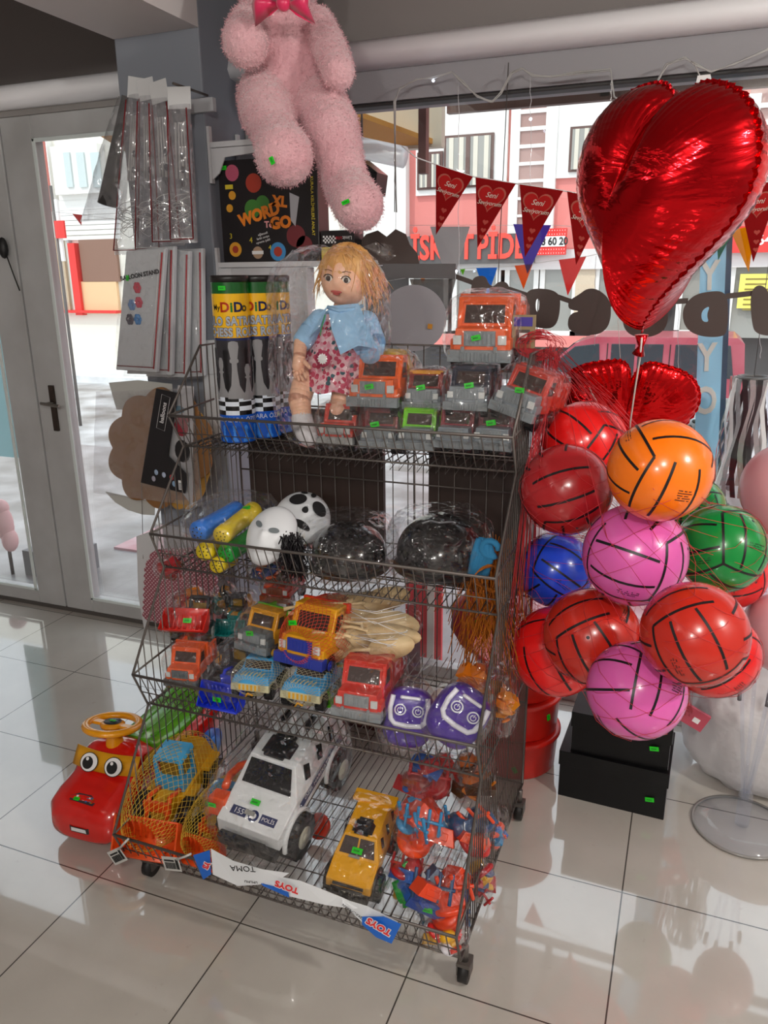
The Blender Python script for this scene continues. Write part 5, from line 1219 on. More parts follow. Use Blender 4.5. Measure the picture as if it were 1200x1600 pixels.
# ---- third shelf ----
Z3 = BOT[2][1]+.004
def loader(p, w, rot, label, body, buck, cabc, hub='#c9cccb', tilt=0, net=False, seed=1, stk=None, group=None, bag=False, scoopup=.0):
    e = empty('toy_loader', p, (R(tilt), 0, R(rot)), label, 'toy loader', group); U = lambda *a: tuple(v*w for v in a); c = toy_col(body)
    b = MB(); b.box(U(-.34, .7, .34), U(.34, 2.0, .62), c); b.box(U(-.32, 1.35, .6), U(.32, 2.0, .98), c, taper=.05*w, ty=(0, .12*w)); b.box(U(-.2, .35, .3), U(.2, .75, .66), c, taper=.03*w)
    for s_ in (-1, 1): b.box(U(s_*.38-.1, .75, .5), U(s_*.38+.1, 1.1, .58), c); b.box(U(s_*.38-.1, 1.45, .56), U(s_*.38+.1, 1.95, .64), c)
    for k in range(5): b.box(U(-.22, 1.45+k*.1, .97), U(.22, 1.49+k*.1, 1.0), c)
    b.build('body', e, bevel=.025*w)
    b = MB(); k_ = toy_col(cabc); b.box(U(-.3, .86, 1.2), U(.3, 1.36, 1.3), k_, taper=.03*w)
    b.box(U(-.29, .8, .6), U(.29, 1.34, .82), k_)
    for sx in (-.25, .25):
        for sy in (.88, 1.3): b.box(U(sx-.035, sy-.035, .8), U(sx+.035, sy+.035, 1.22), k_)
    cb = b.build('cab', e, bevel=.015*w)
    b = MB(); b.box(U(-.22, .97, .8), U(.22, 1.25, 1.1), mat('toy_cab_inside', '#8c6a10', .5)); b.build('seat', cb)
    b = MB(); m = toy_col(buck); vs = []
    pr = [(-.38, .04), (-.1, .0), (.06, .08), (.12, .28), (.08, .48), (-.04, .64)]; n = len(pr)
    for y, z in pr: vs += [U(-.6, y, z+scoopup), U(.6, y, z+scoopup)]
    b.add(vs, [(2*i, 2*i+1, 2*i+3, 2*i+2) for i in range(n-1)], m, smooth=True)
    for s_ in (0, 1): b.add([vs[2*i+s_] for i in range(n)], [tuple(range(n))], m)
    for k in range(9): x = -.5+k*.125; b.tube([U(x, .05, .1+scoopup), U(x, .1, .28+scoopup), U(x, .07, .46+scoopup)], .014*w, m, 5)
    bk = b.build('bucket', e); sd = bk.modifiers.new('s', 'SOLIDIFY'); sd.thickness = .03*w; sd.offset = 0
    b = MB()
    for k in range(7): x = -.48+k*.16; b.box(U(x-.03, -.28, .045+scoopup), U(x+.03, -.1, .09+scoopup), m)
    b.build('bucket_teeth', bk)
    b = MB()
    for s_ in (-.2, .2): b.tube([U(s_, .18, .3+scoopup), U(s_, .45, .72+scoopup*.5), U(s_, .95, .62)], .05*w, m, 8)
    b.box(U(-.26, .3, .45+scoopup), U(.26, .36, .66+scoopup), m); b.build('lift_arm', e)
    wheels(e, w, (.62, 1.68), .3, .22, hub, .44)
    if net:
        b = MB(); netc = mat('yellow_net', '#d8b53a', .5); 
        for k in range(34):
            a = 2*PI*k/34
            for s_ in (1, -1):
                pts = []
                for j in range(15):
                    t = j/14; a2 = a+s_*t*3.2; y = -.34+2.46*t; rr = .72*(math.sin(PI*min(1, max(.04, t*.96+.02)))**.35); cz = .62
                    x = rr*math.cos(a2)*.95; z = cz+rr*math.sin(a2); z = max(.0, z)
                    pts.append(U(x, y, z))
                b.tube(pts, .0007, netc, 3)
        b.build('net_bag', e)['label'] = 'thin yellow net bag'
    if stk: sticker(e, tuple(v*w for v in stk[:3]), RX(stk[3]) if len(stk) > 3 else None)
    if bag: add_bag(e, U(-.7, -.35, .0), U(.7, 2.1, 1.4), seed, tail=None, pw=3.6, n=30, amp=.07)
    return e
loader(at(288, 1000, 1.63), .105, 15, 'red bagged toy loader leaning up at the left end of the third shelf', '#c8261c', '#d0281e', '#23262a', tilt=-30, bag=True, seed=51, stk=(.1, -.2, .5), scoopup=.2)
truck(at(283, 1082, 1.49), .088, 10, 'orange toy truck with a grey bumper at the front left of the third shelf', cab='#e2581a', bump='#5d6468', L=1.6, seed=52, stk=None)
loader(at(362, 990, 1.74), .07, 12, 'teal and yellow toy tractor behind, between the red loader and the yellow truck', '#d6951a', '#127a78', '#2a2a2c', hub='#e0a81c', bag=True, seed=53)
truck(at(392, 1030, 1.58), .1, -8, 'yellow toy truck with a grey nose and lime green bed, middle of the third shelf', cab='#dd9a18', hood='#5b6468', bed='dump', bedc='#6cc022', L=1.7, hub='#e0a81c', seed=54, stk=(-.02, .72), tilt=-6)
truck(at(430, 950, 1.85), .09, 4, 'red bagged toy truck at the back of the third shelf, below the masks', cab='#b8341e', bump='#8f4a2a', L=1.4, seed=55, stk=None)
# big yellow dumper in a red net
e = truck(at(466, 1056, 1.55), .136, -6, 'netted yellow dump truck with red bed and blue trim, on top of the blue cars', cab='#e0a01c', bump='#2a3a9c', bed='dump', bedc='#e03a1c', L=1.75, hub='#2433a0', bag=False, stk=(-.12, 1.02), tilt=-6, name='toy_dump_truck')
b = MB(); nm_ = mat('orange_red_net', '#d8452a', .5); W_ = .136
for k in range(40):
    a = 2*PI*k/40
    for s_ in (1, -1):
        pts = []
        for j in range(15):
            t = j/14; a2 = a+s_*t*2.6; y = -.12+2.0*t; rr = .78*(max(.03, math.sin(PI*t))**.25)
            pts.append((rr*math.cos(a2)*.85*W_, y*W_, max(.02, (.62+rr*.85*math.sin(a2)))*W_))
        b.tube(pts, .0006, nm_, 3)
b.build('net_bag', e)['label'] = 'fine orange red net bag'
loader(at(350, 1100, 1.51), .098, 0, 'dark blue toy loader at the front of the third shelf, scoop over the rim', '#252a60', '#1a34c8', '#23252c', seed=56, bag=True, stk=(.0, -.3, .3))
def blue_car(p, w, rot, label, seed):
    e = empty('toy_car', p, (R(-6), 0, R(rot)), label, 'toy car', 'blue toy cars in nets'); U = lambda *a: tuple(v*w for v in a)
    m = bpy.data.materials.get('toy_blue_to_cream') or mat('toy_blue_to_cream', '#3d9fd8', .35)
    b = MB(); b.box(U(-.6, 0, .3), U(.6, .5, .52), toy_col('#c9c4a0'), taper=.02*w); b.box(U(-.58, .02, .5), U(.58, 1.7, .72), m, taper=.06*w, ty=(.12*w, .05*w)); b.box(U(-.5, .6, .7), U(.5, 1.5, 1.02), m, taper=.08*w, ty=(.2*w, .1*w)); b.build('body', e, bevel=.03*w)
    b = MB()
    for k in range(6): x = -.3+k*.12; b.box(U(x-.03, -.01, .34), U(x+.03, .015, .5), toy_col('#e0a830')); b.box(U(x-.02, .15, .715), U(x+.02, .42, .73), toy_col('#d8cfa0'))
    b.build('grille', e); b = MB(); b.box(U(-.4, .62, .76), U(.4, .78, .96), SMK, ty=(.12*w, -.1*w)); b.build('windows', e)
    b = MB(); b.tube([U(-.1, -.1, .15), U(.0, -.12, .3), U(.12, -.06, .22)], .03*w, toy_col('#e0a01c'), 6); b.build('tow_hook', e)
    wheels(e, w, (.32, 1.35), .24, .2, '#3a3a3c', .5)
    b = MB(); nt_ = mat('beige_net', '#b8b090', .6)
    for k in range(30):
        a = 2*PI*k/30
        for s_ in (1, -1): b.tube([((.8*math.cos(a+s_*t*.22)*(max(.05, math.sin(PI*t/12))**.3))*w, (-.15+t*.16)*w, max(.03, .52+.52*math.sin(a+s_*t*.22)*(max(.05, math.sin(PI*t/12))**.3))*w) for t in range(13)], .0005, nt_, 3)
    b.build('net_bag', e); return e
blue_car(at(390, 1096, 1.50), .088, 8, 'blue and cream toy car in a net, left one under the yellow dump truck', 1)
blue_car(at(468, 1112, 1.49), .092, 2, 'blue and cream toy car in a net, right one under the yellow dump truck', 2)
truck(at(556, 1138, 1.47), .118, 4, 'red toy truck with grey bumper in clear plastic, front middle of the third shelf', cab='#d4301f', bump='#8a9094', bed='tank', bedc='#a01f20', L=1.9, seed=57, stk=None, tilt=-4)
loader(at(520, 1100, 1.62), .06, 10, 'lime green toy behind the right blue car', '#5cb81c', '#5cb81c', '#5cb81c', seed=58)
# purple toys
def purple(p, rot, s, label, seed):
    e = empty('purple_toy', p, tuple(R(a) for a in rot), label, 'toy', 'purple toys with power symbols'); pu = toy_col('#4a2a98'); wp = toy_col('#dfe0ea')
    b = MB(); b.ball((0, 0, 0), (s, s*.62, s*1.15), pu, 36, fn=lambda q: Vector(tuple(math.copysign(abs(c)**.7, c) for c in q))); b.build('body', e)
    def onb(x, z, off=.0): 
        r_ = (abs(x/.8)**2.8+abs(z/1.1)**2.8); y = -.62*max(.0, 1-min(.99, r_*.35))**.35-.03; return (x*s, y*s-off, z*s)
    b = MB(); b.tube([onb(-.66, .95), onb(-.72, .5), onb(-.66, .05), onb(-.5, -.12), onb(0, -.16), onb(.5, -.12), onb(.66, .05), onb(.72, .5), onb(.66, .95)], .1*s, wp, 10); b.build('white_band', e)
    for sx in (-.34, .34):
        b = MB(); c = onb(sx, .48, .004); b.cyl(c, (c[0], c[1]-.004, c[2]), .19*s, pu, n=20); b.tube([(c[0]+.2*s*math.cos(a), c[1]-.004, c[2]+.2*s*math.sin(a)) for a in [2*PI*k/20 for k in range(20)]], .03*s, wp, 6, True)
        b.tube([(c[0]+.1*s*math.cos(a), c[1]-.006, c[2]+.1*s*math.sin(a)) for a in [PI*.65+PI*1.7*k/12 for k in range(13)]], .02*s, wp, 5); b.tube([(c[0], c[1]-.006, c[2]+.02*s), (c[0], c[1]-.006, c[2]+.13*s)], .02*s, wp, 5)
        b.build('power_button', e)
    b = MB(); b.box((-.4*s, -.66*s, .85*s), (.4*s, -.5*s, .98*s), wp); b.build('top_label', e, bevel=.004)
    add_bag(e, (-s*1.2, -s*.9, -s*1.3), (s*1.2, s*.9, s*1.35), seed, tail=(s*.2, 0, s*1.75), pw=3, n=34, amp=.08)
    return e
purple(at(638, 1120, 1.55), (-14, 6, 16), .062, 'purple toy with a white band and two power symbols, left one of the pair', 61)
purple(at(716, 1118, 1.53), (-14, 32, 6), .064, 'tilted purple toy with a white band, right one of the pair by the corner', 62)
bagged(at(752, 1070, 1.72), (.055, .05, .06), ['#e07a14', '#d8861c', '#c85a12'], 'orange bagged toy behind the purple toys at the right end', 63)
bagged(at(790, 1105, 1.66), (.03, .05, .075), ['#e07a14', '#d8861c'], 'orange toy squeezed against the right side grid of the third shelf', 68)
# wooden leaf spoons
wood = mat('pale_wood', '#dcc49a', .55, vary=(14, '#c9a878'), bump=(40, .2, .002)); rnd = random.Random(77)
for i in range(16):
    q = at(520+rnd.uniform(0, 100), 936+i*5, 1.74-i*.007); b = MB(); n = 20; L_ = rnd.uniform(.05, .068); wd = rnd.uniform(.028, .04); vs = []; fs = []
    for j in range(n): a = 2*PI*j/n; vs.append((L_*math.cos(a)*(1.0 if math.cos(a) < 0 else 1.25), wd*math.sin(a), .012*math.cos(a*2)))
    vs.append((0, 0, -.008)); fs = [(j, (j+1) % n, n) for j in range(n)]
    b.add(vs, fs, wood, smooth=True); b.tube([(-L_*.9, 0, .01), (-L_*1.6, .004, .004), (-L_*2.0, .0, .0)], [.005, .004, .006], wood, 8)
    o = b.build('wooden_spoon'); sd = o.modifiers.new('s', 'SOLIDIFY'); sd.thickness = .003
    o.location = q; o.rotation_euler = (R(rnd.uniform(48, 70)), R(rnd.uniform(-14, 14)), R(rnd.uniform(10, 35)))
    tag(o, 'pale wooden leaf-shaped spoon in the bundle right of the netted yellow dump truck', 'wooden spoon', 'wooden spoons in plastic')
b = MB(); q = at(575, 965, 1.70); add_bag_e = empty('spoon_bag', q, (0, 0, 0), 'clear crinkled wrap and elastic strings around the wooden spoons', 'plastic wrap'); add_bag(add_bag_e, (-.14, -.06, -.07), (.14, .07, .06), 78, pw=3, n=34, amp=.1, name='film', label='crinkled clear film')
rnd = random.Random(5); b = MB()
for k in range(12): 
    y = rnd.uniform(-.05, -.07); z = rnd.uniform(-.05, .05); b.tube([(-.02, y, z), (.05, y-.01, z+rnd.uniform(-.02, .02)), (.12, y+.02, z+rnd.uniform(-.03, .03))], .0009, wht, 4)
b.build('elastic_string', add_bag_e)
# ---- bottom shelf ----
Z4 = BOT[3][1]+.004
loader(at(240, 1326, 1.40), .152, 8, 'yellow toy wheel loader with blue cab and orange scoop in a net, bottom left', '#e0a41c', '#e0501a', '#3a9ed0', net=True, tilt=6, seed=71, scoopup=.1)
loader(at(318, 1342, 1.42), .11, 0, 'second yellow loader with raised orange digger arm, between the first loader and the white jeep', '#dca01c', '#e0501a', '#3a9ed0', net=True, tilt=4, seed=72, scoopup=.08)
b = MB(); O_ = at(318, 1345, 1.40)
b.tube([at(x, y, Y)-O_ for x, y, Y in ((352, 1232, 1.45), (360, 1212, 1.5), (375, 1198, 1.53), (395, 1192, 1.56))], .011, toy_col('#e0501a'), 10)
a = at(345, 1252, 1.42)-O_; b.box((a.x-.028, a.y-.02, a.z-.035), (a.x+.028, a.y+.02, a.z+.02), toy_col('#e0501a'), taper=.004)
for o in bpy.data.objects:
    if o.get('label', '').startswith('second yellow loader'):
        k = b.build('digger_arm', o, bevel=.004); k.matrix_local = Euler((R(4), 0, 0)).to_matrix().to_4x4().inverted(); sticker(k, tuple(a+Vector((-.01, -.024, .0))), None, .011)
def jeep(p, w, rot, tilt, label, col, police, seed):
    e = empty('toy_jeep', p, (R(tilt), R(4), R(rot)), label, 'toy jeep'); U = lambda *a: tuple(v*w for v in a); c = toy_col(col)
    side = [(.0, .5), (.02, .72), (.55, .84), (.85, 1.2), (2.0, 1.22), (2.12, .8), (2.12, .5)]
    # body lofted: narrower at the roof
    b = MB(); n = len(side); vs = []
    def hw(z): return .5 if z < .85 else .5-.13*(z-.85)/.35
    for s_ in (-1, 1):
        for y, z in side: vs.append(U(s_*hw(z), y, z))
    fs = [tuple(range(n-1, -1, -1)), tuple(range(n, 2*n))]+[(i, (i+1) % n, (i+1) % n+n, i+n) for i in range(n)]
    b.add(vs, fs, c)
    for s_ in (-1, 1):
        for yc in (.42, 1.68):            # flared arches
            pts = [U(s_*.52, yc+.34*math.cos(a), .36+.34*math.sin(a)) for a in [PI*k/10 for k in range(11)]]; b.tube(pts, .04*w, c if police else BLKP, 8)
    bd = b.build('body', e, bevel=.02*w)
    b = MB(); b.box(U(-.44, .05, .34), U(.44, 2.08, .52), BLKP); b.build('chassis', e)
    b = MB(); 
    def quad(pts): b.add([Vector(U(*q)) for q in pts], [(0, 1, 2, 3)], SMK if not police else mat('window_black', '#17191c', .15))
    if police: quad([(-.4, .575, .9), (.4, .575, .9), (.33, .805, 1.18), (-.33, .805, 1.18)])
    else:
        quad([(-.4, .575, .9), (-.02, .575, .9), (-.02, .805, 1.18), (-.33, .805, 1.18)]); quad([(.02, .575, .9), (.4, .575, .9), (.33, .805, 1.18), (.02, .805, 1.18)])
    for s_ in (-1, 1):
        for k in range(3):
            y = .98+k*.38; z = .93
            b.add([Vector(U(s_*(hw(zz)+.012), yy, zz)) for yy, zz in ((y-.1, z), (y+.02, z-.04), (y+.12, z+.12), (y-.0, z+.19))], [(0, 1, 2, 3)], mat('window_black', '#17191c', .15))
    b.build('windows', bd)
    b = MB(); b.box(U(-.46, -.1, .34), U(.46, .04, .5), BLKP); b.tube([U(-.36, -.06, .42), U(-.34, -.1, .66), U(.34, -.1, .66), U(.36, -.06, .42)], .03*w, BLKP, 8); b.tube([U(-.14, -.1, .4), U(-.14, -.12, .68)], .03*w, BLKP, 8); b.tube([U(.14, -.1, .4), U(.14, -.12, .68)], .03*w, BLKP, 8); b.build('bumper', e, bevel=.01*w)
    b = MB(); b.box(U(-.24, .92, 1.21), U(.24, 1.2, 1.3), BLKP, taper=.06*w); b.box(U(-.16, .86, 1.22), U(.16, 1.3, 1.27), BLKP); b.build('roof_hatch', e, bevel=.012*w)
    if police:
        b = MB()
        for s_ in (-1, 1): b.box(U(s_*.2-.03, 1.5, 1.22), U(s_*.2+.03, 1.85, 1.3), BLKP); b.tube([U(s_*.14, 1.35, 1.24), U(s_*.22, 1.45, 1.26), U(s_*.12, 1.55, 1.24)], .012*w, c, 5)
        b.build('roof_rack', e)
        b = MB(); nv = mat('police_navy', '#1c2a5c', .35)
        up = T(0, 0, 0)
        def hood(x, v, off=.003): y = .04+(.5)*v; z = .722+.115*v; return Vector(U(x, y, z+off))
        for x0, x1 in ((-.36, -.11), (.11, .36)): b.add([hood(x0, .2), hood(x1, .2), hood(x1, .45), hood(x0, .45)], [(0, 1, 2, 3)], nv)
        b.add([hood(.08*math.cos(a), .32+.3*math.sin(a)*.55, .005) for a in [2*PI*k/16 for k in range(16)]], [tuple(range(16))], nv); b.add([hood(.045*math.cos(a), .32+.16*math.sin(a)*.55, .008) for a in [2*PI*k/12 for k in range(12)]], [tuple(range(12))], wht)
        HMx = Matrix.Translation(hood(0, .32, .007)) @ RX(-77)
        add_text(b, '155', .11*w, wht, T(-.235*w, 0, 0) @ HMx, .0002); add_text(b, 'POLİS', .075*w, wht, T(.235*w, 0, 0) @ HMx, .0002)
        for s_ in (-1, 1):
            b.add([Vector(U(s_*.508, y, z)) for y, z in ((.62, .6), (1.95, .66), (1.95, .8), (.62, .74))], [(0, 1, 2, 3)], nv)
            add_text(b, 'ÖZEL HAREKAT POLİSİ', .1*w, wht, T(s_*.512*w, 1.28*w, .70*w) @ RZ(90 if s_ > 0 else -90), .0002)
        b.build('police_decals', bd)
    else:
        b = MB(); b.box(U(-.34, -.02, .62), U(.34, .03, .68), BLKP); b.build('hood_trim', bd)
        for s_ in (-1, 1): b = MB(); b.cyl(U(s_*.1, -.06, .5), U(s_*.1, -.03, .5), .06*w, toy_col('#c8c4b0'), n=16); b.cyl(U(s_*.1, -.065, .5), U(s_*.1, -.06, .5), .035*w, BLKP, n=14); b.build('fog_lamp', e)
        b = MB(); b.box(U(-.5, 1.75, 1.2), U(.5, 2.05, 1.28), c); b.build('roof_spoiler', e, bevel=.01*w)
    wheels(e, w, (.42, 1.68), .32 if police else .28, .26, '#b8b6a6' if police else '#3a3a3c', .5)
    sticker(e, tuple(v*w for v in ((-.05, .36, .84) if police else (.0, .62, 1.0))), RX(-68), .013)
    b = MB(); b.box((-.014, -.0012, -.006), (.014, 0, .006), mat('grey_sticker', '#8b8b86', .6)); o = b.build('grey_sticker', e); o.matrix_local = T(*U(-.05, .2 if police else .58, .81 if police else .885)) @ RX(-65); 
    add_bag(e, U(-.78, -.25, .0), U(.78, 2.25, 1.4), seed, pw=3.4, n=44, amp=.07)
    return e
jeep(at(396, 1346, 1.42), .182, -2, 15, 'bagged white toy police jeep with navy decals and big tyres, on the bottom shelf', '#dfe2e4', True, 81)
jeep(at(544, 1416, 1.37), .112, 4, 10, 'yellow toy jeep with black windows and bull bar, in a bag on the bottom shelf', '#e0a012', False, 82)
b = MB(); q = at(500, 1290, 1.72); b.lathe([(.02, 0), (.034, .0), (.038, .01), (.034, .02), (.02, .016)], toy_col('#d0371c'), T(*q) @ RX(60), 24); b.tube([q+Vector((-.03, 0, 0)), q+Vector((.03, 0, .0))], .006, toy_col('#d0371c'), 8)
tag(b.build('red_toy_wheel'), 'red plastic toy wheel behind the front tyre of the white jeep', 'toy')
# header cards
def card(pts, texts, label, m=None, group='upside-down toy bag header cards'):
    """pts: (px,py,Y) strip corners: tops then bottoms, left to right"""
    top, bot = pts; n = len(top); P = [at(*p) for p in top]+[at(*p) for p in bot]; O_ = P[0].copy(); e = empty('header_card', O_, (0, 0, 0), label, 'header card', group)
    b = MB(); vs = [p-O_ for p in P]; fs = [(i, i+1, n+i+1, n+i) for i in range(n-1)]; b.add(vs, fs, m or mat('card_white', '#dcdfe2', .4)); o = b.build('card', e); sd = o.modifiers.new('s', 'SOLIDIFY'); sd.thickness = .0012
    for t in texts:
        s, px, py, Y, size, rot, mm, bold = t
        b = MB(); q = at(px, py, Y)-O_; add_text(b, s, size, mm, T(*q) @ RZ(10) @ RY(rot), .0004, bold)
        b.build('lettering', e)
    return e, O_
cb = mat('card_blue', '#1765c8', .35); cr_ = mat('card_red', '#d8262c', .4); cw = MATS['white_print']
def toys(px, py, Y, size, rot): return [('TOYS', px, py, Y, size, rot, cw, .0028), ('TOYS', px, py, Y-.002, size, rot, cr_, .0008)]
e1, _ = card([[(330, 1326, 1.300), (365, 1345, 1.292), (410, 1358, 1.288), (452, 1364, 1.290)], [(333, 1366, 1.285), (372, 1384, 1.28), (405, 1382, 1.28), (440, 1372, 1.285)]],
     [('TOMA', 379, 1357, 1.275, .022, 174, INK, .0), ('UMUMU', 392, 1378, 1.274, .009, 178, INK, 0)], 'white header card with one upside-down black word, hanging over the bottom rim under the jeep')
card([[(302, 1336, 1.300), (328, 1328, 1.298)], [(318, 1374, 1.290), (330, 1366, 1.288)]], [('YS', 322, 1352, 1.282, .02, 118, cw, .0026), ('YS', 322, 1352, 1.280, .02, 118, cr_, .0008)], 'blue end of a header card with red letters, left of the white card', cb)
card([[(420, 1366, 1.292), (470, 1376, 1.29), (530, 1400, 1.29), (570, 1418, 1.29)], [(412, 1382, 1.282), (452, 1400, 1.28), (510, 1414, 1.28), (552, 1420, 1.28)]], [], 'white and blue header card reading TOYS upside down, second from the left')
ee, O_ = card([[(408, 1380, 1.279), (450, 1390, 1.276)], [(412, 1384, 1.277), (452, 1402, 1.276)]], toys(448, 1386, 1.272, .023, 195), 'blue strip of the second TOYS header card', cb)
card([[(535, 1404, 1.288), (575, 1416, 1.286), (622, 1440, 1.288)], [(535, 1410, 1.28), (565, 1440, 1.278), (605, 1472, 1.28)]], [('ÇEKKOPARAN', 552, 1425, 1.272, .009, 215, INK, 0)], 'white header card with small print, nearest the right end of the bottom rim')
card([[(566, 1432, 1.276), (600, 1432, 1.276), (627, 1444, 1.278)], [(566, 1444, 1.274), (588, 1464, 1.272), (612, 1474, 1.274)]], toys(592, 1448, 1.268, .024, 208), 'blue strip with TOYS upside down at the end of the right header card', cb)
# barcode hang tags
for (px, py, Y, rot), lab in (((183, 1338, 1.285, -35), 'clear plastic hang tag with a barcode at the far left of the bottom rim'), ((268, 1350, 1.28, -12), 'clear plastic hang tag with a barcode under the orange scoops')):
    q = at(px, py, Y); e = empty('hang_tag', q, (0, R(rot), 0), lab, 'tag', 'barcode hang tags'); b = MB(); b.box((-.026, 0, -.02), (.026, .001, .02), mat('tag_film', '#b9b8b4', .3)); b.build('tag', e, bevel=.0)
    b = MB(); rnd = random.Random(px)
    x = -.02
    while x < .012: w_ = rnd.choice((.0006, .001, .0016)); b.box((x, -.0006, -.014), (x+w_, 0, .004), INK); x += w_+.001
    b.box((-.02, -.0006, .007), (.01, 0, .012), INK); b.box((.014, -.0006, -.014), (.022, 0, .014), INK); b.build('barcode', e)
    b = MB(); b.tube([(.02, 0, .015), (.045, .004, .022), (.06, .012, .026)], .003, mat('tag_film', '#b9b8b4', .3), 5); b.build('strap', e)
# bagged small toys at the right of the bottom shelf
C_ = ['#2a76b0', '#e0481c', '#c8241c', '#2a5aa8', '#d8a41c', '#1fa03a']
bagged(at(658, 1285, 1.52), (.068, .07, .07), ['#2f80b0', '#e0481c', '#2f80b0', '#d8401c'], 'knotted clear bag of blue and red toy parts, right of the yellow jeep', 91)
bagged(at(735, 1290, 1.60), (.056, .07, .085), ['#24446c', '#e0481c', '#c8241c'], 'knotted clear bag of dark blue and orange toys by the right side grid', 92)
bagged(at(688, 1390, 1.44), (.066, .07, .075), ['#d8401c', '#2a4a9c', '#d8401c', '#24446c'], 'clear bag with a red toy box and green sticker near the front right corner', 93, stk=(-.012, -.06, -.01))
bagged(at(640, 1370, 1.47), (.045, .05, .085), ['#1fa03a', '#a82024', '#2a5aa8', '#d8a41c'], 'narrow bag of green, red and yellow toy parts beside the yellow jeep', 94)
bagged(at(670, 1205, 1.62), (.07, .07, .065), ['#a82024', '#2a5aa8', '#8a2018'], 'clear bag of dark red and blue toys hanging below the purple toys', 95)
bagged(at(742, 1205, 1.66), (.055, .07, .06), ['#c8741c', '#b8601a', '#4a3018'], 'bag of orange and brown toys below the tilted purple toy', 96)
bagged(at(695, 1455, 1.40), (.06, .05, .035), ['#d8301c', '#c8201c', '#e0a81c', '#dfe0ea'], 'red and yellow toys lying lowest at the front right corner of the rack', 97, tail=False)
bagged(at(775, 1290, 1.72), (.03, .07, .05), ['#2a5aa8', '#e0481c', '#2f80b0'], 'blue and orange toys pressed against the right side grid near the floor', 98)
bagged(at(750, 1370, 1.55), (.04, .06, .05), ['#2a3f6c', '#d8a41c', '#a82024'], 'dark bag of toys against the side grid behind the front right corner', 99)

# smaller filler goods
bagged(at(268, 884, 1.68), (.045, .05, .035), ['#a02428', '#7c1c22'], 'dark red bagged toys at the left end of the second shelf under the tubes', 101, tail=False)
bagged(at(418, 894, 1.70), (.05, .06, .03), ['#b0481c', '#24386c', '#a8341c'], 'bag of rust and navy toys lying under the plain white mask', 102, tail=False)
bagged(at(352, 935, 1.84), (.04, .05, .05), ['#16181c', '#c88a1c', '#127a78'], 'black and amber bagged toy at the back of the third shelf, behind the teal tractor', 103)
bagged(at(300, 938, 1.86), (.05, .05, .045), ['#b8241c', '#8c1a16', '#e0801c'], 'dark red bagged toy at the back left of the third shelf', 104)
bagged(at(325, 1060, 1.66), (.035, .05, .05), ['#23262c', '#5a5e66', '#c8481c'], 'dark grey toy parts in plastic between the orange truck and the blue loader', 105)
# ================= ride-on car =================
RC = Vector((-1.53, 1.55, 0)); red_p = mat('ride_on_red', '#cf1c14', .16, coat=.6); ype = mat('ride_on_amber', '#e89a12', .2, coat=.4)
ro = empty('ride_on_car', RC, (0, 0, R(3)), 'red ride-on toy car with amber steering wheel, green seat and big eyes, on the floor', 'ride-on car'); ro.scale = (.88, .88, .69)
def loft(secs, m, n=28, pw=3.2, cap=True):
    """secs: (y, cx, halfwidth, z0, z1)"""
    b = MB(); vs = []; fs = []
    for y, cx, hw_, z0, z1 in secs:
        for j in range(n):
            a = 2*PI*j/n; c, s_ = math.cos(a), math.sin(a); r_ = (abs(c)**pw+abs(s_)**pw)**(-1/pw)
            vs.append((cx+hw_*c*r_, y, (z0+z1)/2+(z1-z0)/2*s_*r_))
    for i in range(len(secs)-1):
        for j in range(n): fs.append((i*n+j, i*n+(j+1) % n, (i+1)*n+(j+1) % n, (i+1)*n+j))
    if cap: fs.append(tuple(range(n-1, -1, -1))); fs.append(tuple((len(secs)-1)*n+j for j in range(n)))
    b.add(vs, fs, m, smooth=True); return b
b = loft([(-.135, 0, .075, .05, .13), (-.128, 0, .115, .035, .17), (-.10, 0, .14, .03, .215), (-.05, 0, .148, .03, .235), (.0, 0, .148, .03, .25), (.015, 0, .14, .03, .265), (.05, 0, .13, .03, .335), (.08, 0, .125, .03, .352), (.14, 0, .12, .03, .335), (.19, 0, .122, .03, .26), (.3, 0, .13, .03, .235), (.48, 0, .135, .03, .24), (.56, 0, .135, .03, .30), (.62, 0, .12, .04, .31), (.64, 0, .09, .07, .27)], red_p, 40)
b.build('body', ro)
b = loft([(.15, 0, .085, .26, .335), (.2, 0, .09, .22, .285), (.3, 0, .1, .2, .262), (.42, 0, .1, .2, .262), (.52, 0, .105, .22, .285), (.57, 0, .095, .25, .32)], mat('ride_on_green', '#5fae1c', .22, coat=.4), 30); b.build('seat', ro)
b = MB()
for k in range(3): b.tube([(-.05+.05*k, .22, .287-.0), (-.05+.05*k, .3, .264), (-.05+.05*k, .42, .264), (-.05+.05*k, .5, .283)], .004, MATS['ride_on_green'], 6)
b.build('seat_ribs', ro)
SW = T(.0, .085, .435) @ RX(-14)
b = MB(); b.tube([(.088*math.cos(a), .088*math.sin(a), 0) for a in [2*PI*k/40 for k in range(40)]], .0145, ype, 14, True, SW)
for a in (0, 180): b.box((.02, -.012, -.006), (.085, .012, .006), ype, SW @ RZ(a))
b.lathe([(0, -.008), (.04, -.008), (.042, .004), (.03, .012), (0, .014)], ype, SW, 24)
sw = b.build('steering_wheel', ro)
b = MB(); b.lathe([(0, .0145), (.03, .0145), (.03, .013)], mat('wheel_sticker_dark', '#23262c', .4), SW, 20); b.lathe([(0, .0150), (.013, .0150)], mat('wheel_sticker_blue', '#4b6f9c', .4), SW @ T(.008, .006, 0), 12); b.build('wheel_badge', sw)
st_ = sticker(sw, (0, 0, 0), None, .011); st_.matrix_local = SW @ T(0, 0, .017) @ RX(-90)
b = MB(); b.lathe([(.036, .30), (.03, .345), (.026, .38), (.032, .43)], ype, T(0, .085, 0), 20); b.build('steering_column', ro)
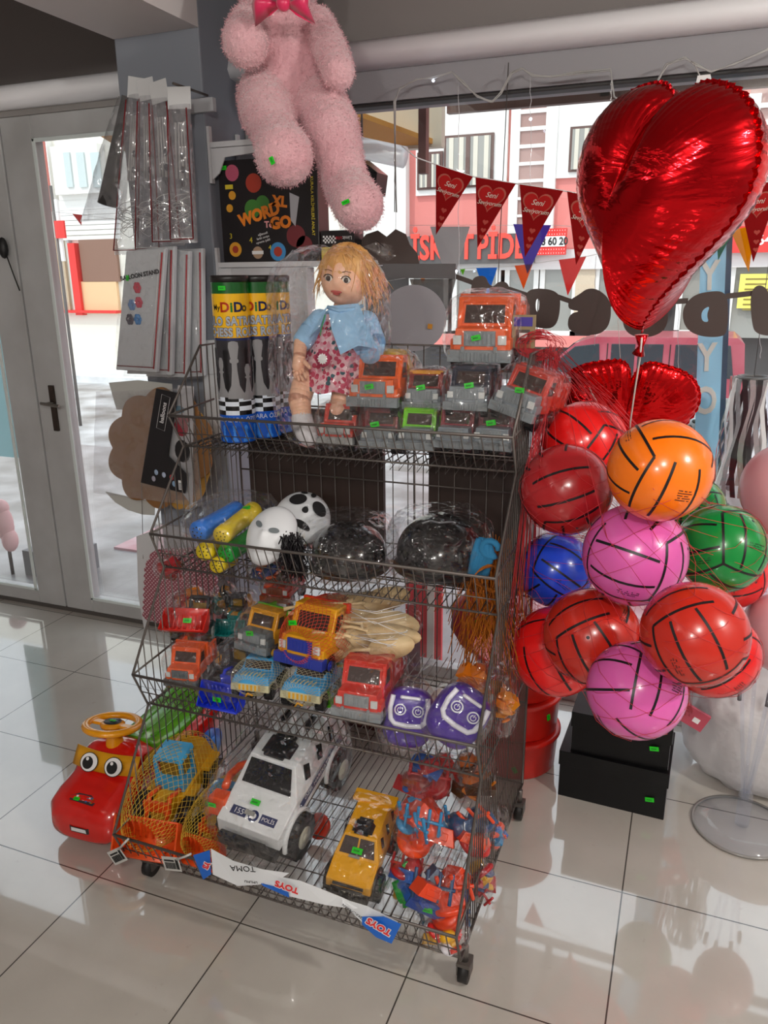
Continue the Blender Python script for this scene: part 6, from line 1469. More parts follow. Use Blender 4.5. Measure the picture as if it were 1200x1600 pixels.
# windscreen band with eyes
def scr(u, v, off=0): # u -1..1 , v 0..1 on sloping screen
    y0, z0, y1, z1 = .014, .262, .052, .33
    bulge = -.012*(1-u*u); return Vector((u*.128, y0+(y1-y0)*v+bulge-off+.004*u*u, z0+(z1-z0)*v+off*.4))
b = MB(); n = 16; vs = []; fs = []
for j in range(2):
    for i in range(n+1): vs.append(scr(-1+2*i/n, j, .006))
for i in range(n): fs.append((i, i+1, n+2+i, n+1+i))
b.add(vs, fs, mat('eye_screen_amber', '#d99a1c', .3), smooth=True); ws_ = b.build('eye_screen', ro); sd = ws_.modifiers.new('s', 'SOLIDIFY'); sd.thickness = .004
eo = RX(-28)
for sx in (-.048, .05):
    b = MB(); M = T(sx, .008, .297) @ eo; 
    def el(rx, rz, dx, dz, m, yy): b.add([(dx+rx*math.cos(2*PI*k/24), yy, dz+rz*math.sin(2*PI*k/24)) for k in range(24)], [tuple(range(24))], m, M)
    el(.036, .039, 0, 0, INK, -.006); el(.033, .036, 0, 0, wht, -.0064); el(.021, .025, -.004, -.003, INK, -.0068); el(.006, .007, -.008, .012, wht, -.0072); b.build('eye', ws_)
b = MB()          # mouth, lamps, sticker
def nose(x, z, off=.002):
    # ray onto the front of the body
    return Vector((x, -.135+.35*x*x/.1-(0 if z < .13 else -(z-.13)*.45)-off, z))
mm = [nose(-.07, .105, .006), nose(-.03, .085, .006), nose(.03, .085, .006), nose(.07, .10, .006), nose(.075, .125, .006), nose(.03, .112, .006), nose(-.03, .112, .006), nose(-.075, .13, .006)]
b.add(mm, [(0, 1, 6, 7), (1, 2, 5, 6), (2, 3, 4, 5)], mat('mouth_dark', '#2a2426', .4)); o = b.build('mouth', ro)
b = MB(); b.add([nose(-.03, .091, .0075), nose(.03, .091, .0075), nose(.028, .109, .0075), nose(-.028, .109, .0075)], [(0, 1, 2, 3)], wht); b.build('teeth', o)
for s_ in (-1, 1):
    b = MB(); 
    for z, m in ((.135, ype), (.10, wht)): b.ball((s_*.112, -.108, z), (.016, .010, .014), m, 14)
    b.build('headlamp', ro)
b = MB(); rnd = random.Random(9)
M = T(0, -.098, .214) @ RX(-62)
b.add([(-.05, 0, -.01), (.045, 0, -.016), (.05, 0, .002), (.02, 0, .02), (-.03, 0, .02), (-.052, 0, .006)], [(0, 1, 2, 3, 4, 5)], mat('decal_dark', '#3a3036', .4), M)
for k in range(12): x = rnd.uniform(-.04, .04); b.box((x, -.001, rnd.uniform(-.008, .004)), (x+.008, 0, rnd.uniform(.005, .014)), [wht, ype, red_p, mat('decal_blue', '#3a6ca8', .4)][k % 4], M)
b.build('hood_decal', ro); st_ = sticker(ro, (0, 0, 0), None, .011); st_.matrix_local = T(-.022, -.103, .216) @ RX(-62) @ T(0, -.002, 0)
b = MB(); b.add([Vector((.131, .06+.0, .25)), Vector((.128, .14, .25)), Vector((.121, .14, .31)), Vector((.123, .075, .31))], [(0, 1, 2, 3)], mat('side_window_amber', '#a8741c', .3)); b.build('side_window_decal', ro)
for y in (.05, .45):
    for s_ in (-1, 1):
        b = MB(); x = s_*.135; b.cyl((x-.02, y, .075), (x+.02, y, .075), .075, mat('ride_on_blue', '#1560c0', .3), n=28); b.cyl((x+s_*.02, y, .075), (x+s_*.026, y, .075), .045, mat('ride_on_blue_hub', '#2b80e0', .3), n=20)
        b.build('wheel', ro)
b = MB(); b.tube([(-.08, .62, .27), (-.08, .66, .42), (-.04, .67, .46), (.04, .67, .46), (.08, .66, .42), (.08, .62, .27)], .016, ype, 12); b.build('push_handle', ro)
# ================= black boxes, tubs, sacks on the right =================
bx = mat('matt_black_box', '#040405', .5, spec=.25); wtx = mat('grey_box_side', '#8f8f94', .5)
def blackbox(x0, x1, y0, y1, z0, z1, label, yaw, tag_at):
    c = Vector(((x0+x1)/2, (y0+y1)/2, z0)); e = empty('black_box', c, (0, 0, R(yaw)), label, 'box', 'black boxes with green stickers')
    b = MB(); hx, hy = (x1-x0)/2, (y1-y0)/2; b.box((-hx, -hy, 0), (hx, hy, z1-z0-.025), bx); b.box((-hx-.001, -hy+.002, .002), (-hx, hy-.002, z1-z0-.05), wtx); b.box((hx, -hy+.002, .002), (hx+.001, hy-.002, z1-z0-.05), wtx); b.build('box', e, bevel=.002)
    b = MB(); b.box((-hx-.004, -hy-.004, z1-z0-.05), (hx+.004, hy+.004, z1-z0), bx); b.box((-hx-.0045, -hy, z1-z0-.048), (-hx-.0035, hy, z1-z0-.002), wtx); b.box((hx+.0035, -hy, z1-z0-.048), (hx+.0045, hy, z1-z0-.002), wtx); b.build('lid', e, bevel=.002)
    sticker(e, (tag_at[0], -hy-.006, tag_at[1]), RY(-8), .013); return e
blackbox(-.262, .058, 2.165, 2.40, 0, .165, 'lower black cardboard box on the floor under the balls', -2, (.115, .065))
blackbox(-.235, .052, 2.175, 2.37, .165, .305, 'upper black cardboard box stacked under the lowest pink ball', -1, (.1, .07))
tubm = mat('red_tub_plastic', '#cf241a', .28)
for k, z in enumerate((0, .14, .28)):
    b = MB(); b.lathe([(0, .002), (.128, .002), (.135, .01), (.142, .12), (.15, .128), (.15, .139), (.138, .139)], tubm, n=48)
    o = b.build('red_tub'); o.location = (-.44, 2.32, z); tag(o, ('red plastic tub on the floor between the rack and the black boxes', 'middle red plastic tub of the stack beside the rack', 'topmost red plastic tub of the stack, just under the red balls')[k], 'tub', 'stacked red tubs')
    if k == 0: sticker(o, (.03, -.142, .05), RZ(12) @ RY(60), .011)
    if k == 1: sticker(o, (.12, -.082, .09), RZ(55) @ RY(80), .011)
sk = mat('white_sack_plastic', '#c9c7c8', .45, bump=(7, .6, .03))
b = MB(); b.ball((0, 0, 0), (.25, .2, .22), sk, 60, fn=lambda p: Vector((math.copysign(abs(p.x)**.85, p.x), math.copysign(abs(p.y)**.85, p.y), math.copysign(abs(p.z)**.7, p.z)))*(1+.1*noise.noise(p*2.3)+.04*noise.noise(p*7)))
o = b.build('white_sack'); o.location = (.34, 2.5, .205); tag(o, 'bulging white plastic sack on the floor at the right, behind the acrylic stand', 'sack')
b = MB(); b.ball((0, 0, 0), (.12, .04, .075), mat('coral_card', '#e0505a', .5), 20, fn=lambda p: Vector((p.x, p.y, max(-.5, p.z)))); o = b.build('coral_bag'); o.location = (.17, 2.62, .46); tag(o, 'coral pink bag on top of the white sack', 'bag')
b = MB(); M = T(.1, 2.28, .30) @ RY(25)
b.box((-.06, 0, -.03), (.05, .012, .03), mat('red_net_label', '#b8485a', .5), M); b.box((.01, -.002, -.01), (.03, 0, .006), wht, M); o = b.build('net_label_card'); tag(o, 'small red label card at the bottom end of the ball net', 'card')
b = MB(); rnd = random.Random(3)
for k in range(50): 
    p = Vector((.04+rnd.uniform(-.02, .03), 1.75+rnd.uniform(-.03, .3), .66)); b.tube([p, p.lerp(Vector((.08, 2.26, .33)), .5)+Vector((rnd.uniform(-.02, .02), 0, rnd.uniform(-.02, .02))), Vector((.08+rnd.uniform(-.025, .025), 2.26, .33+rnd.uniform(-.02, .02)))], .0006, netm, 3)
tag(b.build('net_tail'), 'trailing lower end of the red net behind the lowest pink ball', 'net')
# pink/red display panels outside bottom (seen through rack)
b = MB(); a = at(636, 900, 2.9); c = at(690, 1110, 2.9); b.box((a.x, 2.88, -.04), (c.x, 2.9, a.z), mat('coral_panel', '#e2565a', .6)); b.box((a.x+.1, 2.87, .0), (a.x+.13, 2.88, a.z), offw); tag(b.build('display_board'), 'coral and white panel standing outside the window, seen through the rack', 'panel')
b = MB(); b.box((-1.16, 2.3, 0), (-.86, 2.55, .33), mat('maroon_box', '#4a171c', .5)); tag(b.build('maroon_box', bevel=.004), 'dark maroon box on the floor behind the rack', 'box')
b = MB(); a = at(742, 975, 2.5); b.ball((0, 0, 0), (.12, .05, .13), mat('dark_pink_toy', '#b23a4a', .5), 24, fn=lambda p: p*(1+.12*noise.noise(p*2.5))); o = b.build('pink_bag'); o.location = (a.x, 2.6, a.z-.04); sticker(o, (0.0, -.056, .03), None, .01); tag(o, 'dark pink bag with a green sticker hanging behind the right half of the rack', 'bag')
b = MB(); b.cyl((0, 0, 0), (0, .14, 2.28-a.z), .0015, wire); h_ = b.build('hook_cord', o)
# ================= things hanging on the column =================
film = clear_mat('milky_film', (.93, .93, .94, 1), .10, .08, (16, 1., .03), .14, .5)
film2 = clear_mat('milkier_film', (.88, .88, .89, 1), .12, .15, (10, .8, .03), .34, .5)
dred = mat('dark_red_print', '#7a1c22', .5); tubec = mat('white_tube_bundle', '#b9b7b6', .4)
hk = at(262, 150, 2.40)
b = MB(); b.box((-.06, .02, -.03), (.07, .04, .012), mat('hook_plate', '#b9bbbf', .4)); b.cyl((.045, .03, .02), (.045, -.16, .02), .004, wire); o = b.build('wall_hook'); o.location = (hk.x+.05, 2.46, hk.z-.01); tag(o, 'white plate hook on the column holding the plastic packets', 'hook')
def hang_packet(top, bot, wt, wb, Y, label, seed, header=True, dark=0, prints=True):
    """top/bot: photo points of the packet's centre line; wt/wb widths in photo px"""
    P = at(top[0], top[1], Y); Q = at(bot[0], bot[1], Y); k = mpp(P); e = empty('balloon_packet', P, (0, 0, 0), label, 'packet', 'long plastic packets on the column hook'); d = Q-P
    b = MB(); rnd = random.Random(seed); n = 12; vs = []; fs = []; m = 10
    for i in range(n+1):
        t = i/n; c = d*t; hw_ = (wt+(wb-wt)*t**.8)*k/2; th = .012+.02*math.sin(PI*t)
        for j in range(m):
            a = 2*PI*j/m; vs.append(c+Vector((hw_*math.cos(a), th*math.sin(a), .0))+Vector((0, .004*noise.noise(Vector((i*.9, j*1.3, seed))), 0)))
    for i in range(n):
        for j in range(m): fs.append((i*m+j, i*m+(j+1) % m, (i+1)*m+(j+1) % m, (i+1)*m+j))
    b.add(vs, fs, film, smooth=True); b.build('plastic_sleeve', e)
    if prints:
        b = MB(); dirn = 1
        for s_ in (-.86, .86): b.tube([d*t+Vector((s_*(wt+(wb-wt)*t**.8)*k/2, -.014, 0)) for t in (.03, .3, .6, .97)], .0022, dred if dark == 0 else INK, 4)
        b.tube([d*.97+Vector((-.86*wb*k/2, -.014, 0)), d*.97+Vector((.86*wb*k/2, -.014, 0))], .0022, dred, 4)
        b.tube([d*.96+Vector((-.8*wb*k/2, -.014, 0)), d*.96+Vector((.8*wb*k/2, -.014, 0))], .0012, wht, 4); b.build('red_outline', e)
        b = MB()
        for j in range(4): x = (-.4+.27*j)*wt*k/2; b.cyl(d*.12+Vector((x, 0, 0)), d*.52+Vector((x*1.2, 0, 0)), .0035, tubec, n=8)
        b.build('plastic_tubes', e)
        b = MB(); c = d*.78; r_ = wb*k*.3
        for q in range(9): b.tube([c+Vector((r_*math.cos(a)*(1-.1*abs(q-4)*.4), -.008+.012*math.sin(a*2+q), (.02 if q % 2 else .0)+(q-4)*.009+r_*.45*math.sin(a+q))) for a in [2*PI*u/16 for u in range(17)]], .0012, mat('white_mesh_cup', '#d4d4d4', .4), 3)
        b.build('mesh_cup', e)
        b = MB()
        for q in range(3): z = d*(.36+.1*q); b.ball(z+Vector((.3*wb*k*.5, -.016, 0)), (.008, .002, .011), mat('grey_flower_print', '#4a4a52', .5), 10)
        b.build('flower_print', e)
    if header:
        b = MB(); b.box((-wt*k*.5, -.002, -.012), (wt*k*.52, .001, .052), mat('header_white', '#cdcecf', .5), RY(rnd.uniform(-12, 12)) @ RZ(rnd.uniform(-10, 10))); b.build('header', e, bevel=.002)
    return e
# the darkest one at the left, widening downwards
hang_packet((196, 150), (160, 345), 26, 92, 2.44, 'dark clear packet flaring at the lower left of the hanging bunch', 1, False, 1, False)
dk = mat('dark_grey_filling', '#3a3838', .7); b = MB(); P = at(196, 150, 2.45); Q = at(168, 320, 2.45); b.cyl(P, Q, .012, dk, .035, n=14); tag(b.build('dark_tube_bundle'), 'dark bundle inside the leftmost hanging packet', 'bundle')
for i, (t_, b_, w0, w1) in enumerate((((212, 148), (200, 398), 28, 58), ((230, 150), (234, 396), 30, 56), ((250, 154), (264, 384), 36, 64), ((280, 164), (288, 380), 40, 52))):
    hang_packet(t_, b_, w0, w1, 2.37-.02*i, ('clear packet with a white mesh cup, second from the left', 'narrow clear packet in the middle of the hanging bunch', 'clear packet with grey flower prints and red outline', 'rightmost clear packet with a red outline under the header')[i]+', upper bunch on the column', i+2)
def flat_packet(pts, Y, th, label, seed, text=None):
    P = [at(x, y, Y) for x, y in pts]; c = P[0]; e = empty('balloon_stand_packet', c, (0, 0, 0), label, 'packet', 'white balloon stand packets'); L_ = [p-c for p in P]
    b = MB(); vs = [v for v in L_]+[v+Vector((0, th, 0)) for v in L_]; b.add(vs, [(3, 2, 1, 0), (4, 5, 6, 7), (0, 1, 5, 4), (1, 2, 6, 5), (2, 3, 7, 6), (3, 0, 4, 7)], mat('packet_card_white', '#b9bcc0', .45, bump=(9, .25, .01))); b.build('packet', e, bevel=.003)
    b = MB(); F_ = [v+Vector((0, -.002, 0)) for v in L_]
    def q(u, v): return (F_[0]*(1-u)+F_[1]*u)*(1-v)+(F_[3]*(1-u)+F_[2]*u)*v
    b.tube([q(.94, .03), q(.94, .97)], .0028, mat('packet_red_line', '#a8242c', .5), 5); b.tube([q(.04, .96), q(.93, .96)], .002, dred, 5); b.tube([q(.88, .03), q(.88, .95)], .0012, wht, 4); o = b.build('outline_print', e)
    if text:
        M = T(*(q(.42, .2)+Vector((0, -.002, 0)))) @ RY(-8)
        b = MB(); add_text(b, 'BALLOON STAND', .02, INK, M, .0003, .0006)
        b.build('lettering', e)
        for u, v, col in ((.38, .3, '#b84050'), (.45, .42, '#b8485a'), (.28, .44, '#6a86b0'), (.26, .56, '#4a4650'), (.46, .56, '#3f78b0')):
            b = MB(); cc = q(u, v)
            for k in range(6): a = k*PI/3; b.ball(cc+Vector((.009*math.cos(a), -.001, .011*math.sin(a))), (.008, .0015, .009), mat('balloon_print_'+col[1:], col, .5), 10)
            b.build('balloon_print', e)
        sticker(e, tuple(q(.12, .22)+Vector((0, -.003, 0))), RY(-80), .009)
    # crinkled film over it
    b = MB(); n, m = 10, 14; vs = []; fs = []; rnd = random.Random(seed)
    for i in range(n+1):
        for j in range(m+1):
            u, v = -.03+1.06*i/n, -.02+1.04*j/m; p = q(u, v); vs.append(p+Vector((0, -.006-.012*abs(noise.noise(Vector((u*4, v*6, seed)))), 0)))
    for i in range(n):
        for j in range(m): a = i*(m+1)+j; fs.append((a, a+1, a+m+2, a+m+1))
    b.add(vs, fs, BAG(), smooth=True); b.build('film', e); return e
flat_packet([(262, 390), (316, 388), (318, 588), (262, 590)], 2.40, .02, 'rearmost white packet of the lower bunch, nearest the column edge', 4)
flat_packet([(236, 386), (296, 392), (292, 590), (228, 588)], 2.36, .02, 'third white packet of the lower bunch with a red edge line', 3)
flat_packet([(212, 390), (272, 384), (268, 586), (198, 584)], 2.32, .02, 'second white packet of the lower bunch with a red edge line', 2)
flat_packet([(197, 392), (258, 388), (244, 582), (181, 578)], 2.27, .02, 'front white packet with printed balloons and curved BALLOON STAND lettering', 1, True)
# cake boards, cards in bags
bd = mat('kraft_board_brown', '#8a5f34', .65); 
def scallop(c, r, n, lobes, amp): return [(c[0]+r[0]*(1+amp*abs(math.sin(lobes*t/2)))*math.cos(t), c[1]+r[1]*(1+amp*abs(math.sin(lobes*t/2)))*math.sin(t)) for t in [2*PI*k/n for k in range(n)]]
BY = 2.36
def flatprism(pxs, Y, th, m, name, label, cat, group=None, rot=0):
    P = [at(x, y, Y) for x, y in pxs]; c = sum(P, Vector())/len(P); b = MB(); b.prism([(p.x-c.x, p.z-c.z) for p in P], th, m)
    o = b.build(name); o.location = (c.x, Y, c.z); return tag(o, label, cat, group), c
cb_, c = flatprism(scallop((250, 700), (74, 84), 120, 10, .13), BY, .006, bd, 'cake_board', 'brown scalloped cardboard cake board in a clear bag, hanging left of the rack', 'cake board')
ob = mat('gold_board', '#b98a3c', .5)
flatprism(scallop((286, 712), (42, 82), 80, 12, .05), BY+.02, .005, ob, 'cake_board', 'golden brown board edge just behind the rack side, beside the brown scalloped board', 'cake board')
b = MB(); n, m = 12, 12; vs = []; fs = []
C4 = [at(150, 612, BY-.02), at(300, 606, BY-.02), at(318, 792, BY-.02), at(146, 770, BY-.02)]
for i in range(n+1):
    for j in range(m+1):
        u, v = i/n, j/m; p = (C4[0]*(1-u)+C4[1]*u)*(1-v)+(C4[3]*(1-u)+C4[2]*u)*v; vs.append(p+Vector((0, -.015*abs(noise.noise(Vector((u*4, v*4, 9)))), 0)))
for i in range(n):
    for j in range(m): a = i*(m+1)+j; fs.append((a, a+1, a+m+2, a+m+1))
b.add(vs, fs, film, smooth=True); tag(b.build('clear_bag'), 'large clear bag around the brown scalloped cake board', 'plastic bag')
P = [at(x, y, BY-.04) for x, y in ((244, 607), (277, 614), (292, 770), (222, 755))]
e = empty('black_card_packet', P[0], (0, 0, 0), 'black card packet with white lettering and small balloon pictures, over the brown board', 'card packet')
P = [at(x, y, BY-.04) for x, y in ((244, 607), (277, 614), (262, 712), (292, 742), (289, 771), (220, 754))]
b = MB(); b.prism([(p.x-P[0].x, p.z-P[0].z) for p in P], .004, mat('card_black', '#1b191c', .4)); b.build('card', e)
b = MB(); q = at(255, 645, BY-.041)-P[0]; add_text(b, 'balloons', .024, wht, T(*q) @ RY(-80+7), .0003, .0004); M_ = T(*q) @ RY(-80+7)
b.tube([M_ @ Vector(v) for v in ((-.065, 0, -.018), (.065, 0, -.018), (.065, 0, .018), (-.065, 0, .018))], .0008, wht, 4, True); b.build('lettering', e)
for (x, y, col) in ((244, 738, '#9fb4d0'), (256, 742, '#b8c4dc'), (268, 746, '#c84a50'), (272, 756, '#88a8c8'), (240, 748, '#a8a4b4')):
    b = MB(); q = at(x, y, BY-.042)-P[0]; b.ball(q, (.009, .002, .011), mat('mini_print_'+col[1:], col, .4), 10); b.build('balloon_picture', e)
b = MB(); q = at(282, 758, BY-.042)-P[0]; b.box((q.x-.008, q.y-.001, q.z-.018), (q.x+.008, q.y, q.z+.018), wht); 
for k in range(5): b.box((q.x-.006, q.y-.0015, q.z-.014+.005*k), (q.x+.006, q.y-.001, q.z-.012+.005*k), INK)
b.build('barcode', e)
o, c = flatprism([(278, 602), (302, 604), (300, 790), (262, 740), (266, 690)], BY-.02, .004, mat('white_gift_card', '#b9b8ba', .5), 'printed_card', 'white card printed with a red bow and balloon shapes, right of the black card packet', 'card')
for x, y, w_, h_, col, nm in ((283, 668, 13, 14, '#8e2433', 'bow_print'), (285, 655, 14, 7, '#a82c3a', 'bow_print'), (285, 705, 14, 18, '#1d1b1e', 'black_print'), (280, 640, 10, 6, '#5a8296', 'teal_print')):
    b = MB(); q = at(x, y, BY-.023)-Vector((c.x, BY-.02, c.z)); k = mpp(at(x, y, BY)); b.ball(q, (w_*k, .0015, h_*k), mat(nm, col, .5), 16); b.build(nm, o)
# curved white round board and dotted card
flatprism([(170, 598), (215, 594), (268, 600), (270, 640), (182, 640)], BY+.01, .004, mat('paper_white', '#bdbdb8', .6), 'paper_sheet', 'pale paper sheet above the brown scalloped board', 'paper')
flatprism([(164, 768), (200, 776), (242, 784), (241, 805), (222, 804), (200, 797), (180, 785)], BY+.03, .003, MATS['paper_white'], 'round_board', 'greyish white round board edge below the brown scalloped board', 'board')
def dots():
    m = mat('dotted_dusty_pink', '#9a5560', .7); nt = m.node_tree; N = nt.nodes.new; L = nt.links.new; bs = nt.nodes['Principled BSDF']
    tc = N('ShaderNodeTexCoord'); v = N('ShaderNodeTexVoronoi'); v.voronoi_dimensions = '2D'; v.inputs['Scale'].default_value = 85; v.inputs['Randomness'].default_value = .0; sx_ = N('ShaderNodeSeparateXYZ'); cx_ = N('ShaderNodeCombineXYZ')
    mp = N('ShaderNodeMapping'); mp.inputs['Rotation'].default_value = (0, R(45), 0); L(tc.outputs['Object'], mp.inputs[0]); L(mp.outputs[0], sx_.inputs[0]); L(sx_.outputs['X'], cx_.inputs['X']); L(sx_.outputs['Z'], cx_.inputs['Y']); L(cx_.outputs[0], v.inputs['Vector'])
    lt = N('ShaderNodeMath'); lt.operation = 'LESS_THAN'; lt.inputs[1].default_value = .27; L(v.outputs['Distance'], lt.inputs[0])
    mx = N('ShaderNodeMix'); mx.data_type = 'RGBA'; mx.inputs[6].default_value = rgb('#94505c'); mx.inputs[7].default_value = rgb('#d4b8bc'); L(lt.outputs[0], mx.inputs[0]); L(mx.outputs[2], bs.inputs['Base Color']); return m
sc2 = []
for (x0, y0), (x1, y1), nn in (((240, 862), (330, 858), 8), ((330, 858), (345, 1000), 10), ((345, 1000), (225, 965), 9), ((225, 965), (228, 885), 8), ((228, 885), (240, 862), 2)):
    for k in range(nn*6): 
        t = k/(nn*6); bmp = 3.0*abs(math.sin(PI*t*nn)); dx, dy = x1-x0, y1-y0; l = math.hypot(dx, dy); sc2.append((x0+dx*t+dy/l*bmp, y0+dy*t-dx/l*bmp))
o, c = flatprism(sc2, 2.30, .012, dots(), 'dotted_card', 'dusty pink scalloped card with white polka dots, behind the left side of the rack', 'card')
b = MB(); q = at(280, 862, 2.3)-Vector((c.x, 2.3, c.z)); b.box((q.x-.1, -.004, q.z-.0), (q.x+.08, .016, q.z+.1), clear_mat('bag_film_soft', (.93, .93, .93, 1), .12, .15, (14, .8, .02), .2, .5)); b.build('film_top', o); b = MB(); b.cyl((-.05, .0, .1), (-.05, .05, .42), .0012, wire); b.build('hanging_cord', o)
o, c = flatprism([(213, 838), (248, 826), (236, 960), (226, 988), (216, 930)], 2.34, .006, mat('white_paper_bag', '#cfd0d2', .5), 'white_paper_bag', 'white paper bag edge left of the polka dotted card', 'bag')
b = MB(); b.cyl((0, 0, .1), (.02, .03, .55), .0012, wire); b.build('hanging_cord', o)
# white cards pinned on the column between packets and chess tubes
for (y0, y1), l in (((532, 584), 'upper'), ((586, 635), 'middle'), ((636, 685), 'lower')):
    flatprism([(318, y0), (346, y0-1), (346, y1), (320, y1+1)], 2.44, .01, mat('white_card_roll', '#bfc1c4', .4), 'white_carton', l+' white carton in the gap left of the chess tubes', 'carton', 'white cartons beside the chess tubes')
# ================= window decorations =================
WYI = 2.63
def hflag(pts, Y, label, txt=True):
    P = [at(x, y, Y) for x, y in pts]; e = empty('heart_pennant', P[0], (0, 0, 0), label, 'pennant', 'dark red heart pennants'); L_ = [p-P[0] for p in P]
    m = sheet('pennant_dark_red', '#9a1c1e', .35); b = MB(); n = Vector((0, .0012, 0)); b.add(L_+[v+n for v in L_], [(2, 1, 0), (3, 4, 5), (0, 1, 4, 3), (1, 2, 5, 4), (2, 0, 3, 5)], m); b.build('cloth', e)
    c = (L_[0]+L_[1])*.365+L_[2]*.27+Vector((0, -.0015, 0)); k = (L_[1]-L_[0]).length; hm_ = sheet('pennant_heart_red', '#c42c2c', .35)
    ux = (L_[1]-L_[0]).normalized(); dn = (L_[2]-(L_[0]+L_[1])/2).normalized()
    def hp(s_, cc, mm_, off=0):
        b.add([cc+ux*heart_outline(t)[0]*s_-dn*heart_outline(t)[1]*s_*.95+Vector((0, -off, 0)) for t in [2*PI*j/40 for j in range(40)]], [tuple(range(40))], mm_)
    b = MB(); hp(k*.70, c, sheet('pennant_heart_glow', '#c46a5c', .35)); hp(k*.62, c, hm_, .0006)
    for u in (.62, .74, .84): hp(k*.16*(1.2-u*.5), (L_[0]+L_[1])/2*(1-u)+L_[2]*u+Vector((.004, -.0016, 0)), sheet('pennant_small_heart', '#c85a50', .35))
    b.build('heart_print', e)
    b = MB(); an = -math.degrees(math.atan2(ux.z, ux.x)); wm = sheet('pennant_lettering', '#e8dcd0', .3)
    add_text(b, 'Seni', k*.17, wm, T(*(c-dn*k*.08+Vector((0, -.002, 0)))) @ RY(an), .0002, 0, shear=.4); add_text(b, 'Seviyorum', k*.14, wm, T(*(c+dn*k*.1+Vector((0, -.002, 0)))) @ RY(an), .0002, 0, shear=.4); b.build('lettering', e)
FL = [[(681, 257), (739, 276), (681, 367)], [(743, 277), (806, 287), (746, 387)], [(812, 288), (880, 298), (820, 402)], [(886, 299), (950, 312), (900, 414)], [(1150, 289), (1222, 283), (1177, 410)]]
for p, l in zip(FL, ('leftmost dark red heart pennant lettered Seni Seviyorum', 'second heart pennant from the left lettered Seni Seviyorum', 'third heart pennant from the left, over the purple pennant', 'heart pennant half hidden behind the big heart balloon', 'heart pennant at the right edge, over the yellow pennant')): hflag(p, WYI, l)
b = MB(); b.tube([at(x, y, WYI+.003) for x, y in ((628, 228), (650, 246), (681, 257), (740, 276), (806, 287), (880, 298), (950, 311), (1050, 305), (1150, 289), (1230, 281))], .0022, wht, 5); tag(b.build('pennant_ribbon'), 'white ribbon carrying the dark red heart pennants', 'ribbon')
# fairy lights
lw = mat('fairy_light_wire', '#a09e9c', .4, .1); b = MB()
path = [(618, 330), (617, 160), (624, 138), (650, 124), (678, 122), (705, 113), (722, 128), (745, 150), (768, 158), (782, 145), (800, 115), (815, 107), (832, 118), (860, 120), (900, 114), (955, 109), (960, 150), (975, 163), (1010, 158), (1030, 120), (1042, 100), (1070, 90), (1085, 100), (1110, 112), (1150, 98), (1178, 86), (1215, 70)]
for k in range(3):
    rnd = random.Random(k); b.tube([at(x+rnd.uniform(-2, 2), y+rnd.uniform(-2, 2), 2.68) for x, y in path], .002, lw, 4)
fl = empty('fairy_lights', at(715, 113, 2.68), (0, 0, 0), 'string of fairy lights looped along the top of the shop window', 'string lights'); FO = fl.location
b2 = b; b = MB(); b.v = [v-FO for v in b2.v]; b.f = b2.f; b.m = b2.m; b.mats = b2.mats; b.sm = b2.sm; b.build('wire', fl)
for x, y0, y1 in ((617, 160, 405), (717, 130, 480), (829, 118, 300), (955, 120, 175), (930, 400, 540), (1188, 480, 560), (1060, 440, 600)):
    b = MB(); rnd = random.Random(x); n = 14; b.tube([at(x+rnd.uniform(-1.5, 1.5)-.0*k, y0+(y1-y0)*k/n, 2.68)-FO for k in range(n+1)], .0012, clear_mat('clear_wire', (.85, .85, .85, 1), .25, .1, None, .35, .6), 4); b.build('drop_wire', fl)
bulb = mat('lit_bulb', '#ffffff', .3, emit=('#dceaff', 14)); 
for x, y in ((677, 126), (617, 406), (829, 186), (713, 424), (1190, 515)):
    b = MB(); b.ball(at(x, y, 2.672)-FO, .0042, bulb, 10); b.build('bulb', fl)
# dark letter banner seen from the back
dk = mat('dark_card_back', '#4c403c', .6); lb = empty('letter_banner', at(800, 460, 2.60), (0, 0, 0), 'dark cut-out letter banner strung across the shop window, seen from behind', 'letter banner'); LO = lb.location
def blob(pts, th=.003, hole=None):
    P = [at(x, y, 2.6)-LO for x, y in pts]; cu = bpy.data.curves.new('c', 'CURVE'); cu.dimensions = '2D'; cu.fill_mode = 'BOTH'; cu.extrude = th/2
    for pp in [P]+([[at(x, y, 2.6)-LO for x, y in hole]] if hole else []):
        s_ = cu.splines.new('NURBS'); s_.points.add(len(pp)-1); s_.use_cyclic_u = True; s_.order_u = 3
        for q, p in zip(s_.points, pp): q.co = (p.x, p.z, 0, 1)
    o = bpy.data.objects.new('c', cu); COL.objects.link(o); bpy.context.view_layer.update()
    me = bpy.data.meshes.new_from_object(o.evaluated_get(bpy.context.evaluated_depsgraph_get())); b = MB(); b.add([(v.co.x, -v.co.z, v.co.y) for v in me.vertices], [list(p.vertices) for p in me.polygons], dk)
    bpy.data.objects.remove(o); bpy.data.curves.remove(cu); return b.build('letter', lb)
blob([(737, 440), (742, 432), (758, 430), (764, 445), (772, 448), (778, 440), (792, 440), (798, 455), (792, 486), (775, 492), (745, 488), (734, 478)], hole=[(760, 450), (766, 450), (764, 464), (758, 466)])
blob([(820, 460), (832, 450), (862, 452), (876, 462), (874, 495), (866, 512), (848, 514), (828, 508), (820, 485)], hole=[(837, 468), (843, 466), (842, 488), (837, 486)])
blob([(888, 470), (905, 460), (918, 450), (936, 452), (955, 470), (954, 505), (940, 522), (915, 524), (895, 520), (886, 510), (890, 490), (908, 486), (888, 484)])
blob([(975, 478), (990, 470), (1030, 466), (1044, 476), (1044, 505), (1034, 520), (1012, 528), (985, 525), (972, 508)], hole=[(1012, 488), (1020, 486), (1017, 502), (1008, 504)])
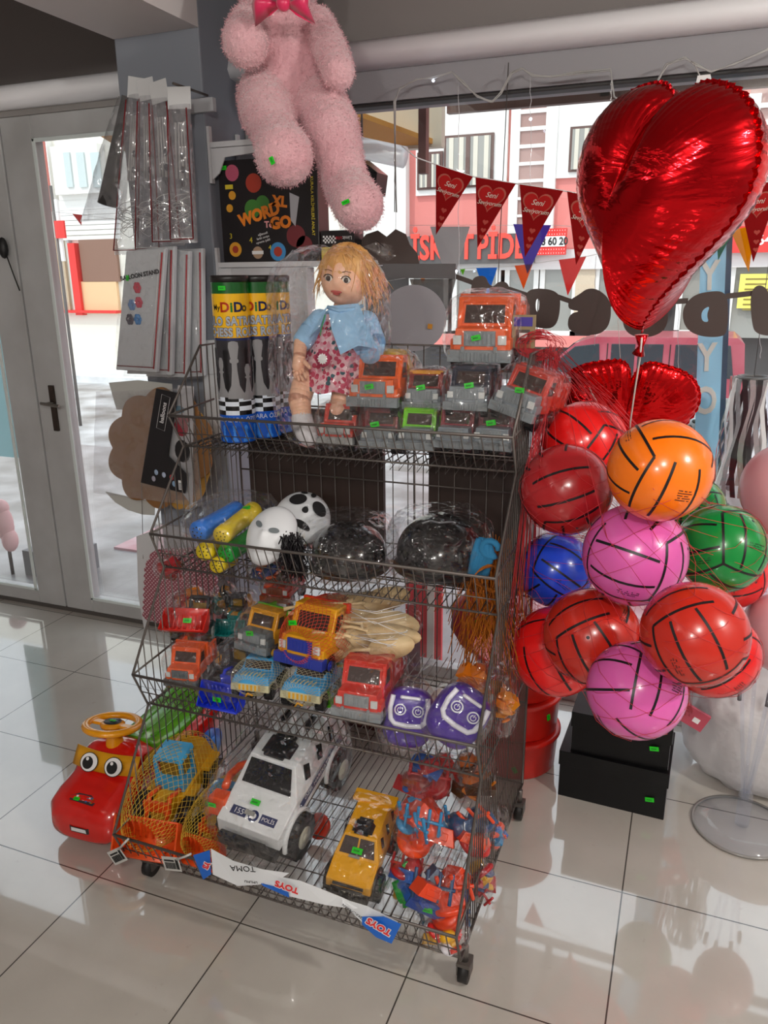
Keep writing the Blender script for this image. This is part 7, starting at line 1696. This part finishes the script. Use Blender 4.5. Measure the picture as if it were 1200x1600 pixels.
blob([(1068, 478), (1085, 460), (1110, 455), (1130, 455), (1138, 468), (1137, 520), (1125, 527), (1095, 526), (1074, 516), (1066, 498)], hole=[(1096, 485), (1110, 477), (1104, 492), (1108, 504), (1096, 502)])
blob([(1172, 462), (1180, 446), (1194, 446), (1204, 462), (1225, 470), (1225, 525), (1180, 524), (1174, 500)])
for (x0, y0), (x1, y1) in (((712, 432), (745, 444)), ((790, 450), (826, 462)), ((872, 464), (895, 472)), ((950, 474), (980, 480)), ((1038, 472), (1075, 470)), ((1134, 463), (1178, 458))):
    b = MB(); A, B = at(x0, y0, 2.603)-LO, at(x1, y1, 2.603)-LO; b.add([A+Vector((0, 0, .008)), A-Vector((0, 0, .008)), B-Vector((0, 0, .008)), B+Vector((0, 0, .008)), A+Vector((0, .002, .008)), A+Vector((0, .002, -.008)), B+Vector((0, .002, -.008)), B+Vector((0, .002, .008))], [(0, 1, 2, 3), (7, 6, 5, 4), (0, 3, 7, 4), (1, 5, 6, 2)], dk); b.build('paper_strip', lb)
# glossy grey card and scalloped dark card, white round board in bag
flatprism([(598, 412), (712, 412), (711, 436), (597, 434)], 2.56, .004, mat('glossy_grey_card', '#6e6c6e', .25, .3), 'grey_card', 'glossy grey card strip hanging above the white round board', 'card')
flatprism([(560, 380), (572, 366), (590, 360), (604, 370), (618, 358), (634, 366), (640, 382), (652, 396), (655, 412), (590, 414), (560, 410)], 2.58, .004, dk, 'scalloped_card', 'dark scalloped card behind the doll, above the grey card strip', 'card')
flatprism([(640, 436), (712, 436), (706, 460), (700, 500), (680, 500), (664, 470), (645, 452)], 2.585, .003, clear_mat('smoky_film', (.35, .33, .32, 1), .1, .2, None, .05, .3), 'smoky_wrap', 'smoky dark wrap behind the white round board', 'plastic wrap')
rb_ = [(646+51*math.cos(t), 497+52*math.sin(t)) for t in [2*PI*k/48 for k in range(48)]]
o, c = flatprism(rb_, 2.50, .004, sheet('round_white_board', '#b4b2b8', .3), 'round_cake_board', 'plain greyish white round board standing behind the trucks in the window', 'cake board')
b = MB(); q = at(672, 510, 2.495)-Vector((c.x, 2.5, c.z)); b.box((-.008, -.001, -.008), (.008, 0, .008), mat('amber_sticker', '#c88a30', .4), T(*q) @ RY(8)); b.build('amber_sticker', o)
b = MB(); b.cyl((0, .006, -.10), (0, .03, -c.z), .004, wire); b.build('stand_rod', o)
# bare-bulb ceiling fittings, one also over the added right lamp
for i, (x, y, _, r_) in enumerate(LAMPS):
    b = MB(); b.lathe([(0, 2.6), (.02, 2.6), (.03, 2.56), (.05, 2.56), (.06, 2.6), (.06, 2.72), (0, 2.72)], white, T(x, y, 0), 24)
    tag(b.build('ceiling_lamp'), 'white round ceiling lamp fitting '+('behind the camera', 'towards the door', 'at the back of the shop', 'at the right, for an added fill lamp')[i], 'lamp', 'ceiling lamps')
# labels of at most 16 words
